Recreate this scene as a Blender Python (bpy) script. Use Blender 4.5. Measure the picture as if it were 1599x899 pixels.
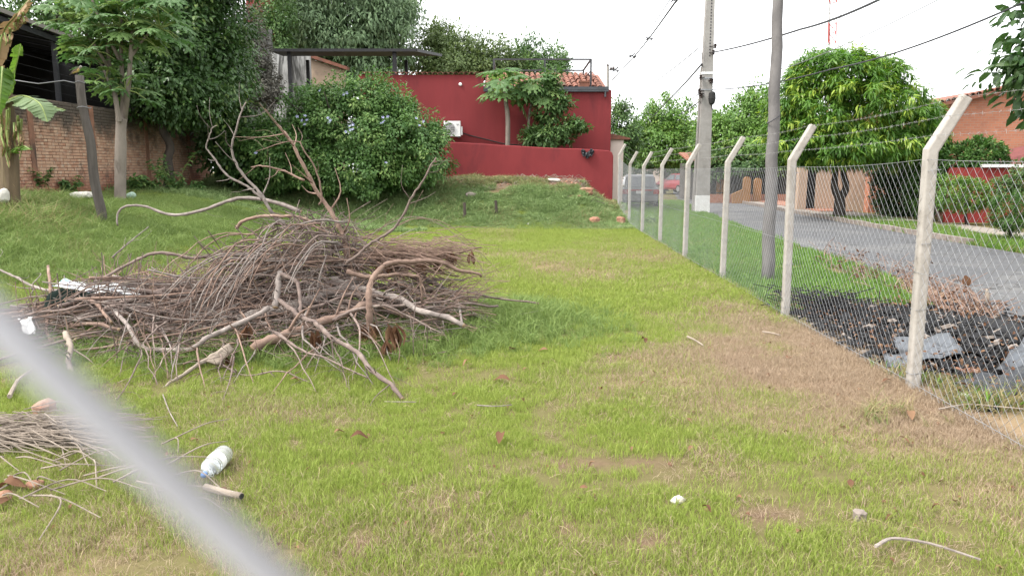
import bpy, math, random
import numpy as np
from mathutils import Vector, Matrix, Euler

for o in list(bpy.data.objects): bpy.data.objects.remove(o)
S = bpy.context.scene
COL = S.collection
R = math.radians
PI = math.pi
rnd = random.Random(11)
rng = np.random.default_rng(7)

# ------------------------------------------------------------------ camera, sky, sun, exposure
CAM_H, PITCH, FPX = 1.66, R(8.9), 1155.0
cam = bpy.data.cameras.new('camera'); cam_o = bpy.data.objects.new('camera', cam); COL.objects.link(cam_o)
cam_o.location = (0, 0, CAM_H); cam_o.rotation_euler = (R(90) - PITCH, 0, 0)
cam.sensor_width = 36.0; cam.sensor_fit = 'HORIZONTAL'; cam.lens = 36.0 * FPX / 1599.0
cam.clip_start = 0.005; cam.clip_end = 3000
cam.dof.use_dof = True; cam.dof.focus_distance = 9.0; cam.dof.aperture_fstop = 13.0
S.camera = cam_o

SUN_EL, SUN_AZ = R(52), R(248)          # azimuth clockwise from +Y: to the left, a little behind the camera
w = bpy.data.worlds.new('World'); S.world = w; w.use_nodes = True
nt = w.node_tree; nt.nodes.clear()
sky = nt.nodes.new('ShaderNodeTexSky'); sky.sky_type = 'NISHITA'; sky.sun_disc = False
sky.sun_elevation = SUN_EL; sky.sun_rotation = SUN_AZ; sky.air_density = 1.0; sky.dust_density = 6.0
hs = nt.nodes.new('ShaderNodeHueSaturation'); hs.inputs['Saturation'].default_value = 0.25
bg1 = nt.nodes.new('ShaderNodeBackground'); bg1.inputs['Strength'].default_value = 0.05
bg2 = nt.nodes.new('ShaderNodeBackground'); bg2.inputs['Color'].default_value = (0.97, 0.985, 1.0, 1); bg2.inputs['Strength'].default_value = 0.72
ad = nt.nodes.new('ShaderNodeAddShader'); wo = nt.nodes.new('ShaderNodeOutputWorld')
nt.links.new(sky.outputs[0], hs.inputs['Color']); nt.links.new(hs.outputs[0], bg1.inputs[0])
nt.links.new(bg1.outputs[0], ad.inputs[0]); nt.links.new(bg2.outputs[0], ad.inputs[1]); nt.links.new(ad.outputs[0], wo.inputs[0])
sun = bpy.data.lights.new('sun', 'SUN'); sun.energy = 1.5; sun.angle = R(14); sun.color = (1.0, 0.95, 0.87)
sun_o = bpy.data.objects.new('sun', sun); COL.objects.link(sun_o)
sd = Vector((math.sin(SUN_AZ) * math.cos(SUN_EL), math.cos(SUN_AZ) * math.cos(SUN_EL), math.sin(SUN_EL)))
sun_o.rotation_euler = sd.to_track_quat('Z', 'Y').to_euler(); sun_o.location = (0, 0, 60)
S.view_settings.view_transform = 'Standard'; S.view_settings.look = 'None'
S.view_settings.gamma = 1; S.view_settings.exposure = 1.5; S.view_settings.use_curve_mapping = False
S.render.engine = 'CYCLES'
cy = S.cycles
cy.max_bounces = 5; cy.diffuse_bounces = 2; cy.glossy_bounces = 2; cy.transmission_bounces = 4; cy.transparent_max_bounces = 6
cy.sample_clamp_indirect = 6; cy.caustics_reflective = False; cy.caustics_refractive = False

# ------------------------------------------------------------------ where things stand
def ray(px, py):
    a = (px - 799.5) / FPX; b = -(py - 449.5) / FPX; c, s = math.cos(PITCH), math.sin(PITCH)
    return Vector((a, c + b * s, -s + b * c))
def P(px, py, Y):                       # the point on the vertical plane y = Y
    r = ray(px, py); t = Y / r.y
    return Vector((r.x * t, Y, CAM_H + r.z * t))
def G(px, py, z=0.0):                   # the point on the horizontal plane
    r = ray(px, py); t = (z - CAM_H) / r.z
    return Vector((r.x * t, r.y * t, z))
def ss(t):
    t = np.clip(t, 0, 1); return t * t * (3 - 2 * t)
_lat = np.random.default_rng(3).random((64, 64))
def vnoise(x, y, s=1.0):
    x = np.asarray(x, float) / s + 100.3; y = np.asarray(y, float) / s + 57.1
    i = np.floor(x).astype(int); j = np.floor(y).astype(int); u = x - i; v = y - j
    u = u * u * (3 - 2 * u); v = v * v * (3 - 2 * v)
    a = _lat[i % 64, j % 64]; b = _lat[(i + 1) % 64, j % 64]; c = _lat[i % 64, (j + 1) % 64]; d = _lat[(i + 1) % 64, (j + 1) % 64]
    return (a * (1 - u) + b * u) * (1 - v) + (c * (1 - u) + d * u) * v
def fbm(x, y, s=1.0):
    return (vnoise(x, y, s) + .5 * vnoise(x, y, s * .47) + .25 * vnoise(x, y, s * .21)) / 1.75
def fence_x(y): return 2.93 + 0.0324 * y
def road_near(y): return 5.3 + .05 * y + .0013 * y * y
def road_far(y): return 9.9 + .02 * y + .001 * y * y
def H(x, y):
    x = np.asarray(x, float); y = np.asarray(y, float)
    zl = 1.08 * ss((-x - 3.2) / 7.5) * ss((y - 6) / 9)
    zb = 1.42 * ss((y - 21.6) / 5.6) * (1 - .68 * ss((x - 2.1) / 1.4)) * ss((4.7 - x) / .8)
    inlot = ss((fence_x(y) + 1.2 - x) / 1.0)
    return np.maximum(zl, zb) + inlot * ((fbm(x, y, 1.7) - .5) * .10 + (fbm(x, y, .45) - .5) * .05 * ss((y - 1) / 3)) \
        + inlot * .16 * (fbm(x + 9, y, .9) - .45) * ss((y - 23.5) / 2)
def Hs(x, y): return float(H(x, y))

# ------------------------------------------------------------------ mesh helpers
class MB:
    """collects world-space geometry for ONE mesh object"""
    def __init__(self): self.v = []; self.f = []; self.m = []
    def add(self, vs, fs, mi=0):
        b = len(self.v); self.v += [Vector(q) for q in vs]; self.f += [tuple(i + b for i in q) for q in fs]; self.m += [mi] * len(fs)
        return self
    def box(self, c, s, rot=None, mi=0, taper=1.0, ch=0.0):
        x, y, z = s[0] / 2, s[1] / 2, s[2] / 2
        if ch > 0:
            ring = [(-x + ch, -y), (x - ch, -y), (x, -y + ch), (x, y - ch), (x - ch, y), (-x + ch, y), (-x, y - ch), (-x, -y + ch)]
        else:
            ring = [(-x, -y), (x, -y), (x, y), (-x, y)]
        n = len(ring)
        vs = [Vector((a, b, -z)) for a, b in ring] + [Vector((a * taper, b * taper, z)) for a, b in ring]
        fs = [tuple(range(n - 1, -1, -1)), tuple(range(n, 2 * n))] + [(i, (i + 1) % n, n + (i + 1) % n, n + i) for i in range(n)]
        if rot is not None: vs = [rot @ q for q in vs]
        return self.add([q + Vector(c) for q in vs], fs, mi)
    def bar(self, a, b, wx, wy=None, mi=0, up=(0, 0, 1)):
        a, b = Vector(a), Vector(b); d = b - a; L = d.length; d.normalize()
        u = Vector(up); u = u if abs(d.dot(u)) < .98 else Vector((0, 1, 0))
        sx = d.cross(u).normalized(); sy = sx.cross(d)
        return self.box((a + b) / 2, (wx, wy or wx, L), Matrix((sx, sy, d)).transposed(), mi)
    def tube(self, pts, rad, n=6, mi=0, cap=True, jit=0.0, rg=rnd):
        pts = [Vector(p) for p in pts]; k = len(pts)
        if not hasattr(rad, '__len__'): rad = [rad] * k
        vs = []; u = None
        for i in range(k):
            d = (pts[min(i + 1, k - 1)] - pts[max(i - 1, 0)])
            d = d.normalized() if d.length > 1e-9 else Vector((0, 0, 1))
            if u is None: u = d.orthogonal().normalized()
            u = (u - d * u.dot(d)); u = u.normalized() if u.length > 1e-6 else d.orthogonal().normalized()
            q = d.cross(u)
            for j in range(n):
                a = 2 * PI * j / n; r = rad[i] * (1 + (rg.uniform(-jit, jit) if jit else 0))
                vs.append(pts[i] + (u * math.cos(a) + q * math.sin(a)) * r)
        fs = [(i * n + j, i * n + (j + 1) % n, (i + 1) * n + (j + 1) % n, (i + 1) * n + j) for i in range(k - 1) for j in range(n)]
        if cap: fs += [tuple(range(n - 1, -1, -1)), tuple((k - 1) * n + j for j in range(n))]
        return self.add(vs, fs, mi)
    def lathe(self, prof, n=16, M=None, mi=0, cap=True):
        vs = [Vector((r * math.cos(2 * PI * j / n), r * math.sin(2 * PI * j / n), z)) for r, z in prof for j in range(n)]
        if M is not None: vs = [M @ q for q in vs]
        k = len(prof)
        fs = [(i * n + j, i * n + (j + 1) % n, (i + 1) * n + (j + 1) % n, (i + 1) * n + j) for i in range(k - 1) for j in range(n)]
        if cap: fs += [tuple(range(n - 1, -1, -1)), tuple((k - 1) * n + j for j in range(n))]
        return self.add(vs, fs, mi)
    def prism(self, poly, off, mi=0):                 # planar polygon (3D points) pushed along a vector
        n = len(poly); off = Vector(off); vs = [Vector(q) for q in poly]; vs += [q + off for q in vs]
        return self.add(vs, [tuple(range(n - 1, -1, -1)), tuple(range(n, 2 * n))] + [(i, (i + 1) % n, n + (i + 1) % n, n + i) for i in range(n)], mi)
    def build(self, name, mat, parent=None, origin=None, smooth=False):
        me = bpy.data.meshes.new(name)
        if parent is not None: org = Vector(parent.get('_o', (0, 0, 0)))
        elif origin is not None: org = Vector(origin)
        else:
            xs = [q.x for q in self.v]; ys = [q.y for q in self.v]
            org = Vector(((min(xs) + max(xs)) / 2, (min(ys) + max(ys)) / 2, min(q.z for q in self.v)))
        me.from_pydata([q - org for q in self.v], [], self.f)
        for m_ in (mat if isinstance(mat, (list, tuple)) else [mat]): me.materials.append(m_)
        if any(self.m): me.polygons.foreach_set('material_index', self.m)
        if smooth: me.polygons.foreach_set('use_smooth', [True] * len(self.f))
        me.update()
        return link(name, me, parent, org)
ORG = {}
def link(name, me, parent, org):
    o = bpy.data.objects.new(name, me); COL.objects.link(o)
    if parent is not None: o.parent = parent
    else: o.location = org
    o['_o'] = [float(q) for q in org]
    return o
def tag(o, label=None, cat=None, group=None, kind=None):
    if label: o['label'] = label
    if cat: o['category'] = cat
    if group: o['group'] = group
    if kind: o['kind'] = kind
    return o
def thing(name, label, cat, loc, group=None):
    o = bpy.data.objects.new(name, None); COL.objects.link(o); o.location = loc; o['_o'] = [float(q) for q in loc]
    o.empty_display_size = .2
    return tag(o, label, cat, group)
def np_mesh(name, V, F, mat, parent=None, origin=(0, 0, 0), attrs=None, smooth=False):
    org = np.array(parent['_o']) if parent is not None else np.array(origin, float)
    me = bpy.data.meshes.new(name); V = np.asarray(V, np.float32) - org.astype(np.float32); F = np.asarray(F, np.int32)
    k = F.shape[1]
    me.vertices.add(len(V)); me.vertices.foreach_set('co', V.ravel())
    me.loops.add(F.size); me.loops.foreach_set('vertex_index', F.ravel())
    me.polygons.add(len(F)); me.polygons.foreach_set('loop_start', np.arange(0, F.size, k, dtype=np.int32))
    for a, d in (attrs or {}).items():
        at = me.attributes.new(a, 'FLOAT', 'POINT'); at.data.foreach_set('value', np.asarray(d, np.float32))
    me.polygons.foreach_set('use_smooth', np.full(len(F), smooth))
    me.update(calc_edges=True); me.validate()
    for m_ in (mat if isinstance(mat, (list, tuple)) else [mat]): me.materials.append(m_)
    return link(name, me, parent, Vector(org))
def copy_to(o, parent=None, loc=None, rot=None, scl=None):
    c = o.copy(); COL.objects.link(c)
    if parent is not None: c.parent = parent
    if loc is not None: c.location = loc
    if rot is not None: c.rotation_euler = rot
    if scl is not None: c.scale = scl
    return c
def spline(pts, n=6):                   # Catmull-Rom through the points
    p = [Vector(q) for q in pts]; p = [p[0] * 2 - p[1]] + p + [p[-1] * 2 - p[-2]]; out = []
    for i in range(1, len(p) - 2):
        for k in range(n):
            t = k / n; a, b, c, d = p[i - 1], p[i], p[i + 1], p[i + 2]
            out.append(.5 * ((2 * b) + (c - a) * t + (2 * a - 5 * b + 4 * c - d) * t * t + (3 * b - a - 3 * c + d) * t ** 3))
    return out + [p[-2]]

# ------------------------------------------------------------------ materials
def new_mat(name):
    m = bpy.data.materials.new(name); m.use_nodes = True; t = m.node_tree
    return m, t, t.nodes['Principled BSDF']
def mixc(t, fac, a, b, mode='MIX'):
    n = t.nodes.new('ShaderNodeMix'); n.data_type = 'RGBA'; n.blend_type = mode
    for s, v in ((n.inputs[0], fac), (n.inputs[6], a), (n.inputs[7], b)):
        if isinstance(v, bpy.types.NodeSocket): t.links.new(v, s)
        elif isinstance(v, (int, float)): s.default_value = v
        else: s.default_value = (*v[:3], 1)
    return n.outputs[2]
def noise(t, scale, detail=4, rough=.6, vec=None, dist=0.0):
    n = t.nodes.new('ShaderNodeTexNoise'); n.inputs['Scale'].default_value = scale; n.inputs['Detail'].default_value = detail
    n.inputs['Roughness'].default_value = rough; n.inputs['Distortion'].default_value = dist
    if vec is not None: t.links.new(vec, n.inputs['Vector'])
    return n.outputs['Fac']
def ramp(t, fac, lo, hi):
    n = t.nodes.new('ShaderNodeMapRange'); n.interpolation_type = 'SMOOTHSTEP'; n.inputs[1].default_value = lo; n.inputs[2].default_value = hi
    t.links.new(fac, n.inputs[0]); return n.outputs[0]
def math_n(t, op, a, b=0.0):
    n = t.nodes.new('ShaderNodeMath'); n.operation = op
    for s, v in ((n.inputs[0], a), (n.inputs[1], b)):
        if isinstance(v, bpy.types.NodeSocket): t.links.new(v, s)
        else: s.default_value = v
    return n.outputs[0]
def coords(t, kind='Object', scale=None):
    if kind == 'World': v = t.nodes.new('ShaderNodeNewGeometry').outputs['Position']
    else: v = t.nodes.new('ShaderNodeTexCoord').outputs[kind]
    if scale:
        mp = t.nodes.new('ShaderNodeMapping'); mp.inputs['Scale'].default_value = scale; t.links.new(v, mp.inputs[0]); v = mp.outputs[0]
    return v
def attr(t, name, kind='GEOMETRY'):
    n = t.nodes.new('ShaderNodeAttribute'); n.attribute_name = name; n.attribute_type = kind; return n.outputs['Fac']
def bump(t, b, h, strength, dist=.01):
    n = t.nodes.new('ShaderNodeBump'); n.inputs['Strength'].default_value = strength; n.inputs['Distance'].default_value = dist
    t.links.new(h, n.inputs['Height']); t.links.new(n.outputs[0], b.inputs['Normal'])
def surf(name, c1, c2, scale=3.0, rough=.8, c3=None, s3=.6, t3=(.55, .75), bmp=.3, bscale=None, stretch=None, metal=0.0, spec=.3, lo=.3, hi=.7, kind='World', rand=0.0):
    """two tones mixed by noise, a third in larger stains, fine relief"""
    m, t, b = new_mat(name); v = coords(t, kind, stretch)
    col = mixc(t, ramp(t, noise(t, scale, 6, .65, v), lo, hi), c1, c2)
    if c3 is not None: col = mixc(t, ramp(t, noise(t, s3, 5, .7, v, .6), *t3), col, c3)
    if rand:
        oi = t.nodes.new('ShaderNodeObjectInfo'); h = t.nodes.new('ShaderNodeHueSaturation')
        t.links.new(col, h.inputs['Color']); mr = t.nodes.new('ShaderNodeMapRange'); mr.inputs[3].default_value = 1 - rand; mr.inputs[4].default_value = 1 + rand
        t.links.new(oi.outputs['Random'], mr.inputs[0]); t.links.new(mr.outputs[0], h.inputs['Value']); col = h.outputs[0]
    t.links.new(col, b.inputs['Base Color']); b.inputs['Roughness'].default_value = rough; b.inputs['Metallic'].default_value = metal
    b.inputs['Specular IOR Level'].default_value = spec
    if bmp: bump(t, b, noise(t, bscale or scale * 6, 5, .7, v), bmp)
    return m
def leaf_mat(name, dark, light, tip=None, rough=.5, trans=.28, spec=.35, autumn=None):
    """leaf colour varies leaf by leaf (attribute tint)"""
    m, t, b = new_mat(name); a = attr(t, 'tint')
    col = mixc(t, a, dark, light)
    if tip is not None: col = mixc(t, ramp(t, a, .72, 1.0), col, tip)
    if autumn is not None: col = mixc(t, ramp(t, a, .93, .97), col, autumn)
    t.links.new(col, b.inputs['Base Color']); b.inputs['Roughness'].default_value = rough; b.inputs['Specular IOR Level'].default_value = spec
    tr = t.nodes.new('ShaderNodeBsdfTranslucent'); mx = t.nodes.new('ShaderNodeMixShader'); mx.inputs[0].default_value = trans
    h = t.nodes.new('ShaderNodeHueSaturation'); h.inputs['Saturation'].default_value = 1.1; h.inputs['Value'].default_value = 1.25
    t.links.new(col, h.inputs['Color']); t.links.new(h.outputs[0], tr.inputs[0])
    t.links.new(b.outputs[0], mx.inputs[1]); t.links.new(tr.outputs[0], mx.inputs[2])
    t.links.new(mx.outputs[0], t.nodes['Material Output'].inputs[0])
    return m
M = {}
M['concrete'] = surf('concrete', (.37, .345, .315), (.29, .265, .235), 9, .85, (.19, .168, .142), 2.2, (.54, .78), .25, 90)
M['pole_concrete'] = surf('pole_concrete', (.30, .285, .268), (.245, .23, .215), 5, .85, (.17, .16, .15), 1.3, (.55, .8), .2, 60)
M['old_pole'] = surf('old_pole', (.115, .108, .106), (.165, .155, .152), 5, .9, (.07, .066, .064), 2.0, (.5, .75), .4, 40, stretch=(1, 1, .5))
M['whitewash'] = surf('whitewash', (.66, .66, .66), (.58, .57, .56), 5, .8, (.40, .38, .35), 2, (.6, .8))
M['wire'] = surf('galvanized_wire', (.33, .335, .345), (.24, .245, .255), 30, .5, metal=.4, bmp=0)
M['near_wire'] = surf('galvanized_steel', (.46, .465, .52), (.40, .405, .45), 60, .42, metal=.3, bmp=0)
M['barb'] = surf('barbed_steel', (.30, .30, .29), (.22, .215, .205), 30, .5, metal=.3, bmp=0)
M['asphalt'] = surf('asphalt', (.105, .106, .112), (.082, .083, .088), 14, .85, (.13, .128, .126), .5, (.5, .8), .35, 120)
M['kerb'] = surf('kerb_stone', (.26, .22, .19), (.18, .15, .13), 4, .9, (.12, .10, .09), 1.5)
M['terracotta_paving'] = surf('terracotta_paving', (.30, .14, .09), (.24, .12, .085), 5, .85, (.17, .12, .09), 1.0)
M['pavement'] = surf('pavement', (.27, .235, .20), (.20, .175, .15), 4, .9, (.13, .12, .09), 1.0)
M['red_wall'] = surf('red_plaster', (.194, .031, .034), (.166, .027, .030), 1.3, .82, (.120, .023, .026), .8, (.50, .72), .25, 22, spec=.2, stretch=(1, 1, .22))
M['red_wall_low'] = surf('red_plaster_low_wall', (.205, .033, .036), (.174, .028, .031), 1.6, .82, (.132, .025, .029), .9, (.50, .72), .3, 18, spec=.2, stretch=(1, 1, .4))
M['black_metal'] = surf('black_metal', (.016, .016, .018), (.024, .024, .026), 6, .5, bmp=.05)
M['dark_metal'] = surf('dark_grey_metal', (.05, .05, .055), (.035, .035, .04), 6, .5, bmp=.05)
M['tile'] = surf('clay_tile', (.25, .105, .070), (.175, .075, .052), 6, .85, (.11, .075, .060), 2.2, (.5, .72), .2, rand=.28)
M['gutter'] = surf('zinc_gutter', (.07, .075, .085), (.05, .055, .06), 4, .5, metal=.3, bmp=.05)
M['cream'] = surf('cream_plaster', (.48, .36, .27), (.42, .31, .235), 1.6, .85, (.42, .31, .23), .7)
M['pale'] = surf('pale_plaster', (.60, .50, .44), (.52, .43, .38), 1.6, .85, (.40, .33, .29), .8)
M['beige'] = surf('beige_plaster', (.40, .30, .22), (.33, .25, .18), 1.6, .85, (.22, .17, .13), .8)
M['orange'] = surf('orange_plaster', (.28, .15, .065), (.22, .12, .05), 1.6, .85, (.18, .10, .05), .8)
M['stained'] = surf('stained_white_plaster', (.40, .40, .39), (.30, .30, .29), 1.6, .9, (.045, .045, .043), 1.5, (.42, .60), .3, stretch=(1, 1, .16))
M['mossgrey'] = surf('blackened_plaster', (.16, .16, .155), (.08, .08, .078), 1.2, .95, (.05, .055, .045), .9, (.45, .65), .3)
M['white'] = surf('white_enamel', (.74, .74, .73), (.68, .68, .67), 3, .4, bmp=0)
M['greyplastic'] = surf('grey_plastic', (.20, .20, .20), (.16, .16, .16), 5, .5, bmp=0)
M['rubber'] = surf('rubber', (.02, .02, .02), (.03, .03, .03), 5, .8)
M['cable'] = surf('black_cable', (.05, .05, .055), (.035, .035, .04), 5, .6, bmp=0)
M['cable_grey'] = surf('weathered_cable', (.22, .22, .23), (.16, .16, .17), 5, .6, bmp=0)
M['bark_grey'] = surf('grey_bark', (.24, .205, .175), (.165, .14, .118), 5, .9, (.11, .09, .075), 3, bmp=.5, stretch=(1, 1, .4))
M['bark_dark'] = surf('dark_bark', (.075, .060, .050), (.045, .037, .032), 5, .95, bmp=.5, stretch=(1, 1, .4))
M['char'] = surf('charred', (.008, .008, .009), (.018, .018, .019), 9, .8, (.04, .038, .037), 3, (.62, .8), .4)
M['ash_sheet'] = surf('grey_sheet', (.125, .135, .15), (.085, .092, .102), 6, .55, (.035, .036, .04), 3, (.45, .62), .2, metal=.2)
M['black_plastic'] = surf('black_plastic', (.018, .020, .024), (.032, .035, .04), 7, .45, (.06, .06, .065), 4, (.6, .8), .3)
m, t, b = new_mat('worn_asphalt'); v = coords(t, 'World'); n1 = noise(t, 16, 6, .7, v); n2 = noise(t, .45, 5, .7, v, .8); n3 = noise(t, 90, 3, .7, v)
col = mixc(t, n1, (.060, .061, .065), (.088, .089, .094)); col = mixc(t, ramp(t, n2, .45, .68), col, (.115, .113, .111)); col = mixc(t, ramp(t, noise(t, 1.1, 4, .6, v, 1.0), .60, .68), col, (.046, .046, .049))
vo = t.nodes.new('ShaderNodeTexVoronoi'); vo.feature = 'DISTANCE_TO_EDGE'; vo.inputs['Scale'].default_value = .55
wv = t.nodes.new('ShaderNodeVectorMath'); wv.operation = 'ADD'; nv = t.nodes.new('ShaderNodeTexNoise'); nv.inputs['Scale'].default_value = 1.8; t.links.new(v, nv.inputs['Vector']); t.links.new(v, wv.inputs[0]); t.links.new(nv.outputs['Color'], wv.inputs[1]); t.links.new(wv.outputs[0], vo.inputs['Vector'])
col = mixc(t, ramp(t, vo.outputs['Distance'], .012, .004), col, (.035, .034, .034)); t.links.new(mixc(t, ramp(t, n3, .55, .75), col, (.125, .123, .121)), b.inputs['Base Color']); b.inputs['Roughness'].default_value = .9; bump(t, b, n3, .4, .01); M['asphalt'] = m
# ------------------------------------------------------------------ fields that say what grows where
PX, PY = -2.75, 7.9                      # middle of the brush pile
def dry_field(x, y):
    x = np.asarray(x, float); y = np.asarray(y, float)
    d = .50 * (fbm(x, y, 1.5) - .40) * 1.6 + .09 + .25 * (vnoise(x, y, .33) - .5)
    core = np.exp(-(((x - 2.35) / 1.05) ** 2 + ((y - 6.3) / 1.75) ** 2))
    strip = np.exp(-((x - fence_x(y) + .15) / .55) ** 2) * ss((9.2 - y) / 2) * (.35 + .65 * ss((y - 3.4) / 1.4))
    mid = .20 * np.exp(-(((x - 1.2) / 2.4) ** 2 + ((y - 14.5) / 4.5) ** 2))
    pt = .20 * np.exp(-(((x + 1.9) / .9) ** 2 + ((y - 5.0) / .35) ** 2))
    lush = np.exp(-(((x - PX - .3) / 3.0) ** 2 + ((y - PY) / 2.1) ** 2))
    return np.clip(d + .95 * core * (.25 + 1.15 * fbm(x, y, .55)) + .6 * strip + mid + pt - .75 * lush, 0, 1)
SPOTS = [(G(x, y, 0), a, b_) for x, y, a, b_ in ((1050, 540, .5, .09), (1200, 556, .3, .08), (930, 722, .16, .07), (1020, 725, .12, .10), (1190, 800, .20, .10), (875, 720, .10, .05), (700, 790, .10, .10), (640, 770, .12, .06), (1300, 600, .3, .07), (1490, 640, .3, .1), (960, 560, .2, .06), (290, 668, .3, .06), (880, 830, .10, .08), (560, 850, .12, .07), (1420, 690, .2, .06), (1020, 850, .12, .08))]
def bare(x, y):
    r_ = np.zeros_like(np.asarray(x, float))
    for q, a, b_ in SPOTS: r_ = np.maximum(r_, np.exp(-(((x - q.x + .12 * (fbm(x, y, .25) - .5)) / a) ** 2 + ((y - q.y + .1 * (fbm(y, x, .2) - .5)) / b_) ** 2)))
    return r_
def lush_field(x, y):
    x = np.asarray(x, float); y = np.asarray(y, float)
    a = np.exp(-((((x - PX - .2) / 2.7) ** 2 + ((y - PY + .1) / 1.9) ** 2) ** 2))
    b = .8 * np.exp(-(((x - .3) / 1.0) ** 2 + ((y - 8.3) / 1.5) ** 2))
    c = ss((-x - 4.3) / 2.5) * ss((y - 8) / 3)
    e = .9 * np.exp(-(((x - 2.62) / .3) ** 2 + ((y - 4.85) / .2) ** 2))
    return np.clip(a + b + c + e, 0, 1)

# ------------------------------------------------------------------ ground, one sheet to the horizon
xs = np.concatenate([[-900, -400, -200, -100, -60, -40, -30, -24, -20], np.arange(-17, 6.01, .16), np.arange(6.5, 20, .5), [22, 26, 32, 45, 70, 120, 240, 500, 900]])
ys = np.concatenate([[-60, -30, -15, -8, -5, -3], np.arange(-2, 30.01, .16), np.arange(30.5, 48, .5), [52, 60, 75, 100, 150, 240, 400, 800, 1500]])
GX, GY = np.meshgrid(xs, ys); GZ = H(GX, GY)
nx, ny = len(xs), len(ys); ii = np.arange(nx * ny).reshape(ny, nx)
GF = np.stack([ii[:-1, :-1], ii[:-1, 1:], ii[1:, 1:], ii[1:, :-1]], -1).reshape(-1, 4)
chx, chy = 4.35, 7.3
charf = np.exp(-((((GX - chx) / 1.25) ** 2 + ((GY - chy) / 1.9) ** 2) ** 2)) * (GX > fence_x(GY) - .1)
soilf = ss((GY - 24.6) / 1.4) * ss((GX + 3.4) / .8) * (GX < 4) * ss((fbm(GX, GY, .8) - .28) / .2)
roadside = np.exp(-((GX - road_near(GY) + .35) / .45) ** 2) * ss((13 - GY) / 4)
m, t, b = new_mat('soil_and_thatch'); v = coords(t, 'World')
n1 = noise(t, 2.2, 6, .7, v); n2 = noise(t, 26, 5, .75, v)
green = mixc(t, n2, (.085, .075, .032), (.160, .145, .060))
straw = mixc(t, n2, (.17, .115, .065), (.30, .225, .14))
col = mixc(t, ramp(t, attr(t, 'dry'), .15, .75), green, straw)
soil = mixc(t, n2, (.085, .055, .040), (.20, .130, .090))
col = mixc(t, ramp(t, n1, .60, .72), col, soil)
col = mixc(t, attr(t, 'soil'), col, soil)
col = mixc(t, attr(t, 'verge'), col, mixc(t, n2, (.30, .17, .115), (.38, .235, .165)))
col = mixc(t, attr(t, 'char'), col, mixc(t, ramp(t, n2, .3, .7), (.016, .015, .015), (.085, .060, .048)))
t.links.new(col, b.inputs['Base Color']); b.inputs['Roughness'].default_value = .95; b.inputs['Specular IOR Level'].default_value = .1
bump(t, b, n2, .7, .02)
ground = np_mesh('ground', np.stack([GX, GY, GZ], -1).reshape(-1, 3), GF, m, attrs={
    'dry': dry_field(GX, GY).ravel(), 'char': charf.ravel(), 'soil': np.clip(soilf + bare(GX, GY), 0, 1).ravel(), 'verge': np.clip(roadside, 0, 1).ravel()}, smooth=True)
tag(ground, kind='structure')

# ------------------------------------------------------------------ road, far kerb and pavement
def strip(name, xa, xb, y0, y1, z, mat, n=60, thick=0.0):
    mb = MB(); Y = [y0 + (y1 - y0) * (i / n) ** 1.4 for i in range(n + 1)]
    for i in range(n + 1):
        a, c = xa(Y[i]), xb(Y[i])
        mb.v += [Vector((a, Y[i], z)), Vector((c, Y[i], z))]
        if thick: mb.v += [Vector((a, Y[i], z - thick)), Vector((c, Y[i], z - thick))]
    k = 4 if thick else 2
    for i in range(n):
        q = i * k; mb.f.append((q, q + 1, q + k + 1, q + k))
        if thick: mb.f += [(q, q + k, q + k + 2, q + 2), (q + 1, q + 3, q + k + 3, q + k + 1)]
    mb.m = [0] * len(mb.f)
    return tag(mb.build(name, mat, origin=(0, 0, 0)), kind='structure')
def wob(y): return .10 * math.sin(y * 1.3) + .07 * math.sin(y * 2.9 + 1)
strip('road', lambda y: road_near(y) + wob(y), road_far, -6, 140, .012, M['asphalt'])
kerb = tag(bpy.data.objects.new('kerb', None), kind='structure'); COL.objects.link(kerb); kerb['_o'] = [0, 0, 0]
y = 17.0; k = 0
while y < 62:                            # kerb stones laid end to end
    L = .95 if y < 40 else 2.4
    mb = MB(); a = Vector((road_far(y) + .05, y, .06)); c = Vector((road_far(y + L) + .05, y + L, .06))
    mb.bar(a, c - (c - a).normalized() * .02, .13 + .01 * math.sin(k * 7.1), .16 + .02 * math.sin(k * 3.3))
    mb.build('kerb_stone', M['kerb'], kerb); y += L; k += 1
strip('far_pavement', lambda y: road_far(y) + .115, lambda y: road_far(y) + 2.3, 24, 80, .10, M['pavement'], thick=.14)
strip('far_path', lambda y: road_far(y) + 2.05, lambda y: road_far(y) + 3.3, 8, 24, .03, M['pavement'])
strip('terracotta_paving', lambda y: road_far(y) + .9, lambda y: road_far(y) + 2.25, 29.5, 46, .13, M['terracotta_paving'], thick=.04)

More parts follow.
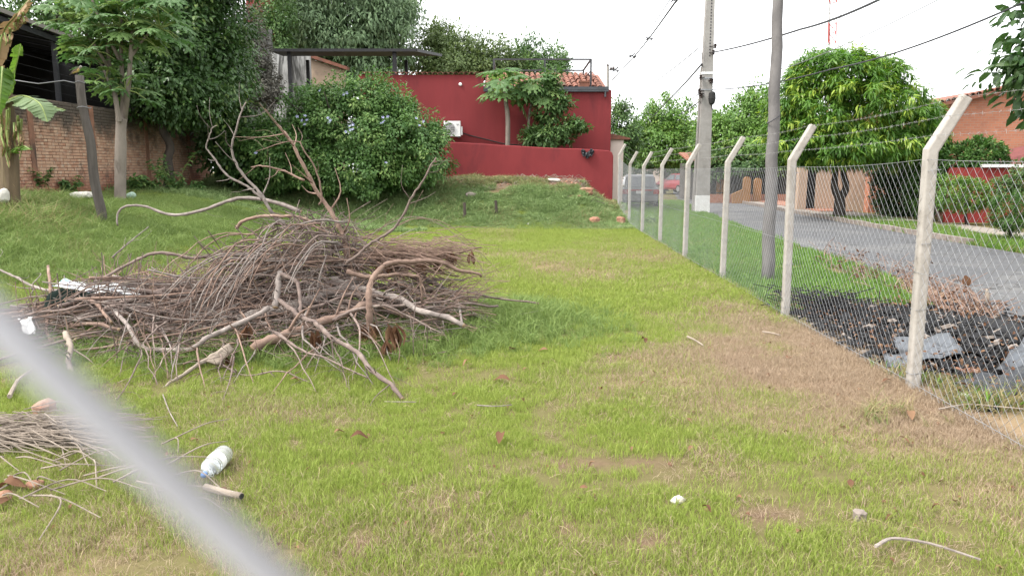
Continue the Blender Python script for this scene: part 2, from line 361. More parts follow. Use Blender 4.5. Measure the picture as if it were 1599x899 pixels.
# ------------------------------------------------------------------ chain link fence along the street
def mesh_panel(A, B, z0, z1, p, r, name, mat, parent, wob=.006, ns_=3):
    """woven zigzag wires between two points on the ground line, z measured from the ground"""
    A = Vector(A); B = Vector(B); d = (B - A); L = math.hypot(d.x, d.y); ux, uy = d.x / L, d.y / L
    nw = int(L / p) - 1; ns = int((z1 - z0) / p)
    j = np.arange(ns + 1); V = []; F = []; off = 0
    base = (np.arange(ns)[:, None] * ns_ + np.arange(ns_)[None, :])
    fq = np.concatenate([np.stack([base[:, c], base[:, (c + 1) % ns_], base[:, (c + 1) % ns_] + ns_, base[:, c] + ns_], -1) for c in range(ns_)])
    ang = np.arange(ns_) * 2 * PI / ns_
    for k in range(nw):
        u = (k + ((j + k) % 2)) * p
        z = z0 + j * p
        sl = wob * np.sin(u * 3.1 + 1.7 * z)                       # slack of the net
        dep = np.where((j + k) % 2 == 0, r, -r) + sl
        zg = A.z + (B.z - A.z) * (u / L) + z
        c = np.stack([A.x + ux * u - uy * dep, A.y + uy * u + ux * dep, zg], -1)
        ring = c[:, None, :] + r * (np.cos(ang)[None, :, None] * np.array([ux, uy, 0])[None, None, :] * 1.4 + np.sin(ang)[None, :, None] * np.array([-uy, ux, 0])[None, None, :])
        V.append(ring.reshape(-1, 3)); F.append(fq + off); off += (ns + 1) * ns_
    return np_mesh(name, np.concatenate(V), np.concatenate(F), mat, parent, smooth=ns_ > 4)
POST_Y = [5.55 + 2.97 * k for k in range(-1, 8)]
post_base = [Vector((fence_x(y), y, Hs(fence_x(y), y))) for y in POST_Y]
post_base[0].z = 0.0
fence = thing('chain_link_fence', 'galvanised chain link fence on bent concrete posts along the street', 'fence', (fence_x(14), 14, 0))
BEND, ARM = 1.80, Vector((.215, 0, .385))
prof = [(-.043 + .011, -.041), (.043 - .011, -.041), (.043, -.041 + .011), (.043, .041), (-.043, .041), (-.043, -.041 + .011)]
def post_mesh(base, lean):
    mb = MB(); n = len(prof); rings = []
    for i, (z, ox) in enumerate(((-.3, 0), (.6, 0), (1.3, 0), (BEND, 0))):
        rings.append([Vector((x + ox, y, z)) for x, y in prof])
    rings[3] = [Vector((x, y, BEND - x * .28)) for x, y in prof]
    dn = ARM.normalized()
    for tt in (1.0,):
        c = Vector((0, 0, BEND)) + ARM * tt; sx = Vector((dn.z, 0, -dn.x))
        rings.append([c + sx * x * .92 + Vector((0, y * .95, 0)) for x, y in prof])
    vs = [q for r_ in rings for q in r_]
    Rm = Matrix.Rotation(lean[0], 3, 'X') @ Matrix.Rotation(lean[1], 3, 'Y') @ Matrix.Rotation(lean[2], 3, 'Z')
    vs = [Rm @ q + base for q in vs]; k = len(rings)
    fs = [(i * n + j, i * n + (j + 1) % n, (i + 1) * n + (j + 1) % n, (i + 1) * n + j) for i in range(k - 1) for j in range(n)]
    fs += [tuple(range(n - 1, -1, -1)), tuple((k - 1) * n + j for j in range(n))]
    mb.add(vs, fs); return mb
tips = []
for k, bpt in enumerate(post_base):
    rr = random.Random(40 + k); lean = (rr.uniform(-.012, .012), rr.uniform(-.016, .016), rr.uniform(-.15, .15))
    po = post_mesh(bpt, lean).build('concrete_post', M['concrete'], fence)
    bev = po.modifiers.new('edge', 'BEVEL'); bev.width = .006; bev.segments = 2; bev.limit_method = 'ANGLE'
    for tz in (.12, .62, 1.12, 1.66):    # tie wires round the post
        tb = MB(); c = bpt + Vector((0, 0, tz)); q = .047
        tb.tube([c + Vector((a * q, e * (q - .004), .006 * a)) for a, e in ((-1, -1), (1, -1), (1, 1), (-1, 1), (-1, -1))], .0022, 4)
        tb.build('tie_wire', M['wire'], po)
for k in range(len(post_base) - 1):
    A, B = post_base[k].copy(), post_base[k + 1].copy()
    for q in (A, B): q.x -= .052
    pm = mesh_panel(A, B, .03, 1.76, .0445, .00125, 'wire_mesh', M['wire'], fence)
for z, rr in ((.06, .0022), (.9, .002), (1.74, .0024)):
    mb = MB(); pts = []
    for k in range(len(post_base) - 1):
        a, c = post_base[k], post_base[k + 1]
        for q in range(8):
            s = q / 8; pts.append(a.lerp(c, s) + Vector((-.054, 0, z - .03 * 4 * s * (1 - s) * (z > 1))))
    mb.tube(pts, rr, 4); mb.build('tension_wire', M['wire'], fence)
for s_, name in ((.22, 0), (.58, 1), (.93, 2)):      # three barbed strands on the arms
    mb = MB(); pts = []
    for k in range(len(post_base) - 1):
        a = post_base[k] + Vector((0, 0, BEND)) + ARM * s_ + Vector((-.05, 0, .03)); c = post_base[k + 1] + Vector((0, 0, BEND)) + ARM * s_ + Vector((-.05, 0, .03))
        for q in range(10):
            s = q / 10; pts.append(a.lerp(c, s) - Vector((0, 0, .025 * 4 * s * (1 - s) * (.6 + .3 * name))))
    mb.tube(pts, .0012, 4)
    for i in range(len(pts) - 1):
        for u in (.15, .5, .85):
            c = pts[i].lerp(pts[i + 1], u)
            if c.y > 20: continue
            a1 = rnd.uniform(0, PI); dv = Vector((math.cos(a1), .25, math.sin(a1))) * .014
            mb.tube([c - dv, c + dv], .001, 3); dv = Vector((-math.sin(a1), .3, math.cos(a1))) * .014
            mb.tube([c - dv, c + dv], .001, 3)
    mb.build('barbed_wire', M['barb'], fence)

# the net the camera looks through: one wire of it crosses the lower corner of the view, out of focus
p_, Yn = .0475, .038
near = thing('wire_net_fence', 'blurred galvanised net wire crossing the lower corner close to the lens', 'fence', (0, Yn, 0))
q0 = P(226, 724, Yn)                     # a point one falling wire passes through
a_, b_ = P(0, 0, Yn), P(1599, 899, Yn)
csum, cdif = q0.x + q0.z, (a_.x - a_.z + b_.x - b_.z) / 2 - p_
nx0, nz0 = (csum + cdif) / 2, (csum - cdif) / 2
kx, kz = 20, int(nz0 / p_)
kz -= (kz + kx) % 2                      # keep the weave's parity at that crossing
mesh_panel((nx0 - kx * p_, Yn, 0), (nx0 + 22 * p_, Yn, 0), nz0 - kz * p_, 1.9, p_, .00105, 'wire_mesh', M['near_wire'], near, 0.0, 10)
for sx in (-1.05, 1.05):                 # the posts that hold it stand outside the view
    post_mesh(Vector((sx, .11, 0)), (0, 0, PI / 2)).build('concrete_post', M['concrete'], near)

# ------------------------------------------------------------------ grass: tufts scattered over the sheet
PROTO = bpy.data.collections.new('grass_blades')
def tuft(n, h, spread, wd, lean, curl, seed, hv=.4):
    g = np.random.default_rng(seed); V = []; F = []; bt = []
    for i in range(n):
        a = g.uniform(0, 2 * PI); r = spread * math.sqrt(g.uniform()); bx, by = r * math.cos(a), r * math.sin(a)
        hh = h * g.uniform(1 - hv, 1 + hv); a2 = g.uniform(0, 2 * PI); ln = lean * g.uniform(.2, 1.3); a3 = g.uniform(0, PI)
        dx, dy = math.cos(a2), math.sin(a2); sx, sy = math.cos(a3) * wd / 2, math.sin(a3) * wd / 2; b0 = len(V)
        m_ = hh * .55
        V += [(bx - sx, by - sy, -.01), (bx + sx, by + sy, -.01),
              (bx + dx * ln * m_ - sx * .8, by + dy * ln * m_ - sy * .8, m_), (bx + dx * ln * m_ + sx * .8, by + dy * ln * m_ + sy * .8, m_),
              (bx + dx * (ln + curl) * hh, by + dy * (ln + curl) * hh, hh * (1 - .35 * curl))]
        F += [(b0, b0 + 1, b0 + 3), (b0, b0 + 3, b0 + 2), (b0 + 2, b0 + 3, b0 + 4)]; bt += [g.uniform()] * 5
    return V, F, bt
def protos(name, k, mat, **kw):
    c = bpy.data.collections.new(name)
    for i in range(k):
        V, F, bt = tuft(seed=100 + i * 7 + len(name), **kw)
        me = bpy.data.meshes.new(name); me.from_pydata(V, [], F); me.materials.append(mat)
        at = me.attributes.new('bt', 'FLOAT', 'POINT'); at.data.foreach_set('value', bt)
        o = bpy.data.objects.new('blade_tuft', me); c.objects.link(o)
    return c
def scatter(name, label, pts, scl, tint, coll, nproto, tilt=.15, seed=1, cat='grass', parent=None):
    g = np.random.default_rng(seed); n = len(pts); me = bpy.data.meshes.new(name)
    me.vertices.add(n); me.vertices.foreach_set('co', np.asarray(pts, np.float32).ravel())
    def put(nm, ty, d):
        at = me.attributes.new(nm, ty, 'POINT'); at.data.foreach_set('vector' if ty == 'FLOAT_VECTOR' else 'value', d)
    put('scl', 'FLOAT', np.asarray(scl, np.float32)); put('tint', 'FLOAT', np.asarray(tint, np.float32))
    put('idx', 'INT', g.integers(0, nproto, n).astype(np.int32))
    rot = np.stack([g.normal(0, tilt, n), g.normal(0, tilt, n), g.uniform(0, 2 * PI, n)], -1).astype(np.float32); put('rot', 'FLOAT_VECTOR', rot.ravel())
    o = bpy.data.objects.new(name, me); COL.objects.link(o)
    ng = bpy.data.node_groups.new(name + '_nodes', 'GeometryNodeTree')
    ng.interface.new_socket('Geometry', in_out='INPUT', socket_type='NodeSocketGeometry'); ng.interface.new_socket('Geometry', in_out='OUTPUT', socket_type='NodeSocketGeometry')
    gi = ng.nodes.new('NodeGroupInput'); go = ng.nodes.new('NodeGroupOutput'); ip = ng.nodes.new('GeometryNodeInstanceOnPoints')
    ci = ng.nodes.new('GeometryNodeCollectionInfo'); ci.inputs['Collection'].default_value = coll; ci.inputs['Separate Children'].default_value = True; ci.inputs['Reset Children'].default_value = True
    def na(nm, ty):
        q = ng.nodes.new('GeometryNodeInputNamedAttribute'); q.data_type = ty; q.inputs['Name'].default_value = nm; return q.outputs['Attribute']
    ip.inputs['Pick Instance'].default_value = True
    L = ng.links.new
    L(gi.outputs[0], ip.inputs['Points']); L(ci.outputs[0], ip.inputs['Instance']); L(na('idx', 'INT'), ip.inputs['Instance Index'])
    L(na('rot', 'FLOAT_VECTOR'), ip.inputs['Rotation']); L(na('scl', 'FLOAT'), ip.inputs['Scale']); L(ip.outputs[0], go.inputs[0])
    md = o.modifiers.new('scatter', 'NODES'); md.node_group = ng
    return tag(o, label, cat, kind='stuff')
def grass_mat(name, g1, g2, straw1, straw2, scale=1.0):
    m, t, b = new_mat(name); bt = attr(t, 'bt'); ti = attr(t, 'tint', 'INSTANCER')
    g_ = mixc(t, bt, g1, g2); s_ = mixc(t, bt, straw1, straw2)
    f = math_n(t, 'ADD', ti, math_n(t, 'MULTIPLY', math_n(t, 'SUBTRACT', math_n(t, 'FRACT', math_n(t, 'MULTIPLY', bt, 7.31)), .5), .75))
    col = mixc(t, ramp(t, f, .40, .62), g_, s_)
    t.links.new(col, b.inputs['Base Color']); b.inputs['Roughness'].default_value = .55; b.inputs['Specular IOR Level'].default_value = .25
    tr = t.nodes.new('ShaderNodeBsdfTranslucent'); mx = t.nodes.new('ShaderNodeMixShader'); mx.inputs[0].default_value = .35
    t.links.new(col, tr.inputs[0]); t.links.new(b.outputs[0], mx.inputs[1]); t.links.new(tr.outputs[0], mx.inputs[2]); t.links.new(mx.outputs[0], t.nodes['Material Output'].inputs[0])
    return m
M['grass'] = grass_mat('lawn_blades', (.190, .258, .044), (.325, .388, .088), (.30, .222, .148), (.44, .342, .245))
M['grass_lush'] = grass_mat('lush_blades', (.120, .190, .046), (.235, .310, .092), (.26, .21, .10), (.36, .30, .16))
M['herb'] = grass_mat('herb_leaves', (.145, .225, .078), (.265, .350, .145), (.24, .21, .10), (.34, .29, .15))
M['grass_verge'] = grass_mat('verge_blades', (.085, .19, .026), (.16, .28, .045), (.24, .20, .09), (.30, .26, .13))

def sample(n, x0, x1, y0, y1, seed):
    g = np.random.default_rng(seed); return g.uniform(x0, x1, n), g.uniform(y0, y1, n), g
def infov(x, y, z=0, mg=.06): return np.abs(x) < .72 * y + 1.3
def put_grass(name, label, n, box, dens, kind, kp, sc, tilt, seed, dryoff=0.0, tintf=None, nproto=5):
    x, y, g = sample(n, *box, seed)
    k = (g.uniform(size=n) < dens(x, y)) & infov(x, y); x, y = x[k], y[k]
    pts = np.stack([x, y, H(x, y)], -1); s = sc(x, y) * g.uniform(.7, 1.3, len(x))
    ti = (dry_field(x, y) if tintf is None else tintf(x, y)) + dryoff
    return scatter(name, label, pts, s, ti, kind, nproto, tilt, seed)
c_short = protos('short_tuft', 5, M['grass'], n=24, h=.036, spread=.058, wd=.0023, lean=.35, curl=.25)
c_mid = protos('mid_tuft', 5, M['grass'], n=32, h=.045, spread=.11, wd=.0050, lean=.4, curl=.3)
c_lush = protos('lush_tuft', 5, M['grass_lush'], n=26, h=.16, spread=.09, wd=.0065, lean=.4, curl=.5)
c_verge = protos('verge_tuft', 5, M['grass_verge'], n=28, h=.09, spread=.12, wd=.010, lean=.4, curl=.3)
inl = lambda x, y: (x < fence_x(y) - .02)
thin = lambda x, y: (1 - .93 * bare(x, y)) * (.22 + .78 * ss((fbm(x + 3, y, .5) - .33) / .20)) * (1 - .85 * ss((vnoise(x * 1.7 + 40, y, .13) - .74) / .1))          # bare scuffed spots between the tufts
noburn = lambda x, y: ~((x > fence_x(y) - .2) & (y > 5.2) & (y < 9.6) & (x < 5.6))
put_grass('lawn_grass', 'short yellow-green lawn in the open lot', 76000, (-7, 4.4, 1.2, 8.5), lambda x, y: np.maximum(thin(x, y), .9 * ss((dry_field(x, y) - .3) / .3) * (1 - .9 * bare(x, y))) * (x < fence_x(y) + .1), c_short, 5, lambda x, y: .85 + .5 * fbm(x, y, .7), .15, 21)
put_grass('mown_lawn', 'mown yellow-green lawn between brush pile and mound', 52000, (-10, 4.0, 8.0, 24.5), lambda x, y: inl(x, y) * (.5 + .5 * thin(x, y)) * (Hs(0, 0) + 1 > 0), c_mid, 5, lambda x, y: .8 + .5 * fbm(x, y, 1.2), .15, 22, -.02)
put_grass('lush_grass', 'deep green long grass under and around the brush pile', 34000, (-9, 3.2, 4.6, 20), lambda x, y: inl(x, y) * np.clip(lush_field(x, y) * 1.2 - .25 + .4 * (fbm(x, y, .7) - .5), 0, 1), c_lush, 5, lambda x, y: .45 + .55 * lush_field(x, y), .3, 23, -.25)
def char_at(x, y): return np.exp(-((((x - chx) / 1.25) ** 2 + ((y - chy) / 1.9) ** 2) ** 2))
put_grass('verge_grass', 'bright green verge between the fence and the road', 30000, (3.0, 9.5, 5, 42),
          lambda x, y: (x > fence_x(y) + .05) & (x < road_near(y) - .15 - .55 * ss((12 - y) / 3)) & (char_at(x, y) < .25) & (fbm(x, y, .8) > .3),
          c_verge, 5, lambda x, y: .8 + .5 * fbm(x, y, 1), .2, 24, tintf=lambda x, y: .1 + .55 * ss((9.6 - y) / 1.5) + .3 * (fbm(x, y, 1.1) - .4))
put_grass('far_verge_grass', 'green grass strip on the far side of the road by the red wall', 9000, (10, 15, 10, 26.5),
          lambda x, y: (x > road_far(y) + .1) & (x < road_far(y) + 2.0) & (fbm(x, y, .9) > .33), c_verge, 5, lambda x, y: 1.0 + .4 * fbm(x, y, 1), .2, 25, tintf=lambda x, y: .15 + .4 * (fbm(x, y, 1.1) - .4))
c_thatch = protos('thatch_tuft', 5, M['grass'], n=26, h=.026, spread=.07, wd=.0024, lean=1.5, curl=.4)
put_grass('dry_thatch', 'flattened dry blades matted under the lawn', 34000, (-7, 4.0, 1.2, 10), lambda x, y: (.10 + 1.2 * dry_field(x, y)) * (x < fence_x(y) + .1), c_thatch, 5, lambda x, y: .7 + .4 * fbm(x, y, .7), .3, 26, tintf=lambda x, y: 1.0 + 0 * x)
# ------------------------------------------------------------------ brick boundary wall and the shed behind it
WX = lambda y: -12.6 + .0647 * y
WZ0, WZ1 = .92, 3.42
brick_wall = thing('brick_wall', 'weathered brick boundary wall with sooty top behind the papaya tree', 'wall', (WX(21), 21, WZ0))
wdir = Vector((.0647, 1, 0)).normalized(); wrot = math.atan2(wdir.y, wdir.x); wnor = Vector((wdir.y, -wdir.x, 0))
m, t, b = new_mat('old_brick'); oi = t.nodes.new('ShaderNodeObjectInfo'); v = coords(t, 'World')
hue = noise(t, 3.7, 2, .5, v)
rb = t.nodes.new('ShaderNodeTexWhiteNoise'); vm = t.nodes.new('ShaderNodeVectorMath'); vm.operation = 'SNAP'; vm.inputs[1].default_value = (3, .131, .077); t.links.new(v, vm.inputs[0]); t.links.new(vm.outputs[0], rb.inputs['Vector'])
col = mixc(t, rb.outputs[0], (.40, .21, .135), (.52, .34, .235))
col = mixc(t, ramp(t, noise(t, 9, 5, .7, v), .5, .72), col, (.52, .42, .33))
sp = t.nodes.new('ShaderNodeSeparateXYZ'); t.links.new(v, sp.inputs[0])
hz = math_n(t, 'ADD', sp.outputs[2], math_n(t, 'MULTIPLY', math_n(t, 'SUBTRACT', noise(t, 1.3, 6, .75, v), .5), 2.4))
col = mixc(t, math_n(t, 'MULTIPLY', ramp(t, hz, 2.2, 3.1), .92), col, (.055, .050, .042))       # soot and moss under the coping
col = mixc(t, math_n(t, 'MULTIPLY', ramp(t, math_n(t, 'MULTIPLY', hz, -1), -1.75, -1.25), .7), col, (.22, .06, .035))
col = mixc(t, math_n(t, 'MULTIPLY', ramp(t, noise(t, 2.1, 6, .8, v), .56, .66), .7), col, (.10, .075, .06))
t.links.new(col, b.inputs['Base Color']); b.inputs['Roughness'].default_value = .92; bump(t, b, noise(t, 40, 5, .7, v), .4); M['brick'] = m
M['mortar'] = surf('mortar', (.24, .185, .145), (.15, .115, .095), 5, .95, (.07, .06, .05), 1.1, (.45, .62), .3)
core = MB(); a = Vector((WX(15.2), 15.2, 0)); c = Vector((WX(27.0), 27.0, 0)); mid = (a + c) / 2
core.box((mid.x - .075, mid.y, (WZ0 + WZ1) / 2 - .2), ((c - a).length, .10, WZ1 - WZ0 + .4 - .01), Matrix.Rotation(wrot, 3, 'Z'))
core.build('mortar_bed', M['mortar'], brick_wall)
bl, bh, bw = .249, .065, .11
br = MB(); br.box((0, 0, 0), (bl, bw, bh), ch=.006); bme = None
ncrs = int((WZ1 - WZ0) / .077); nlen = int((c - a).length / .262)
slots = []
g = random.Random(5)
for j in range(ncrs):
    for i in range(nlen):
        s = (i + (.5 if j % 2 else 0)) * .262 + .13
        pos = a + wdir * s; pos = Vector((pos.x, pos.y, WZ0 + .04 + j * .077)) - wnor * (.028 + g.uniform(-.006, .006))
        pxx = 799.5 + FPX * pos.x / pos.y
        slots.append((pos, pxx, g.uniform(-.012, .012)))
near_s = sorted([s for s in slots if s[1] > -6 and s[0].z > Hs(s[0].x + .3, s[0].y) - .05], key=lambda s: s[0].y)[:300]
keep = set(id(s) for s in near_s)
proto = None; rest = MB()
for s in slots:
    if id(s) in keep:
        if proto is None:
            me = bpy.data.meshes.new('brick'); me.from_pydata([tuple(q) for q in br.v], [], br.f); me.materials.append(M['brick'])
            proto = me
        o = bpy.data.objects.new('brick', proto); COL.objects.link(o); o.parent = brick_wall
        o.location = s[0] - Vector(brick_wall['_o']); o.rotation_euler = (0, 0, wrot + s[2])
    else: rest.box(s[0], (bl, bw, bh), Matrix.Rotation(wrot + s[2], 3, 'Z'))
tag(rest.build('farther_brickwork', M['brick'], brick_wall), kind='stuff')
M['pier'] = surf('rust_pier', (.30, .15, .10), (.21, .11, .075), 5, .9, (.07, .05, .04), 1.0, (.5, .7), .3)
for pxx in (-20, 62, 156, 238, 303):
    yy = 12.6 / (.0647 + (799.5 - pxx) / FPX); q = Vector((WX(yy), yy, 0))
    mb = MB(); mb.box(q + Vector((.0, 0, (WZ0 + WZ1) / 2 - .2)) + wnor * .02, (.17, .05, WZ1 - WZ0 + .36), Matrix.Rotation(wrot, 3, 'Z')); mb.build('pier', M['pier'], brick_wall)

shed = thing('lean_to_shed', 'open shed with black sheet roof behind the brick wall', 'shed', (-15, 20, 1.0))
M['sheet'] = surf('black_roof_sheet', (.010, .010, .011), (.016, .015, .015), 3, .7, (.04, .035, .032), 1.2, (.62, .8), .1)
roof = MB(); y0, y1 = 13.2, 27.5
e0, e1 = Vector((-12.15, y0, 5.62)), Vector((-11.7, y1, 4.75)); r0, r1 = Vector((-19, y0, 7.0)), Vector((-19, y1, 6.2))
n = 34
for i in range(n):                        # corrugated sheets
    s0, s1 = i / n, (i + 1) / n; hgt = Vector((0, 0, .05 if i % 2 else 0))
    aa, bb, cc, dd_ = e0.lerp(e1, s0), e0.lerp(e1, s1), r0.lerp(r1, s1), r0.lerp(r1, s0)
    roof.prism([aa + hgt, bb + hgt, cc + hgt, dd_ + hgt], (0, 0, .035))
roof.build('roof', M['sheet'], shed)
M['edge_trim'] = surf('grey_edge_trim', (.22, .20, .18), (.16, .145, .13), 3, .7)
mb = MB(); mb.bar(e0 + Vector((.05, 0, .07)), e1 + Vector((.05, 0, .07)), .05, .10); mb.build('roof_edge', M['edge_trim'], shed)
mb = MB(); mb.bar(e0 + Vector((-.1, 0, -.09)), e1 + Vector((-.1, 0, -.09)), .09, .14); mb.build('eave_beam', M['black_metal'], shed)
for yy in (14.5, 17.4, 20.3, 23.2, 26.1):
    mb = MB(); q = e0.lerp(e1, (yy - y0) / (y1 - y0)); mb.bar((q.x - .18, yy, .8), (q.x - .18, yy, q.z - .16), .10); mb.build('post', M['dark_metal'], shed)
for yy in np.arange(14, 27, 1.6):
    mb = MB(); s = (yy - y0) / (y1 - y0); mb.bar(e0.lerp(e1, s) - Vector((0, 0, .08)), r0.lerp(r1, s) - Vector((0, 0, .08)), .06, .10); mb.build('rafter', M['black_metal'], shed)
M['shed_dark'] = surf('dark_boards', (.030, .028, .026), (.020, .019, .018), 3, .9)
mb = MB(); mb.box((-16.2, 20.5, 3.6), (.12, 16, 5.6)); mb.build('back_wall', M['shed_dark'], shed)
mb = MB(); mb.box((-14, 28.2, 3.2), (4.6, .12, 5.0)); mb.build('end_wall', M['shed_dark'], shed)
for z in (3.62, 3.85, 4.1, 4.35):
    mb = MB(); mb.tube([(WX(15) - .15, 15, z + .2), (WX(26) - .15, 26, z - .25)], .003, 4); mb.build('strand', M['dark_metal'], shed)

# ------------------------------------------------------------------ red house, its roof, the low red wall in front
house = thing('red_house', 'dark red plastered house with clay tile roof behind the low wall', 'house', (-.6, 30.1, 1.2))
HY = 30.0
def wall_poly(pts, y, th): return [Vector((x, y, z)) for x, z in pts]
mb = MB(); zl, zr = P(680, 117, HY).z, P(900, 140, HY).z; xl, xm, xr = P(560, 117, HY).x, P(755, 117, HY).x, P(955, 140, HY).x
mb.prism(wall_poly([(xl, .9), (xr, .2), (xr, zr - .03), (xr - .08, zr), (xm, zr), (xm, zl), (xl, zl)], HY, .25), (0, .25, 0))
wl = mb.build('front_wall', M['red_wall'], house)
mb = MB(); mb.box(((xl + .125), HY + 3.1, 3.2), (.25, 5.6, 4.6)); mb.build('side_wall', M['red_wall'], house)
mb = MB(); mb.box((xr - .125, HY + 3.1, 2.4), (.25, 5.6, 4.9)); mb.build('side_wall', M['red_wall'], house)
def barrel(L, r, n=5):
    q = MB(); vs = []; th = .014
    for z0, rr in ((0, r), (L, r * .82)):
        for k in range(n + 1): an = PI * k / n; vs.append((math.cos(an) * rr, z0, math.sin(an) * rr))
        for k in range(n + 1): an = PI * k / n; vs.append((math.cos(an) * (rr - th), z0, math.sin(an) * (rr - th)))
    n1 = n + 1; fs = []
    for k in range(n):
        fs += [(k, k + 1, 2 * n1 + k + 1, 2 * n1 + k), (n1 + k + 1, n1 + k, 3 * n1 + k, 3 * n1 + k + 1), (k + 1, k, n1 + k, n1 + k + 1)]
    q.add(vs, fs); return q
tl = barrel(.44, .115); tme = bpy.data.meshes.new('roof_tile'); tme.from_pydata([tuple(q) for q in tl.v], [], tl.f); tme.materials.append(M['tile'])
def tile_slope(parent, x0, x1, y0, z0, y1, z1, dx, rows, seed, mesh=tme):
    g = random.Random(seed); L = math.hypot(y1 - y0, z1 - z0); an = math.atan2(z1 - z0, y1 - y0); org = Vector(parent['_o'])
    n = int((x1 - x0) / dx)
    for r_ in range(rows):
        s = r_ / rows
        for i in range(n):
            o = bpy.data.objects.new('roof_tile', mesh); COL.objects.link(o); o.parent = parent
            o.location = Vector((x0 + (i + .5) * dx + g.uniform(-.02, .02), y0 + (y1 - y0) * s, z0 + (z1 - z0) * s + .02 * g.uniform(0, 1))) - org
            o.rotation_euler = (an + g.uniform(-.03, .03), 0, g.uniform(-.05, .05)); k = L / rows / .40; o.scale = (1, k, 1)
ez = P(800, 138, HY + .1).z
slab = MB(); rx = P(948, 138, 30.2).x
slab.prism([(xm, 30.15, ez - .02), (rx, 30.15, ez - .02), (rx, 33.4, ez + .92), (xm, 33.4, ez + .92)], (0, 0, -.08))
slab.build('roof_deck', M['tile'], house)
tile_slope(house, xm, rx, 30.05, ez, 33.4, ez + .94, .235, 8, 3)
mb = MB(); mb.bar((xm, 29.96, ez - .02), (rx + .02, 29.96, ez - .02), .13, .12); mb.bar((xm, 29.90, ez - .12), (rx + .02, 29.90, ez - .12), .04, .06); mb.build('gutter', M['gutter'], house)
mb = MB(); mb.tube([(rx - .1, 29.92, ez - .1), (rx - .1, 29.92, ez - .35)], .04, 8); mb.build('downpipe', M['gutter'], house)
for i in range(24):                       # tiled coping on the taller wall
    o = bpy.data.objects.new('coping_tile', tme); COL.objects.link(o); o.parent = house
    o.location = Vector((xl + .15 + i * (xm - xl - .2) / 23, HY - .08, zl + .015)) - Vector(house['_o']); o.rotation_euler = (.12, 0, .03 * math.sin(i * 5)); o.scale = (.95, 1, .8)
mb = MB(); q = P(719, 132, HY); mb.lathe([(.02, 0), (.065, .02), (.065, .05), (.03, .07)], 12, Matrix.Translation(q) @ Matrix.Rotation(R(90), 4, 'X')); mb.build('wall_lamp', M['white'], house)
planter = MB(); q = P(912, 139, HY + .12); planter.box((q.x, q.y, zr + .15), (.36, .2, .30), taper=1.12); planter.box((q.x, q.y, zr + .31), (.44, .26, .05))
tag(planter.build('planter', M['tile']), 'terracotta planter on the red wall under the black frame', 'planter')
frame = thing('roof_pergola', 'black steel box frame standing over the tiled roof', 'frame', (1.2, 31.5, zr))
fx0, fx1 = P(771, 92, 30.12).x, P(923, 92, 30.12).x; ft = P(850, 93, 30.12).z
for (xx, yy) in ((fx0, 30.12), (fx1, 30.12), ((fx0 + fx1) / 2 + .1, 30.12), (fx0, 33.3), (fx1, 33.3)):
    mb = MB(); mb.bar((xx, yy, zr), (xx, yy, ft), .07); mb.build('upright', M['dark_metal'], frame)
for aa, bb in (((fx0, 30.12), (fx1, 30.12)), ((fx0, 33.3), (fx1, 33.3)), ((fx0, 30.12), (fx0, 33.3)), ((fx1, 30.12), (fx1, 33.3))):
    mb = MB(); mb.bar((aa[0], aa[1], ft), (bb[0], bb[1], ft), .06); mb.build('rail', M['dark_metal'], frame)
    if aa[1] != bb[1] or aa[1] > 31: mb = MB(); mb.bar((aa[0], aa[1], ft - .42), (bb[0], bb[1], ft - .42), .03); mb.build('rail', M['dark_metal'], frame)

LY = 27.6
low = MB(); lx0, lx1 = P(560, 222, LY).x, P(958, 236, LY).x; rg = random.Random(4)
top = [(lx0, P(560, 220, LY).z)] + [(P(q, 221 + (q - 680) * .052, LY).x, P(q, 221 + (q - 680) * .052, LY).z + rg.uniform(-.015, .015)) for q in range(600, 940, 20)] + [(lx1 - .18, P(945, 235, LY).z), (lx1 - .05, P(945, 238, LY).z), (lx1, P(945, 244, LY).z)]
low.prism([Vector((x, LY, z)) for x, z in [(lx1, 0), (lx0, 0)][::-1] + top[::-1]], (0, .18, 0))
lw = tag(low.build('low_wall', M['red_wall_low']), 'low dark red plastered wall along the back of the lot', 'wall')
bv = lw.modifiers.new('edge', 'BEVEL'); bv.width = .03; bv.segments = 2; bv.limit_method = 'ANGLE'

rag = MB(); q = P(917, 240, LY); g = random.Random(9); vs = []; nx_, nz_ = 12, 9
for j in range(nz_):
    for i in range(nx_):
        u = i / (nx_ - 1) - .5; v_ = j / (nz_ - 1)
        wdt = .46 * (1 - .55 * max(0, v_ - .35)); drop = .26 * v_ - .02 + .06 * math.cos(u * 9)
        vs.append((q.x + u * wdt, q.y - .02 - .05 * v_ - .035 * (1 + math.sin(i * 2.4 + j)) * (v_ > .1) + (.12 if j == 0 else 0), q.z + .10 - drop + g.uniform(-.02, .02)))
rag.add(vs, [(j * nx_ + i, j * nx_ + i + 1, (j + 1) * nx_ + i + 1, (j + 1) * nx_ + i) for j in range(nz_ - 1) for i in range(nx_ - 1)])
ro = tag(rag.build('black_rag', M['black_plastic']), 'crumpled black rag hanging over the low red wall', 'rag'); sm = ro.modifiers.new('thick', 'SOLIDIFY'); sm.thickness = .012

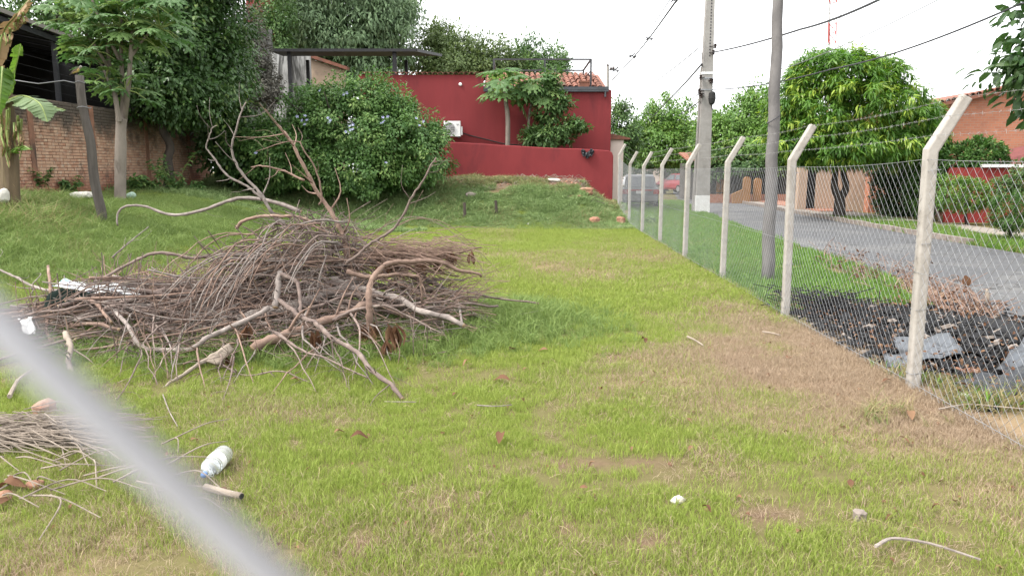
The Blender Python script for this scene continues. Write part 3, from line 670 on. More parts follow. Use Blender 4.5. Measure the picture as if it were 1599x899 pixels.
# air conditioner on the red house
A0, A1 = P(693, 213, 29.55), P(719, 189, 29.55)
ac = thing('air_conditioner', 'white outdoor air conditioner unit on the red house wall', 'air conditioner', ((A0.x + A1.x) / 2, 29.7, A0.z))
cx, cz, wx, wz = (A0.x + A1.x) / 2, (A0.z + A1.z) / 2, A1.x - A0.x, A1.z - A0.z
mb = MB(); mb.box((cx, 29.7, cz), (wx, .30, wz), ch=.02); mb.build('casing', M['white'], ac)
fcx = cx - .12; fr = wz * .40
mb = MB(); mb.lathe([(fr, 0), (fr, .012)], 24, Matrix.Translation((fcx, 29.545, cz)) @ Matrix.Rotation(R(90), 4, 'X')); mb.build('fan_opening', M['greyplastic'], ac)
mb = MB()
for k in range(5):
    an = 2 * PI * k / 5; d = Vector((math.cos(an), 0, math.sin(an))); e = Vector((-math.sin(an), 0, math.cos(an)))
    c_ = Vector((fcx, 29.528, cz)); mb.add([c_ + d * .04, c_ + d * fr * .9 - e * .07, c_ + d * fr * .95 + e * .05, c_ + d * .04 + e * .04], [(0, 1, 2, 3)])
mb.build('fan', M['dark_metal'], ac)
gr = MB()
for rr in (.3, .5, .7, .9, 1.03):
    gr.tube([Vector((fcx + fr * rr * math.cos(2 * PI * k / 24), 29.515, cz + fr * rr * math.sin(2 * PI * k / 24))) for k in range(25)], .006, 4)
for k in range(8): gr.tube([(fcx, 29.515, cz), (fcx + fr * math.cos(PI * k / 4), 29.515, cz + fr * math.sin(PI * k / 4))], .005, 4)
gr.build('fan_grille', M['white'], ac)
mb = MB(); mb.box((cx + wx / 2 + .035, 29.7, cz - .08), (.07, .2, wz * .55), ch=.015); mb.build('side_cover', M['white'], ac)
for sx in (-.25, .25): mb = MB(); mb.box((cx + sx, 29.76, A0.z - .03), (.04, .46, .05)); mb.build('bracket', M['dark_metal'], ac)
mb = MB(); mb.box((cx + wx * .33, 29.547, cz + wz * .28), (.10, .008, .02)); mb.box((cx + wx * .33, 29.547, cz + wz * .28 - .035), (.05, .008, .014)); mb.build('badge', M['greyplastic'], ac)
pipe = MB(); pipe.tube(spline([(cx + wx / 2 + .07, 29.75, cz - .16), P(735, 212, 29.93), P(760, 218, 29.95), P(790, 225, 29.95), P(835, 228, 29.95)], 6), .022, 6)
tag(pipe.build('insulated_pipe', M['rubber'], origin=(cx + .4, 29.9, cz - .4)), 'dark pipe running along the red wall from the air conditioner', 'pipe')
pillar = thing('cream_pillar', 'cream gate pillar with tiled cap at the corner of the red house', 'pillar', (4.25, 30.6, 0))
pl0, pl1 = P(952, 300, 30.4).x, P(972, 300, 30.4).x; pzt = P(960, 218, 30.4).z
mb = MB(); mb.box(((pl0 + pl1) / 2, 30.66, pzt / 2), (pl1 - pl0, .5, pzt)); mb.build('shaft', M['pale'], pillar)
mb = MB(); mb.prism([(pl0 - .16, 30.3, pzt), (pl1 + .26, 30.3, pzt), (pl1 + .26, 30.3, pzt + .05), (pl0 + .1, 30.3, pzt + .22), (pl0 - .16, 30.3, pzt + .22)], (0, .75, 0)); mb.build('cap', M['tile'], pillar)

# ------------------------------------------------------------------ black canopy, stained wall, beige gable, red tower
can = thing('black_canopy', 'flat black steel canopy on slim posts above the bush', 'canopy', (-7.5, 34, 1.4))
cz0 = P(540, 80, 33).z; czb = P(540, 88, 36).z; cxl, cxr = P(420, 80, 33).x, P(650, 80, 33).x
mb = MB(); mb.prism([(cxl, 33, cz0), (cxr, 33, cz0), (cxr + .75, 36.0, czb), (cxl - .3, 36.0, czb)], (0, 0, .07)); mb.build('roof', M['sheet'], can)
mb = MB(); mb.bar((cxl - .02, 32.95, cz0 + .03), (cxr + .02, 32.95, cz0 + .03), .06, .12); mb.bar((cxr + .02, 32.95, cz0 + .03), (cxr + .80, 36.0, czb + .04), .06, .12); mb.build('fascia', M['black_metal'], can)
for pxx, yy, wd in ((452, 33.2, .16), (480, 35.6, .14), (616, 33.2, .16), (634, 35.6, .14)):
    q = P(pxx, 88, yy); mb = MB(); mb.bar((q.x, yy, 1.2), (q.x, yy, cz0), wd); mb.build('post', M['black_metal'], can)
sw = thing('stained_wall', 'white house wall streaked with black mould beside the canopy', 'wall', (-11, 38, 1))
mb = MB(); q0_, q1_ = P(423, 79, 37), P(482, 79, 37); mb.box(((q0_.x + q1_.x) / 2, 37.2, q0_.z / 2), (q1_.x - q0_.x, .3, q0_.z)); mb.build('white_face', M['stained'], sw)
mb = MB(); q2_ = P(355, 45, 37); mb.box(((q0_.x + q2_.x) / 2 - .02, 37.25, q2_.z / 2), (q0_.x - q2_.x, .3, q2_.z)); mb.build('blackened_face', M['mossgrey'], sw)
gb = thing('beige_outbuilding', 'beige gabled outbuilding with tiled verge under the canopy', 'building', (-9, 39.5, 1))
ga, gc = P(474, 95, 39), P(538, 110, 39); mb = MB(); mb.prism([(ga.x, 39, 1), (gc.x, 39, 1), (gc.x, 39, gc.z), (ga.x, 39, ga.z + .2)], (0, .25, 0)); mb.build('gable_wall', M['beige'], gb)
mb = MB(); mb.bar((ga.x, 38.95, ga.z + .33), (gc.x + .2, 38.95, gc.z + .06), .5, .16); mb.build('verge', M['tile'], gb)
tw = MB(); ta, tb_ = P(386, 40, 42), P(413, 40, 42); tw.box(((ta.x + tb_.x) / 2, 43, 7.5), (tb_.x - ta.x, 2, 15)); tw.box(((ta.x + tb_.x) / 2, 43, 15.06), (tb_.x - ta.x + .3, 2.3, .12))
tag(tw.build('red_tower', M['red_wall']), 'tall red plastered tower rising between the trees', 'tower')

# ------------------------------------------------------------------ houses across the street
bh_ = thing('brick_gable_house', 'orange brick house with tiled roof behind the mango tree', 'house', (18, 29, 0))
m, t, b = new_mat('far_brickwork'); v = coords(t, 'World', (1, 1, 1)); bt_ = t.nodes.new('ShaderNodeTexBrick')
cmb = t.nodes.new('ShaderNodeCombineXYZ'); sp = t.nodes.new('ShaderNodeSeparateXYZ'); t.links.new(v, sp.inputs[0]); t.links.new(math_n(t, 'ADD', sp.outputs[0], sp.outputs[1]), cmb.inputs[0]); t.links.new(sp.outputs[2], cmb.inputs[1]); t.links.new(cmb.outputs[0], bt_.inputs['Vector'])
for k_, v_ in (('Color1', (.44, .17, .095, 1)), ('Color2', (.36, .135, .08, 1)), ('Mortar', (.34, .20, .14, 1)), ('Scale', 1.0), ('Brick Width', .26), ('Row Height', .09), ('Mortar Size', .012)): bt_.inputs[k_].default_value = v_
col = mixc(t, ramp(t, noise(t, .9, 5, .7, v), .5, .75), bt_.outputs[0], (.25, .11, .075)); t.links.new(col, b.inputs['Base Color']); b.inputs['Roughness'].default_value = .9; bump(t, b, bt_.outputs['Fac'], -.4, .01); M['far_brick'] = m
gy = 28.0; ga, gb2, gc = P(1462, 168, gy), P(1620, 132, gy), P(1800, 175, gy)
mb = MB(); mb.prism([(ga.x, gy, 0), (gc.x, gy, 0), (gc.x, gy, gc.z), (gb2.x, gy, gb2.z), (ga.x, gy, ga.z)], (0, 7, 0)); mb.build('wall', M['far_brick'], bh_)
for aa, bb, nm in ((ga, gb2, 0), (gc, gb2, 1)):
    d = (bb - aa).normalized(); aa = aa - d * .35
    mb = MB(); mb.prism([aa + Vector((0, -.35, .02)), bb + Vector((0, -.35, .02)), bb + Vector((0, -.35, .14)), aa + Vector((0, -.35, .14))], (0, 7.6, 0)); rf = mb.build('roof', M['tile'], bh_)
    for k in range(18):
        o = bpy.data.objects.new('verge_tile', tme); COL.objects.link(o); o.parent = rf; s = (k + .5) / 18
        o.location = aa.lerp(bb, s) + Vector((0, -.36, .13)) - Vector(bh_['_o']); o.rotation_euler = (.05, -math.atan2(bb.z - aa.z, bb.x - aa.x), .02)
lean = MB(); l0, l1 = P(1470, 262, 26.6), P(1720, 215, 26.6); M['maroon_roof'] = surf('maroon_roof', (.17, .055, .050), (.13, .045, .042), 4, .85, (.09, .04, .04), 1.1)
lean.prism([P(1545, 240, 26.6), P(1700, 205, 26.6), P(1700, 268, 25.6), P(1520, 268, 25.6)], (0, 0, -.08)); lean.build('lean_to_roof', M['maroon_roof'], bh_)
rw = thing('street_wall_red', 'low red front wall with white coping across the street', 'wall', (16.5, 25, 0)); rw.name = 'front_wall'
wa, wb = P(1485, 262, 24.6), P(1800, 262, 24.6); M['bright_red'] = surf('red_paint', (.24, .030, .026), (.19, .024, .022), 2, .8, (.13, .02, .02), .8)
mb = MB(); mb.box(((wa.x + wb.x) / 2, 24.7, .9), (wb.x - wa.x, .2, 1.8)); mb.build('masonry', M['bright_red'], rw)
mb = MB(); mb.box(((wa.x + wb.x) / 2 + .6, 24.65, 1.86), (wb.x - wa.x - .8, .42, .10)); mb.build('coping', M['whitewash'], rw)
mb = MB(); q = P(1597, 386, 17.4); mb.tube([(q.x + .02, 17.4, -.05), (q.x + .06, 17.4, 1.35)], .035, 10)
tag(mb.build('white_post', M['whitewash'], smooth=True), 'slim white post beside the round clipped shrub', 'post')
cw = thing('cream_wall', 'cream garden wall behind the forked mango trunk', 'wall', (13.5, 31.5, 0))
wa, wb = P(1277, 266, 31.6), P(1360, 266, 31.6)
mb = MB(); mb.box(((wa.x + wb.x) / 2, 31.7, .92), (wb.x - wa.x, .2, 1.86)); mb.build('masonry', M['cream'], cw)
mb = MB(); mb.box(((wa.x + wb.x) / 2, 31.68, 1.88), (wb.x - wa.x + .06, .30, .07)); mb.build('coping', M['kerb'], cw)
wq = P(1258, 266, 31.6); mb = MB(); mb.box((wq.x - .1, 31.7, .92), (.36, .3, 1.86)); mb.build('gate_pier', M['cream'], cw)
gt = thing('dark_gate', 'dark steel gate beside the cream garden wall', 'gate', (12.8, 31.8, 0))
for k in range(9):
    x = wq.x + .12 + k * (wa.x - wq.x - .16) / 8; mb = MB(); mb.bar((x, 31.75, .12), (x, 31.75, 1.75), .035); mb.build('bar', M['black_metal'], gt)
mb = MB(); mb.box(((wq.x + wa.x) / 2, 31.84, .95), (wa.x - wq.x, .02, 1.6)); mb.build('sheet', M['black_metal'], gt)
mb = MB(); mb.bar((wq.x, 31.72, 1.72), (wa.x, 31.72, 1.72), .05); mb.bar((wq.x, 31.72, .18), (wa.x, 31.72, .18), .05); mb.build('rail', M['black_metal'], gt)
bp = MB(); q = P(1363, 278, 30.9); bp.box((q.x, 30.9, .8), (.40, .40, 1.6)); bp.box((q.x, 30.9, 1.63), (.5, .5, .07))
tag(bp.build('brick_pillar', M['far_brick']), 'short red brick pillar at the end of the cream wall', 'pillar')
# dark grille with orange arched piers
ow = thing('orange_grille_fence', 'orange arched masonry piers with dark grille across the street', 'fence', (13.3, 40, 0))
def arch(px0, px1, ptop, pbot, Y, nm, mat):
    a_, c_ = P(px0, pbot, Y), P(px1, pbot, Y); zt = P(px0, ptop, Y).z; wd = c_.x - a_.x; pts = [(a_.x, Y, 0), (c_.x, Y, 0)]
    for k in range(9): an = PI * k / 8; pts.append(((a_.x + c_.x) / 2 + math.cos(an) * wd / 2, Y, zt - wd / 2 + math.sin(an) * wd / 2))
    q_ = MB(); q_.prism(pts, (0, .22, 0)); return q_.build(nm, mat, ow)
arch(1160, 1171, 276, 318, 39.5, 'arched_pier', M['orange']); arch(1177, 1188, 278, 318, 39.8, 'arched_pier', M['orange']); arch(1118, 1131, 280, 318, 43.5, 'arched_pier', M['orange'])
a_, c_ = P(1090, 300, 40), P(1264, 300, 40)
mb = MB(); mb.box(((a_.x + c_.x) / 2, 40.3, .22), (c_.x - a_.x, .3, .5)); mb.build('plinth', M['terracotta_paving'], ow)
mb = MB(); mb.prism([P(1144, 303, 39.6), P(1160, 296, 39.6), P(1160, 318, 39.6), P(1144, 318, 39.6)], (0, .2, 0)); mb.build('curved_step', M['orange'], ow)
for k in range(26):
    x = a_.x + (c_.x - a_.x) * (k + .5) / 26; mb = MB(); mb.bar((x, 40.3, .45), (x, 40.3, 1.75), .03); mb.build('grille_bar', M['black_metal'], ow)
for z in (.55, 1.68): mb = MB(); mb.bar((a_.x, 40.27, z), (c_.x, 40.27, z), .05); mb.build('grille_rail', M['black_metal'], ow)
fh = thing('shaded_house', 'shaded dark house front behind the orange grille', 'house', (15, 45, 0))
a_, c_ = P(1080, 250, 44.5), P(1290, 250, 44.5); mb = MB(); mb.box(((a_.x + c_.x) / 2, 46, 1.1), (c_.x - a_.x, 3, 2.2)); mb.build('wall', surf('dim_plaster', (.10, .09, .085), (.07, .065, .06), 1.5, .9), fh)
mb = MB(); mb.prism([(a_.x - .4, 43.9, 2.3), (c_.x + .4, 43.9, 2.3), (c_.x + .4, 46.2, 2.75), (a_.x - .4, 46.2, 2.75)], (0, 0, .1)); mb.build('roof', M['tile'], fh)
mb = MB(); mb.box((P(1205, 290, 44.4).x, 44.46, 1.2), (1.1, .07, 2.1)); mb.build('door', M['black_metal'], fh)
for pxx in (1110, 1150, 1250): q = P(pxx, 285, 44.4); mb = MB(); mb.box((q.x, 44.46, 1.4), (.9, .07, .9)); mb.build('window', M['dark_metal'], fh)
# ------------------------------------------------------------------ leaves
def nrmz(v): return v / np.maximum(np.linalg.norm(v, axis=-1, keepdims=True), 1e-9)
def leaves(name, pos, ax, up, L, W, tint, mat, parent, fold=.22, droop=.18):
    """one small folded face pair for each leaf"""
    n = len(pos); ax = nrmz(ax); s = nrmz(np.cross(ax, up)); nn = np.cross(s, ax); L = np.broadcast_to(L, (n,))[:, None]; W = np.broadcast_to(W, (n,))[:, None]
    V = np.empty((n, 6, 3)); V[:, 0] = pos; a = pos + ax * L * .28 + nn * W * fold; b_ = pos + ax * L * .68 + nn * (W * fold * .8 - L * droop * .45)
    V[:, 1] = a - s * W * .42; V[:, 2] = a + s * W * .42; V[:, 3] = b_ - s * W * .42; V[:, 4] = b_ + s * W * .42; V[:, 5] = pos + ax * L - nn * L * droop
    i = np.arange(n)[:, None] * 6; F = np.concatenate([i + [0, 2, 1], i + [1, 2, 4], i + [1, 4, 3], i + [3, 4, 5]])
    return np_mesh(name, V.reshape(-1, 3), F, mat, parent, attrs={'tint': np.repeat(tint, 6)})
def crown_points(blobs, nclump, per, cr, seed, shell=.5, flat=1.0, lump=.25, rag=.16):
    """leaf clumps gathered in the outer part of lumpy ellipsoids; blobs: (centre, radii)"""
    g = np.random.default_rng(seed); vol = np.array([b[1][0] * b[1][2] + b[1][0] * b[1][1] for b in blobs]); vol = vol / vol.sum()
    C = []; O = []; T = []
    for (c, r), f in zip(blobs, vol):
        k = max(3, int(nclump * f)); d = nrmz(g.normal(size=(k, 3))); rad = shell + (1 - shell) * g.uniform(size=k) ** .6; rad *= np.where(g.uniform(size=k) < rag, g.uniform(1.03, 1.22, k), 1)
        rad *= 1 + lump * (np.sin(d[:, 0] * 5 + seed) * np.sin(d[:, 1] * 6) + np.sin(d[:, 2] * 7 + d[:, 0] * 4)) * .5
        C.append(np.array(c) + d * np.array(r) * rad[:, None]); O.append(d); T.append(g.uniform(size=k))
    C = np.concatenate(C); O = np.concatenate(O); T = np.concatenate(T); k = len(C)
    off = nrmz(g.normal(size=(k, per, 3))) * (g.uniform(size=(k, per, 1)) ** .45) * 1.75 * cr * np.array([1, 1, flat]) * g.uniform(.55, 1.35, (k, 1, 1))
    pos = (C[:, None, :] + off).reshape(-1, 3); out = np.repeat(O, per, 0); ofn = nrmz(off.reshape(-1, 3))
    tint = np.clip(np.repeat(T, per) * .68 + g.uniform(size=k * per) * .32, 0, 1)
    return C, pos, out, ofn, tint, g
def limb_tree(mb, base, forks, r0, seed, n=8, wob=.12):
    """trunk rising to a fork and limbs reaching into the crown"""
    g = random.Random(seed); base = Vector(base); fork = Vector(forks[0])
    pts = [base + (fork - base) * (i / 5) + Vector((g.uniform(-wob, wob), g.uniform(-wob, wob), 0)) * (0 < i < 5) for i in range(6)]
    mb.tube(spline(pts, 3), [r0 * (1.25 if i == 0 else 1) * (1 - .35 * i / 15) for i in range(16)], n, jit=.06)
    for e in forks[1:]:
        e = Vector(e); mid = fork.lerp(e, .5) + Vector((g.uniform(-.3, .3), g.uniform(-.3, .3), .25)) * (e - fork).length * .25
        mb.tube(spline([fork - Vector((0, 0, r0)), mid, e], 4), [r0 * .6 * (1 - .8 * i / 8) for i in range(9)], 6, jit=.05)
        for _ in range(3):
            s = g.uniform(.4, .9); q = fork.lerp(e, s); mb.tube([q, q + Vector((g.uniform(-1, 1), g.uniform(-1, 1), g.uniform(.1, 1))) * (e - fork).length * .3], [r0 * .2, r0 * .05], 5)
def tree(name, label, base, fork, blobs, r0, nclump, per, cr, L, W, mat, seed, bark='bark_dark', group=None, out=.5, dn=.35, flat=.8, shell=.45, droop=.2, cat='tree', lump=.25):
    root = thing(name, label, cat, base, group); mb = MB()
    limb_tree(mb, base, [fork] + [b[0] for b in blobs], r0, seed); mb.build('trunk', M[bark], root)
    C, pos, o, ofn, tint, g = crown_points(blobs, nclump, per, cr, seed, shell, flat, lump)
    ax = o * out + ofn * .7 + g.normal(size=pos.shape) * .45; ax[:, 2] -= dn
    up = np.array([0, 0, 1.0]) + o * .7 + g.normal(size=pos.shape) * .35
    Ls = L * g.uniform(.6, 1.25, len(pos))
    leaves('crown', pos, ax, up, Ls, Ls * (W / L), tint, mat, root, droop=droop)
    return root
L_ = {}
L_['dark'] = leaf_mat('dark_glossy_leaves', (.032, .075, .022), (.086, .160, .044), (.20, .27, .075), .42, .28)
L_['mid'] = leaf_mat('mid_green_leaves', (.050, .110, .032), (.105, .180, .052), (.16, .235, .070))
L_['grey'] = leaf_mat('grey_green_leaves', (.085, .145, .068), (.160, .235, .115), (.23, .31, .16))
L_['olive'] = leaf_mat('olive_leaves', (.065, .105, .030), (.13, .180, .058), (.18, .23, .08))
L_['mango'] = leaf_mat('mango_leaves', (.055, .140, .024), (.150, .275, .042), (.32, .42, .065), .4, .38)
L_['bush'] = leaf_mat('bush_leaves', (.050, .120, .032), (.130, .230, .058), (.24, .34, .105), .5, .32)
L_['papaya'] = leaf_mat('papaya_leaves', (.060, .130, .040), (.125, .220, .068), (.20, .29, .085), .5, .35)
L_['almond'] = leaf_mat('almond_leaves', (.035, .085, .026), (.080, .140, .040), (.12, .18, .05), .45, .35, autumn=(.25, .075, .025))
L_['drygrey'] = leaf_mat('dry_creeper', (.075, .072, .060), (.15, .145, .12), (.21, .20, .17), .9, .15, .1)
L_['street'] = leaf_mat('street_tree_leaves', (.075, .165, .032), (.165, .280, .056), (.26, .36, .085))
L_['hedge'] = leaf_mat('hedge_leaves', (.036, .095, .020), (.090, .180, .038), (.14, .23, .055))
L_['brown'] = leaf_mat('dead_leaves', (.085, .042, .026), (.18, .098, .058), (.26, .165, .10), .8, .15, .1)

# ------------------------------------------------------------------ trees at the left and back of the lot
def bl(px, py, Y, rx, rz, ry=None): return (tuple(P(px, py, Y)), (rx, ry or rx, rz))
z = Hs
b0 = P(262, 290, 22.5); b0.z = 1.15
tree('dense_tree', 'dense dark evergreen tree overhanging the brick wall', b0, P(262, 180, 22.5),
     [bl(250, 125, 22.3, 1.4, 1.25), bl(300, 105, 23, 1.6, 1.4), bl(255, 40, 23, 1.9, 1.9), bl(316, 30, 24, 1.6, 2.0), bl(290, -60, 23.5, 2.2, 1.8), bl(225, 100, 21.8, 1.0, 1.1), bl(296, 165, 22.6, 1.1, .5)],
     .16, 900, 40, .26, .17, .075, L_['dark'], 1)
b0 = P(372, 295, 26); b0.z = 1.2
tree('broad_leaved_tree', 'dark broad-leaved tree between the brick wall corner and the bush', b0, P(368, 200, 26),
     [bl(348, 175, 25.6, .95, 1.4), bl(372, 228, 25.3, 1.0, 1.0), bl(335, 95, 26, 1.2, 1.6), bl(342, 228, 25, .6, .7), bl(390, 250, 25.2, 1.1, .9)],
     .13, 520, 40, .24, .20, .085, L_['dark'], 2)
b0 = P(402, 240, 30); b0.z = 1.2
tree('dry_creeper', 'dry grey creeper hanging over the blackened wall', b0, P(402, 120, 30), [bl(396, 95, 30.5, .75, 1.2), bl(408, 140, 30.4, .8, .8), bl(384, 40, 31, .55, .9)], .06, 330, 30, .16, .14, .05, L_['drygrey'], 3, cat='creeper')
b0 = P(520, 260, 47); b0.z = 1.2
tree('feathery_tree', 'tall feathery grey-green tree behind the black canopy', b0, P(530, 150, 47),
     [bl(470, 30, 46, 2.4, 1.9), bl(540, -10, 47, 3.0, 2.2), bl(590, 40, 46.5, 2.2, 1.6), bl(520, 75, 46, 2.4, 1.5), bl(440, 80, 47, 1.7, 1.7), bl(600, 85, 47, 1.8, 1.2), bl(620, 10, 48, 1.7, 1.5), bl(460, -40, 48, 2.4, 2.0), bl(560, 105, 46, 2.0, 1.0)],
     .32, 1100, 40, .36, .32, .10, L_['grey'], 4, out=.35, dn=.9, flat=1.0, droop=.3)
b0 = P(428, 200, 40); b0.z = 1.2
tree('slender_tree', 'bright green slender tree beside the red tower', b0, P(428, 120, 40), [bl(425, 60, 40, 1.1, 2.0), bl(432, 20, 40.5, .9, 1.4), bl(425, 100, 40, 1.0, 1.0)], .14, 240, 34, .26, .18, .08, L_['mid'], 5)
b0 = P(700, 240, 50); b0.z = 1.2
tree('rounded_tree', 'rounded olive green tree above the red house coping', b0, P(705, 150, 50),
     [bl(672, 82, 50, 1.7, 1.6), bl(712, 84, 50, 2.0, 1.5), bl(758, 90, 50, 2.0, 1.4), bl(700, 105, 49, 2.4, 1.0), bl(780, 105, 50, 1.4, 1.0), bl(685, 55, 51, 1.0, .9)],
     .25, 620, 34, .34, .24, .10, L_['olive'], 6)
b0 = P(850, 240, 52); b0.z = 1.2
tree('pointed_tree', 'dark green tree with upright shoots behind the black frame', b0, P(850, 150, 52),
     [bl(822, 95, 52, 1.0, 1.6), bl(835, 80, 52, .7, 1.3), bl(868, 92, 52, .8, 1.3), bl(850, 110, 51, 1.9, .9), bl(800, 112, 52, 1.3, 1.0)], .22, 330, 34, .28, .24, .085, L_['mid'], 7, dn=-.2, out=.3)
b0 = Vector((-21, 32, 1.2))
tree('garden_tree', 'green tree rising behind the shed roof', b0, (-21, 32, 5), [((-21, 32, 8), (3, 3, 2.6)), ((-18, 31, 9), (2.4, 2.4, 2)), ((-23.5, 32, 8.5), (2.4, 2.4, 2)), ((-15.6, 31, 9.3), (1.8, 1.8, 1.6))], .25, 420, 34, .36, .26, .11, L_['mid'], 8)

# the big flowering bush
b0 = P(545, 300, 25); b0.z = Hs(b0.x, 25) - .05
bush = thing('flowering_bush', 'large rounded bush with pale blue flowers before the red house', 'bush', b0)
mb = MB(); g_ = random.Random(3)
for k in range(14):
    a_ = g_.uniform(0, 2 * PI); e = Vector((math.cos(a_) * g_.uniform(.8, 2.4), math.sin(a_) * g_.uniform(.5, 1.4), g_.uniform(1.2, 3.4)))
    mb.tube(spline([b0 + Vector((math.cos(a_) * .2, math.sin(a_) * .2, -.1)), b0 + e * .5 + Vector((0, 0, .3)), b0 + e], 4), [.05 - .004 * i for i in range(9)], 5)
mb.build('stem', M['bark_dark'], bush)
bb_ = [bl(545, 215, 25, 2.35, 1.9, 1.7), bl(545, 185, 25.3, 1.6, 1.2, 1.4), bl(465, 230, 24.8, 1.3, 1.0, 1.3), bl(625, 222, 24.8, 1.35, 1.3, 1.3), bl(432, 248, 24.5, 1.15, 1.0, 1.1), bl(425, 215, 24.6, .85, .7, .9), bl(660, 250, 24.7, .9, .85, 1.0), bl(545, 265, 24.2, 2.3, .8, 1.1),
       bl(500, 168, 25.2, .8, .55), bl(568, 148, 25.2, .8, .5), bl(610, 185, 25.1, .9, .75), bl(415, 240, 25, .7, .8), bl(670, 215, 25, .6, .6)]
C, pos, o, ofn, tint, g = crown_points(bb_, 1700, 46, .18, 31, .76, .7, .26, .12)
kz = pos[:, 2] > H(pos[:, 0], pos[:, 1]) + .04
pos, o, ofn, tint = pos[kz], o[kz], ofn[kz], tint[kz]
ax = o * .5 + ofn * .6 + g.normal(size=pos.shape) * .5; ax[:, 2] -= .45
Ls = .118 * g.uniform(.6, 1.3, len(pos))
leaves('foliage', pos, ax, np.array([0, 0, 1.0]) + o * .8 + g.normal(size=pos.shape) * .3, Ls, Ls * .48, tint, L_['bush'], bush)
M['petal'] = surf('blue_petal', (.36, .37, .60), (.44, .46, .66), 9, .6, bmp=0)
fl = MB()
for k in range(5):
    a0 = 2 * PI * k / 5; d = lambda a, r: (math.cos(a) * r, math.sin(a) * r, .02 * (r > .03))
    fl.add([(0, 0, -.01), d(a0 - .35, .045), d(a0 - .2, .065), d(a0 + .2, .065), d(a0 + .35, .045)], [(0, 1, 2, 3, 4)])
fme = bpy.data.meshes.new('flower'); fme.from_pydata([tuple(q) for q in fl.v], [], fl.f); fme.materials.append(M['petal'])
g_ = random.Random(8); org = Vector(bush['_o']); camv = Vector((0, 0, CAM_H))
for (fx, fy, nf) in ((480, 188, 4), (514, 190, 3), (546, 200, 3), (469, 182, 2), (600, 187, 3), (592, 195, 2), (552, 203, 2), (657, 190, 3), (536, 152, 2), (498, 142, 1), (398, 240, 2), (607, 255, 1)):
    ry = ray(fx, fy); best = None
    for k in range(nf):
        # walk the sight line into the bush until leaves are met
        rr = ray(fx + g_.uniform(-7, 7), fy + g_.uniform(-7, 7)); d = pos - np.array(camv); rn = np.array(rr.normalized()); tt = d @ rn; off = np.linalg.norm(d - tt[:, None] * rn, axis=1)
        hit = tt[off < .10]
        if len(hit) == 0: continue
        pnt = camv + Vector(rn) * float(hit.min() - .05); ob = bpy.data.objects.new('flower', fme); COL.objects.link(ob); ob.parent = bush
        ob.location = pnt - org; ob.rotation_euler = (R(60) + g_.uniform(-.5, .5), g_.uniform(-.5, .5), g_.uniform(-.6, .6)); ob.scale = (.75,) * 3

# papaya leaves: palmate, deeply cut
def papaya_leaf(seed):
    g = random.Random(seed); V = [(0, 0, 0)]; F = []; T = []
    for k in range(9):
        a = -2.3 + 4.6 * k / 8; L = 1.0 - .28 * abs(a) / 2.3; b_ = len(V); d = Vector((math.cos(a), math.sin(a), 0)); s = Vector((-math.sin(a), math.cos(a), 0))
        dz = lambda r: Vector((0, 0, .10 * r - .32 * r * r))
        for r_, wdt in ((.32, .07), (.52, .17), (.62, .06), (.78, .14), (.84, .05), (1.0, 0)):
            c_ = d * L * r_ + dz(r_); V += [tuple(c_ - s * wdt + Vector((0, 0, -.02))), tuple(c_ + Vector((0, 0, .02))), tuple(c_ + s * wdt + Vector((0, 0, -.02)))]
        F += [(0, b_, b_ + 1), (0, b_ + 1, b_ + 2)]
        for i in range(5): q = b_ + i * 3; F += [(q, q + 3, q + 4, q + 1), (q + 1, q + 4, q + 5, q + 2)]
    me = bpy.data.meshes.new('leaf'); me.from_pydata(V, [], F); tt = g.uniform(.1, .95)
    at = me.attributes.new('tint', 'FLOAT', 'POINT'); at.data.foreach_set('value', [tt] * len(V)); me.materials.append(L_['papaya']); return me
PLM = [papaya_leaf(k) for k in range(7)]
def papaya_head(root, top, n, rpet, blade, seed, el=(-.5, 1.1), stalk='bark_grey'):
    """leaf stalks radiate from the stem tip, each ending in a palmate blade"""
    g = random.Random(seed); org = Vector(root['_o']); top = Vector(top)
    for k in range(n):
        a = 2.4 * k + g.uniform(-.3, .3); e = el[0] + (el[1] - el[0]) * (k + .5) / n + g.uniform(-.15, .15)
        d = Vector((math.cos(a) * math.cos(e), math.sin(a) * math.cos(e), math.sin(e))); L = rpet * g.uniform(.75, 1.2)
        tip = top + d * L - Vector((0, 0, .12 * L)); mb = MB(); mb.tube([top, top + d * L * .5 + Vector((0, 0, .05 * L)), tip], [.018, .014, .010], 5); mb.build('leaf_stalk', L_['stalk'], root)
        o = bpy.data.objects.new('leaf', g.choice(PLM)); COL.objects.link(o); o.parent = root; o.location = tip - org
        o.rotation_euler = (g.uniform(-.35, .35), g.uniform(.0, .7) - e * .35, a); o.scale = (blade * g.uniform(.8, 1.2),) * 3
L_['stalk'] = surf('leaf_stalk', (.22, .28, .08), (.16, .21, .07), 5, .6, bmp=0)

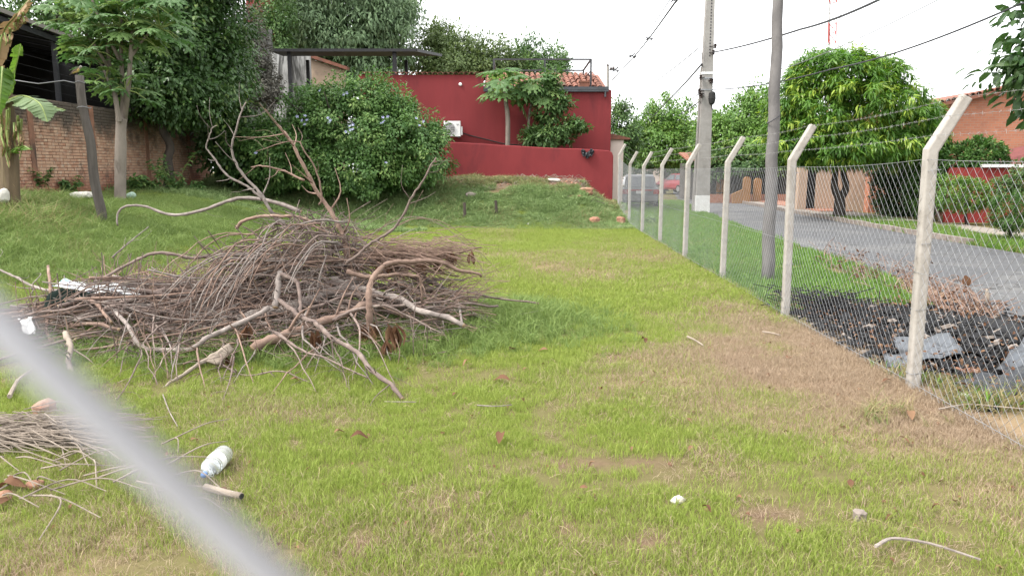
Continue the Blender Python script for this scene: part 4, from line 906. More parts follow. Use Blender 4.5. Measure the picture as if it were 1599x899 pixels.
# papaya tree by the brick wall
tb = G(187, 312, 1.02); tb.z = Hs(tb.x, tb.y) - .05; TY = tb.y
pap = thing('papaya_tree', 'tall many-branched papaya tree with pale trunk before the brick wall', 'tree', tb)
mb = MB(); mb.tube(spline([tb, P(188, 260, TY), P(189, 195, TY), P(190, 185, TY)], 6), [.165] + [.128] * 9 + [.115] * 9, 12, jit=.02); mb.build('trunk', M['bark_grey'], pap, smooth=True)
heads = []
for pts, r_ in (([(186, 190), (180, 150), (172, 110), (166, 60)], .06), ([(191, 190), (192, 150), (190, 100), (188, 45)], .06), ([(194, 190), (200, 140), (204, 90), (207, 45)], .065), ([(197, 150), (205, 90), (215, 40), (228, 5)], .04), ([(178, 150), (160, 105), (148, 92)], .03), ([(172, 110), (140, 60), (112, 35)], .04), ([(190, 100), (160, 40), (140, -10)], .045), ([(204, 90), (230, 55), (250, 45)], .035), ([(188, 60), (190, 10), (192, -40)], .045)):
    q = [P(x, y, TY + .25 * math.sin(x * .3)) for x, y in pts]; mb = MB(); mb.tube(spline(q, 4), [r_ * (1 - .4 * i / (4 * (len(q) - 1))) for i in range(4 * (len(q) - 1) + 1)], 7, jit=.04); mb.build('branch', M['bark_grey'], pap); heads.append(q[-1])
for i, h in enumerate(heads): papaya_head(pap, h, 13 if i != 4 else 8, .62 if i != 4 else .5, .40, 50 + i, (-.55, 1.2))
for k, (x, y) in enumerate(((196, 140), (165, 125), (212, 60), (150, 80), (180, 70))): papaya_head(pap, P(x, y, TY - .1), 7, .5, .36, 70 + k, (-.4, .9))

# papaya in front of the red house, shrub beside it
pb = P(792, 225, 28.8); pb.z = 1.3
pp2 = thing('young_papaya', 'slim papaya with drooping leaves before the red house', 'tree', pb)
mb = MB(); tp = P(789, 132, 28.8); mb.tube(spline([pb, P(793, 190, 28.8), P(790, 160, 28.8), tp], 5), [.10 - .002 * i for i in range(16)], 10); mb.build('trunk', M['bark_grey'], pp2, smooth=True)
papaya_head(pp2, tp, 17, .70, .66, 90, (-.75, 1.15))
pb = P(826, 225, 28.9); pb.z = 1.3
pp3 = thing('small_papaya', 'small dark papaya leaning into the leafy shrub', 'tree', pb)
mb = MB(); tp = P(838, 138, 28.9); mb.tube(spline([pb, P(826, 185, 28.9), tp], 6), [.05] * 13, 8); mb.build('trunk', M['bark_grey'], pp3)
papaya_head(pp3, tp, 14, .62, .5, 91, (-.8, 1.0))
b0 = P(858, 226, 28.7); b0.z = 1.3
tree('leafy_shrub', 'leafy shrub with reddish stems before the red house', b0, P(856, 200, 28.7), [bl(858, 212, 28.6, .95, .32, .5), bl(880, 200, 28.6, .7, .3, .4), bl(852, 175, 28.7, .55, .4, .4), bl(905, 194, 28.6, .35, .22, .3), bl(850, 140, 28.8, .6, .5, .4), bl(870, 160, 28.7, .5, .3, .4), bl(835, 215, 28.6, .45, .3, .4), bl(862, 122, 28.9, .35, .3, .3)], .05, 210, 24, .11, .19, .075, L_['mid'], 41, cat='shrub', bark='bark_grey', dn=.1)

# ------------------------------------------------------------------ street trees
b0 = G(1311, 338, .1)
mt = thing('mango_tree', 'round mango tree with forked dark trunk across the street', 'tree', b0); Ym = b0.y
mb = MB(); f0 = P(1311, 312, Ym)
mb.tube(spline([b0, P(1311, 325, Ym), f0], 4), [.25, .23, .21, .20, .19, .19, .19, .18, .18], 9, jit=.06)
mb.tube(spline([f0, P(1303, 290, Ym), P(1304, 262, Ym), P(1290, 215, Ym)], 4), [.15 - .006 * i for i in range(13)], 8, jit=.06)
mb.tube(spline([f0, P(1321, 292, Ym), P(1318, 262, Ym), P(1345, 205, Ym)], 4), [.15 - .006 * i for i in range(13)], 8, jit=.06)
mb.build('trunk', M['bark_dark'], mt)
bb_ = [bl(1312, 165, Ym, 2.0, 1.75, 2.0), bl(1265, 195, Ym - .4, 1.4, 1.2), bl(1370, 180, Ym - .2, 1.6, 1.4), bl(1420, 205, Ym - .3, 1.15, 1.1), bl(1240, 160, Ym, 1.0, 1.2), bl(1300, 115, Ym, 1.4, .8), bl(1350, 130, Ym, 1.3, .9), bl(1300, 225, Ym - .8, 2.0, .7, 1.4), bl(1385, 228, Ym - .8, 1.5, .6, 1.2), bl(1440, 190, Ym, .7, .8), bl(1235, 215, Ym, .9, .8), bl(1270, 105, Ym, .6, .45)]
C, pos, o, ofn, tint, g = crown_points(bb_, 2100, 1, .05, 77, .76, 1, .15)
per = 22; k = len(C); a_ = g.uniform(0, 2 * PI, (k, per)); e_ = g.uniform(-1.15, .35, (k, per))      # whorls of long drooping leaves at each shoot tip
dirs = np.stack([np.cos(a_) * np.cos(e_), np.sin(a_) * np.cos(e_), np.sin(e_)], -1) + nrmz(C - C.mean(0))[:, None, :] * .35
p2 = (C[:, None, :] + dirs * .04 + g.normal(size=(k, per, 3)) * .05).reshape(-1, 3); t2 = np.clip(np.repeat(np.where(g.uniform(size=k) < .42, .80, .30) + g.uniform(-.2, .2, k), per) + g.uniform(-.15, .15, k * per), 0, 1)
Ls = .27 * g.uniform(.6, 1.2, k * per); leaves('crown', p2, dirs.reshape(-1, 3), np.array([0, 0, 1.0]) + g.normal(size=p2.shape) * .3, Ls, Ls * .20, t2, L_['mango'], mt, droop=.35)
def street_tree(name, label, px, pyb, Y, blobs, r0, nc, L, seed, mat='street', **kw):
    b0 = P(px, pyb, Y); b0.z = 0.0
    return tree(name, label, b0, P(px, 262, Y), blobs, r0, nc, 40, L * 1.25, L, L * .46, L_[mat], seed, **kw)
street_tree('round_street_tree', 'bright green round street tree left of the concrete pole', 1035, 300, 58, [bl(1012, 200, 58, 1.5, 1.7), bl(1035, 185, 58, 1.7, 1.7), bl(1068, 190, 58, 1.7, 1.6), bl(1030, 225, 57, 2.2, 1.5), bl(1070, 230, 57, 1.9, 1.5), bl(995, 225, 57.5, 1.2, 1.4)], .25, 480, .25, 51)
street_tree('tall_street_tree', 'green street tree between the two poles', 1160, 300, 46, [bl(1150, 200, 46, 2.0, 1.6), bl(1190, 185, 46, 1.7, 1.7), bl(1125, 215, 46, 1.5, 1.4), bl(1165, 232, 45.5, 2.6, 1.1), bl(1210, 215, 45, 1.6, 1.8), bl(1178, 160, 46.5, 1.0, .9), bl(1118, 190, 47, .9, .9)], .25, 560, .23, 52)
street_tree('slim_street_tree', 'slim dark tree beside the corner of the red house', 968, 300, 48, [bl(966, 185, 48, .8, 1.2), bl(975, 215, 48, 1.1, 1.3), bl(965, 245, 48, 1.1, 1.0)], .12, 170, .22, 53, mat='mid')
street_tree('low_street_tree', 'low spreading dark tree behind the parked cars', 1040, 300, 66, [bl(1010, 252, 66, 2.2, 1.0), bl(1060, 252, 66, 2.4, 1.1), bl(1090, 245, 65, 2.0, 1.3), bl(980, 252, 66, 1.8, 1.2)], .2, 260, .26, 54, mat='dark')
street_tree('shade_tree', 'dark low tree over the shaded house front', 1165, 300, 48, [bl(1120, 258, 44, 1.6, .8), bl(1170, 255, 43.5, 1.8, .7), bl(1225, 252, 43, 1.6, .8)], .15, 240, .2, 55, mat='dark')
# large-leaved tree reaching in from the side
b0 = Vector((12.4, 13.6, 0))
tree('almond_tree', 'large-leaved tree with reddish leaves reaching in beside the brick house', b0, (12.2, 13.5, 2.2), [((11.4, 13.4, 4.4), (1.7, 1.7, 1.3)), ((9.75, 13.3, 3.55), (1.2, 1.2, .5)), ((9.8, 13.3, 4.3), (.95, 1.1, .4)), ((9.75, 13.3, 5.3), (1.0, 1.1, .45)), ((12.8, 13.6, 5.4), (1.8, 1.8, 1.2)), ((11.4, 13.6, 6.4), (1.7, 1.6, .9)), ((9.3, 13.2, 3.0), (.55, .6, .35))],
     .17, 420, 22, .26, .26, .13, L_['almond'], 61, dn=.5)

# clipped shrubs and hedges across the street
def clipped(name, label, base, blobs, nclump, L, seed, mat, trunk=True, cat='shrub', shell=.86):
    root = thing(name, label, cat, base); C, pos, o, ofn, tint, g = crown_points(blobs, nclump, 26, .07, seed, shell, 1, .04, .03)
    if trunk: mb = MB(); mb.tube([base, Vector(blobs[0][0])], [.05, .035], 7, jit=.05); mb.build('trunk', M['bark_dark'], root)
    Ls = L * g.uniform(.6, 1.3, len(pos)); leaves('crown', pos, o + ofn * .5 + g.normal(size=pos.shape) * .5, np.array([0, 0, 1.0]) + o, Ls, Ls * .5, tint, mat, root); return root
b0 = G(1578, 378, 0); c_ = P(1578, 333, b0.y); clipped('round_topiary', 'round clipped shrub on a short trunk by the far verge', b0, [(tuple(c_), (.40, .40, .42))], 260, .05, 62, L_['hedge'])
b0 = P(1510, 345, 23.6); b0.z = 0
clipped('clipped_hedge', 'bright green clipped hedge against the low red front wall', b0, [bl(1505, 305, 23.4, .75, .5, .5), bl(1530, 302, 23.4, .6, .45, .5), bl(1480, 300, 23.4, .6, .5, .5)], 330, .07, 63, L_['street'])
b0 = P(1470, 345, 24.2); b0.z = 0
clipped('dark_hedge', 'dark green shrub mass beside the red front wall', b0, [bl(1448, 285, 25.5, .7, 1.2, .7), bl(1480, 256, 25.4, .9, .6, .7), bl(1520, 250, 25.3, 1.1, .6, .6), bl(1540, 235, 25.4, .5, .5, .5)], 620, .11, 64, L_['hedge'])
b0 = P(1400, 345, 28); b0.z = 0
clipped('vine_hedge', 'very dark vine covered fence beyond the brick pillar', b0, [bl(1395, 300, 28.6, .9, 1.0, .4), bl(1425, 298, 28.3, .9, 1.0, .4), bl(1400, 265, 28.5, 1.2, .7, .4), bl(1440, 270, 28.2, .9, .8, .4), bl(1420, 325, 28.2, 1.3, .5, .4)], 700, .12, 65, L_['dark'], shell=.5)
b0 = P(1590, 300, 22); b0.z = 0
clipped('flower_shrub', 'loose shrub with pale flowers before the red front wall', b0, [bl(1590, 285, 22, .4, .35), bl(1570, 292, 22.2, .35, .25), bl(1600, 265, 22, .35, .3)], 120, .08, 66, L_['mid'], shell=.4)

# weeds under the brick wall, lush patch at the left
def weed(name, label, base, h, n, seed, mat='papaya', group=None, L=.14):
    root = thing(name, label, 'plant', base, group); g = np.random.default_rng(seed); mb = MB(); pos = []; ax = []
    for k in range(n):
        a = g.uniform(0, 2 * PI); tip = Vector((math.cos(a) * h * g.uniform(.2, .7), math.sin(a) * h * g.uniform(.2, .7), h * g.uniform(.5, 1.1)))
        pt = spline([base, base + tip * .5 + Vector((0, 0, .12 * h)), base + tip], 4); mb.tube(pt, [.010 - .0008 * i for i in range(9)], 4)
        for q in pt[2:]:
            for s in range(4): pos.append(q); ax.append((g.normal(), g.normal(), g.normal() * .3 - .1))
    mb.build('stem', L_['stalk'], root); pos = np.array([tuple(q) for q in pos]); Ls = L * g.uniform(.6, 1.3, len(pos))
    leaves('foliage', pos, np.array(ax), np.array([0, 0, 1.0]) + g.normal(size=pos.shape) * .3, Ls, Ls * .45, g.uniform(size=len(pos)), L_[mat], root); return root
for k, (x, y, h, n_, lb) in enumerate(((232, 303, .5, 12, 'bushy weed with drooping leaves at the foot of the brick wall'), (275, 300, .5, 12, 'dark leafy weed under the dense tree by the brick wall'), (268, 262, 1.1, 9, 'tall thin weed with pale leaves against the brick wall'), (210, 300, .6, 10, 'small weed just behind the papaya trunk'), (305, 300, .4, 10, 'low weed at the corner of the brick wall'), (60, 305, .7, 12, 'weed clump at the foot of the wall beside the banana plant'), (110, 302, .5, 10, 'small weed below the middle of the brick wall'))):
    q = P(x, y, 20.2 + .004 * (x - 187) * 4); q.z = Hs(q.x, q.y) - .02; weed('weed', lb, q, h, n_, 80 + k)

# banana plant at the edge
bb0 = P(12, 292, 13.6); bb0.z = Hs(bb0.x, 13.6) - .05
ban = thing('banana_plant', 'banana plant with torn leaves and hanging dry sheaths', 'plant', bb0)
M['banana_stem'] = surf('banana_stem', (.14, .10, .06), (.085, .062, .040), 6, .85, (.17, .15, .075), 2, bmp=.5, stretch=(1, 1, .2))
mb = MB(); mb.tube(spline([bb0, P(14, 230, 13.6), P(10, 165, 13.6), P(6, 120, 13.6)], 5), [.17 - .005 * i for i in range(16)], 10, jit=.06); mb.build('stem', M['banana_stem'], ban)
M['banana_leaf'] = leaf_mat('banana_leaf', (.080, .155, .030), (.145, .245, .042), (.20, .31, .05), .4, .4)
M['banana_pale'] = leaf_mat('banana_leaf_pale', (.14, .21, .10), (.21, .28, .14), None, .4, .35)
M['banana_dry'] = leaf_mat('banana_dry_leaf', (.19, .12, .065), (.30, .21, .12), None, .85, .2)
def banana_leaf(pts, wd, mat, seed, tear=.5, twist=0.0, tint=.6):
    g = random.Random(seed); sp_ = spline(pts, 8); n = len(sp_); V = []; F = []
    for i in range(n - 1):
        s = i / (n - 1); s2 = (i + 1) / (n - 1); hw = wd * (math.sin(PI * min(1, s * .93 + .07)) ** .6); hw2 = wd * (math.sin(PI * min(1, s2 * .93 + .07)) ** .6)
        if g.random() < tear * .5: hw *= g.uniform(.5, .9)
        d = (sp_[i + 1] - sp_[i]).normalized(); sd_ = d.cross(Vector((math.sin(twist), -math.cos(twist) * .4, 1))).normalized(); up = sd_.cross(d)
        sag = g.uniform(.1, .5); gap = d * (g.uniform(-.01, .0) if g.random() < tear else 0)
        for sg in (-1, 1):
            b_ = len(V); V += [tuple(sp_[i]), tuple(sp_[i + 1]), tuple(sp_[i + 1] + sd_ * sg * hw2 * .96 - up * sag * hw2 + gap + d * .02), tuple(sp_[i] + sd_ * sg * hw - up * sag * hw)]
            F.append((b_, b_ + 1, b_ + 2, b_ + 3) if sg > 0 else (b_ + 3, b_ + 2, b_ + 1, b_))
    o = np_mesh('leaf', V, F, mat, ban, attrs={'tint': np.clip(np.random.default_rng(seed).normal(tint, .12, len(V)), 0, 1)})
    mb = MB(); mb.tube(sp_, [.022 * (1 - .7 * i / n) for i in range(n)], 6); mb.build('midrib', L_['stalk'], o); return o
Yb = 13.6
banana_leaf([P(8, 150, Yb), P(20, 120, Yb - .2), P(28, 90, Yb - .3), P(32, 70, Yb - .3)], .16, M['banana_leaf'], 1, .1, 1.3, .65)
banana_leaf([P(6, 160, Yb), P(35, 150, Yb - .3), P(62, 162, Yb - .5), P(74, 190, Yb - .6)], .26, M['banana_pale'], 2, .9, .2)
banana_leaf([P(6, 165, Yb), P(40, 160, Yb + .3), P(75, 166, Yb + .5), P(102, 172, Yb + .6)], .17, M['banana_pale'], 3, .9, .1)
banana_leaf([P(-10, 150, Yb), P(2, 60, Yb), P(24, 25, Yb - .2), P(60, -15, Yb - .3), P(90, -30, Yb - .4)], .17, M['banana_dry'], 4, .9, .5)
banana_leaf([P(12, 245, Yb), P(22, 232, Yb - .2), P(36, 228, Yb - .3), P(47, 233, Yb - .4)], .15, M['banana_leaf'], 5, .2, .4, .4)
banana_leaf([P(2, 200, Yb), P(-20, 140, Yb), P(-60, 110, Yb), P(-120, 130, Yb)], .30, M['banana_leaf'], 6, .6)
banana_leaf([P(0, 130, Yb), P(4, 105, Yb - .3), P(2, 130, Yb - .5), P(-2, 180, Yb - .6)], .2, M['banana_leaf'], 7, .4, .8, .2)
g_ = random.Random(12)
for k in range(16):                       # dry sheaths hang round the stem and from the old rib
    x0 = g_.uniform(-8, 36); y0 = g_.uniform(165, 205) if k < 11 else g_.uniform(25, 60); ln = g_.uniform(35, 75) if k < 11 else g_.uniform(12, 26)
    if k >= 11: x0 = 8 + (k - 11) * 7; y0 = 52 - (k - 11) * 8
    q = [P(x0 + g_.uniform(-4, 4) * s, y0 + ln * s, Yb - .18 - g_.uniform(0, .15)) for s in (0, .35, .7, 1)]
    o = banana_leaf(q, g_.uniform(.035, .07), M['banana_dry'], 30 + k, .6, g_.uniform(-1, 1), .5); o.name = 'dry_sheath'

# ground cover: long grass at the left, creeping herbs on the mound
c_long = protos('long_tuft', 5, M['grass_lush'], n=30, h=.34, spread=.16, wd=.014, lean=.45, curl=.6)
c_herb = protos('herb_tuft', 5, M['herb'], n=34, h=.13, spread=.16, wd=.022, lean=.7, curl=.6)
put_grass('long_grass', 'long rank grass in front of the brick wall', 11000, (-13, -3.6, 9.5, 23.5), lambda x, y: (x > WX(y) + .1) * np.clip(.25 + .9 * ss((-x - 5) / 3) * (fbm(x, y, 1.4) - .05) + .5 * ss((y - 17) / 3) * 0, 0, 1) * (.35 + .65 * ss((-x - 6.2) / 1.5)), c_long, 5, lambda x, y: .18 + .75 * np.clip(ss((-x - 6.6) / 1.6) * ss((17.5 - y) / 3.5), 0, 1) * fbm(x, y, 1.1) + .15, .2, 31, -.02)
mound_edge = lambda x: 22.0 - .14 * (x + 2) + .25 * np.sin(x * 1.3)
put_grass('creeping_herbs', 'low leafy creeping plants covering the mound before the red wall', 26000, (-8.5, 4.1, 21.2, 27.6), lambda x, y: (x < fence_x(y) - .05) & (y > mound_edge(x)) & ((y < 25.4 + .6 * np.sin(x * 2.1)) | (fbm(x, y, .8) < .46) | (x < -2.6)) & (fbm(x + 5, y, .6) > .27), c_herb, 5, lambda x, y: (.35 + .9 * fbm(x, y, .6)) * (.55 + .45 * ss((y - mound_edge(x)) / 1.6)), .25, 32, tintf=lambda x, y: .05 + .5 * (fbm(x, y, .9) - .3) + .35 * ss((y - 25) / 1))
put_grass('shade_herbs', 'leafy undergrowth in the shade of the trees at the back', 9000, (-12, -2.5, 18.5, 29), lambda x, y: (x > WX(y) + .1) & (y > 20.5) & (fbm(x, y, 1.2) > .36), c_herb, 5, lambda x, y: .6 + .7 * fbm(x, y, .8), .25, 33, tintf=lambda x, y: -.1 + .6 * (fbm(x, y, .9) - .3))
# ------------------------------------------------------------------ poles
PB = G(1095, 333, 0.0); PYY = PB.y
pole = thing('utility_pole', 'tall concrete utility pole with whitewashed base beside the road', 'utility pole', PB)
ptop = P(1108, 0, PYY); pz = ptop.z + 2.2
def rect_tube(mb, a, b, wa, wb, da, db, mi=0):
    a, b = Vector(a), Vector(b); mb.add([a + Vector((sx * wa / 2, sy * da / 2, 0)) for sx, sy in ((-1, -1), (1, -1), (1, 1), (-1, 1))] + [b + Vector((sx * wb / 2, sy * db / 2, 0)) for sx, sy in ((-1, -1), (1, -1), (1, 1), (-1, 1))],
        [(3, 2, 1, 0), (4, 5, 6, 7), (0, 1, 5, 4), (1, 2, 6, 5), (2, 3, 7, 6), (3, 0, 4, 7)], mi)
wz_ = P(1095, 305, PYY).z
tx = PB.x + .02
mb = MB(); rect_tube(mb, (PB.x, PYY, wz_), (tx, PYY, pz), .54, .26, .40, .22); sh = mb.build('shaft', M['pole_concrete'], pole)
mb = MB(); rect_tube(mb, (PB.x, PYY, -.1), (PB.x, PYY, wz_), .56, .55, .42, .41); mb.build('painted_base', M['whitewash'], pole)
mb = MB(); rect_tube(mb, (PB.x - .36, PYY + .02, 0), (tx - .24, PYY + .02, P(1097, 105, PYY).z), .07, .06, .07, .06); mb.build('cable_conduit', M['pole_concrete'], pole)
def pole_w(z): return .54 + (.26 - .54) * (z - wz_) / (pz - wz_)
for k in range(26):                       # row of holes up the face, dark blocks standing in for their inner shade
    zz = P(1105, 88, PYY).z + k * .115
    if zz > pz - .1: break
    mb = MB(); dd_ = .40 + (.22 - .40) * (zz - wz_) / (pz - wz_); mb.box((PB.x + .05, PYY - dd_ / 2 - .001, zz), (.045, .012, .06)); mb.build('bolt_hole_shade', M['dark_metal'], sh)
for y_, hh in ((117, .10), (124, .05), (142, .05)):
    q = P(1103, y_, PYY); wd = pole_w(q.z) + .03; mb = MB(); rect_tube(mb, (PB.x, PYY, q.z), (PB.x, PYY, q.z + hh), wd, wd, wd * .78, wd * .78); mb.build('band', M['wire'] if hh < .08 else M['whitewash'], pole)
M['insul'] = surf('brown_insulator', (.045, .032, .028), (.03, .022, .02), 6, .3, bmp=0)
ins = MB(); ins.lathe([(.02, -.07), (.055, -.06), (.03, -.03), (.06, 0), (.03, .03), (.055, .06), (.02, .07)], 10); ins_me = None
for x_, y_ in ((1094, 121), (1112, 127), (1092, 142), (1093, 146), (1114, 82), (1117, 72), (1110, 126), (1095, 150)):
    q = P(x_, y_, PYY - .25); mb = MB(); mb.lathe([(.02, -.09), (.07, -.07), (.04, -.03), (.075, 0), (.04, .03), (.07, .07), (.02, .09)], 10, Matrix.Translation(q)); mb.tube([q, Vector((PB.x, PYY - .1, q.z))], .015, 5); mb.build('insulator', M['insul'], pole)
q = P(1112, 152, PYY - .2); mb = MB(); mb.lathe([(.06, .22), (.13, .16), (.15, -.05), (.11, -.24), (.03, -.30)], 10, Matrix.Translation(q)); mb.tube([q + Vector((0, 0, -.28)), q + Vector((.03, 0, -.5))], .02, 5); mb.build('splice_box', M['rubber'], pole)
mb = MB(); mb.bar((tx - .9, PYY - .16, pz - .5), (tx + .9, PYY - .16, pz - .5), .1, .12); mb.build('crossarm', M['pole_concrete'], pole)

wb_ = G(1198, 441, 0); wt = P(1219, -40, wb_.y)
wp = thing('grey_round_pole', 'old grey tapering round pole standing just outside the fence', 'pole', wb_)
n_ = 18; pts = [wb_.lerp(Vector((wt.x, wt.y + .1, wt.z + 1.2)), i / n_) - (Vector((0, 0, .2)) if i == 0 else Vector()) + Vector((.012 * math.sin(i * 1.9), 0, 0)) for i in range(n_ + 1)]
mb = MB(); mb.tube(pts, [.098 - .03 * i / n_ for i in range(n_ + 1)], 14, jit=.015); mb.build('shaft', M['old_pole'], wp, smooth=True)
q = P(1208, 186, wb_.y); mb = MB(); mb.tube([q + Vector((math.cos(k * PI / 6) * .088, math.sin(k * PI / 6) * .088, .06 * math.cos(k * PI / 6))) for k in range(13)], .008, 5); mb.build('wire_wrap', M['cable'], wp)
fb = P(949, 262, 66); fb.z = 0
fp = thing('distant_utility_pole', 'distant thin utility pole above the corner of the red house roof', 'utility pole', fb)
ft_ = P(949, 104, 66); mb = MB(); mb.tube([fb, ft_], [.2, .12], 8); mb.build('shaft', M['pole_concrete'], fp)
mb = MB(); mb.bar(P(949, 110, 66), P(958, 109, 66), .07); mb.build('crossarm', M['dark_metal'], fp)
for x_, y_ in ((954, 108), (958, 107), (949, 103)): q = P(x_, y_, 66); mb = MB(); mb.lathe([(.05, -.1), (.13, 0), (.06, .16)], 8, Matrix.Translation(q)); mb.build('insulator', M['insul'], fp)

# ------------------------------------------------------------------ overhead cables
def cable(name, label, pts, r, sag=0.0, mat='cable', group=None):
    A = [Vector(q) for q in pts]; out = []
    for i in range(len(A) - 1):
        n = 16
        for k in range(n + (i == len(A) - 2)): s = k / n; out.append(A[i].lerp(A[i + 1], s) - Vector((0, 0, sag * 4 * s * (1 - s))))
    mb = MB(); mb.tube(out, r, 5); return tag(mb.build(name, M[mat], origin=out[0]), label, 'cable', group)
cable('overhead_cable', 'thick twisted black cable from the concrete pole to the upper sky edge', [P(1113, 82, PYY - .3), P(1250, 46, 20), P(1372, 0, 14.5), P(1560, -90, 10)], .026, .05)
cable('overhead_cable', 'black cable crossing low over the mango tree', [P(1112, 140, PYY - .3), P(1300, 108, 20), P(1594, 6, 12.2), P(1800, -90, 9.5)], .018, .12)
cable('overhead_cable', 'pale cable rising behind the grey round pole to the sky', [P(1112, 129, PYY - .3), P(1240, 102, 22), P(1465, 0, 15), P(1600, -75, 12)], .011, .06, 'cable_grey')
cable('overhead_cable', 'thin faint wire above the mango tree crown', [P(1112, 136, PYY - .3), P(1460, 95, 34)], .012, .10, 'cable_grey')
cable('overhead_cable', 'grey wire sloping from the concrete pole down to the slim tree', [P(1090, 76, PYY - .2), P(966, 160, 60)], .022, .25, 'cable_grey')
cable('overhead_cable', 'faint lower wire below the sloping grey wire', [P(1098, 92, PYY), P(975, 168, 60)], .012, .35, 'cable_grey')
cable('overhead_cable', 'dark bundled cable sloping down into the round street tree', [P(1096, 100, PYY - .2), P(1040, 160, 48), P(1010, 190, 60)], .035, .06)
cable('overhead_cable', 'short dark wire under the insulators by the round street tree', [P(1092, 146, PYY - .2), P(1068, 162, 42)], .018, .03)
cable('overhead_cable', 'dark wire from the lower insulator into the street tree', [P(1093, 158, PYY - .2), P(1062, 178, 44)], .022, .03)
cable('jumper_wire', 'curled jumper wire hanging above the sloping grey wire', [P(1090, 76, PYY - .2), P(1096, 84, PYY - .2), P(1096, 93, PYY - .2)], .014, .02)
za = [P(958, 113, 66), P(984.5, 87, 50), P(1007, 58, 41), P(1046, 0, 30), P(1096, -75, 22)]
cable('power_line', 'upper strand of the spaced power lines above the red house', za, .020, .02, 'cable_grey')
zb_ = [P(953, 128, 66), P(987, 92, 50), P(1011, 63.5, 41), P(1052, 7, 30), P(1101, -62, 22)]
cable('power_line', 'thicker lower strand of the spaced power lines above the red house', zb_, .034, .02)
zc = [P(957, 125, 66), P(990, 88, 50), P(1015, 58, 41), P(1056, 3, 30), P(1106, -66, 22)]
cable('power_line', 'bottom strand of the spaced power lines above the red house', zc, .018, .02, 'cable_grey')
for k, (x_, y_, Y_, lb) in enumerate(((960, 110, 62, 'line spacer nearest the distant utility pole'), (987, 88, 50, 'middle line spacer on the power lines'), (1013, 60, 41, 'upper line spacer on the power lines'), (1052, 1, 30, 'line spacer at the upper edge above the red house'))):
    q = P(x_, y_, Y_); s = Y_ / 50; mb = MB(); mb.bar(q + Vector((-.16 * s, 0, -.10 * s)), q + Vector((.22 * s, 0, .22 * s)), .07 * s); mb.bar(q + Vector((-.2 * s, 0, .03)), q + Vector((.2 * s, 0, -.02)), .06 * s); mb.tube([q + Vector((.12 * s, 0, -.14 * s)), q + Vector((.26 * s, 0, .02))], .05 * s, 6)
    tag(mb.build('line_spacer', M['dark_metal'], origin=q), lb, 'line spacer', 'spacers on the power lines')
q = [P(1066, -20, PYY - 1), P(1067, 5, PYY - 1), P(1069, 15, PYY - 1), P(1072, 6, PYY - 1), P(1073, -20, PYY - 1)]
mb = MB(); mb.tube(spline(q, 5), .012, 5); tag(mb.build('hanging_loop', M['cable_grey']), 'thin wire loop hanging beside the top of the concrete pole', 'wire')
q = [P(1130, -10, PYY - 1), P(1136, 6, PYY - 1), P(1146, 9, PYY - 1), P(1156, 2, PYY - 1), P(1158, -10, PYY - 1)]
mb = MB(); mb.tube(spline(q, 5), .012, 5); tag(mb.build('hanging_loop', M['cable_grey']), 'wire loop sagging between the two poles at the upper edge', 'wire')

# ------------------------------------------------------------------ red and white lattice mast far off
tb0 = P(1295, 262, 150); tb0.z = 0; tt0 = P(1300, -60, 150)
mast = thing('lattice_mast', 'distant red and white lattice mast above the mango tree', 'mast', tb0)
M['mast_red'] = surf('mast_red', (.40, .09, .085), (.32, .075, .07), 2, .6, bmp=0); M['mast_white'] = surf('mast_white', (.55, .55, .56), (.48, .48, .49), 2, .6, bmp=0)
nS = 22; legs = [Vector((-.75, -.45, 0)), Vector((.75, -.45, 0)), Vector((0, .85, 0))]
for k in range(nS):
    s0, s1 = k / nS, (k + 1) / nS; a, c = tb0.lerp(tt0, s0), tb0.lerp(tt0, s1); mb = MB()
    for i in range(3):
        j = (i + 1) % 3; mb.tube([a + legs[i], c + legs[i]], .12, 5); mb.tube([a + legs[i], c + legs[j]], .07, 4); mb.tube([a + legs[i], a + legs[j]], .06, 4)
    mb.build('section', M['mast_red'] if (k // 2) % 2 else M['mast_white'], mast)
q = P(1309, 70, 150); mb = MB(); mb.tube([(q.x, 150, q.z - 2), (q.x, 150, q.z + 8.5)], .10, 5); mb.bar((q.x, 150, q.z), (tb0.x + 1.4, 150, q.z - 1.5), .09); mb.build('antenna', M['mast_white'], mast)

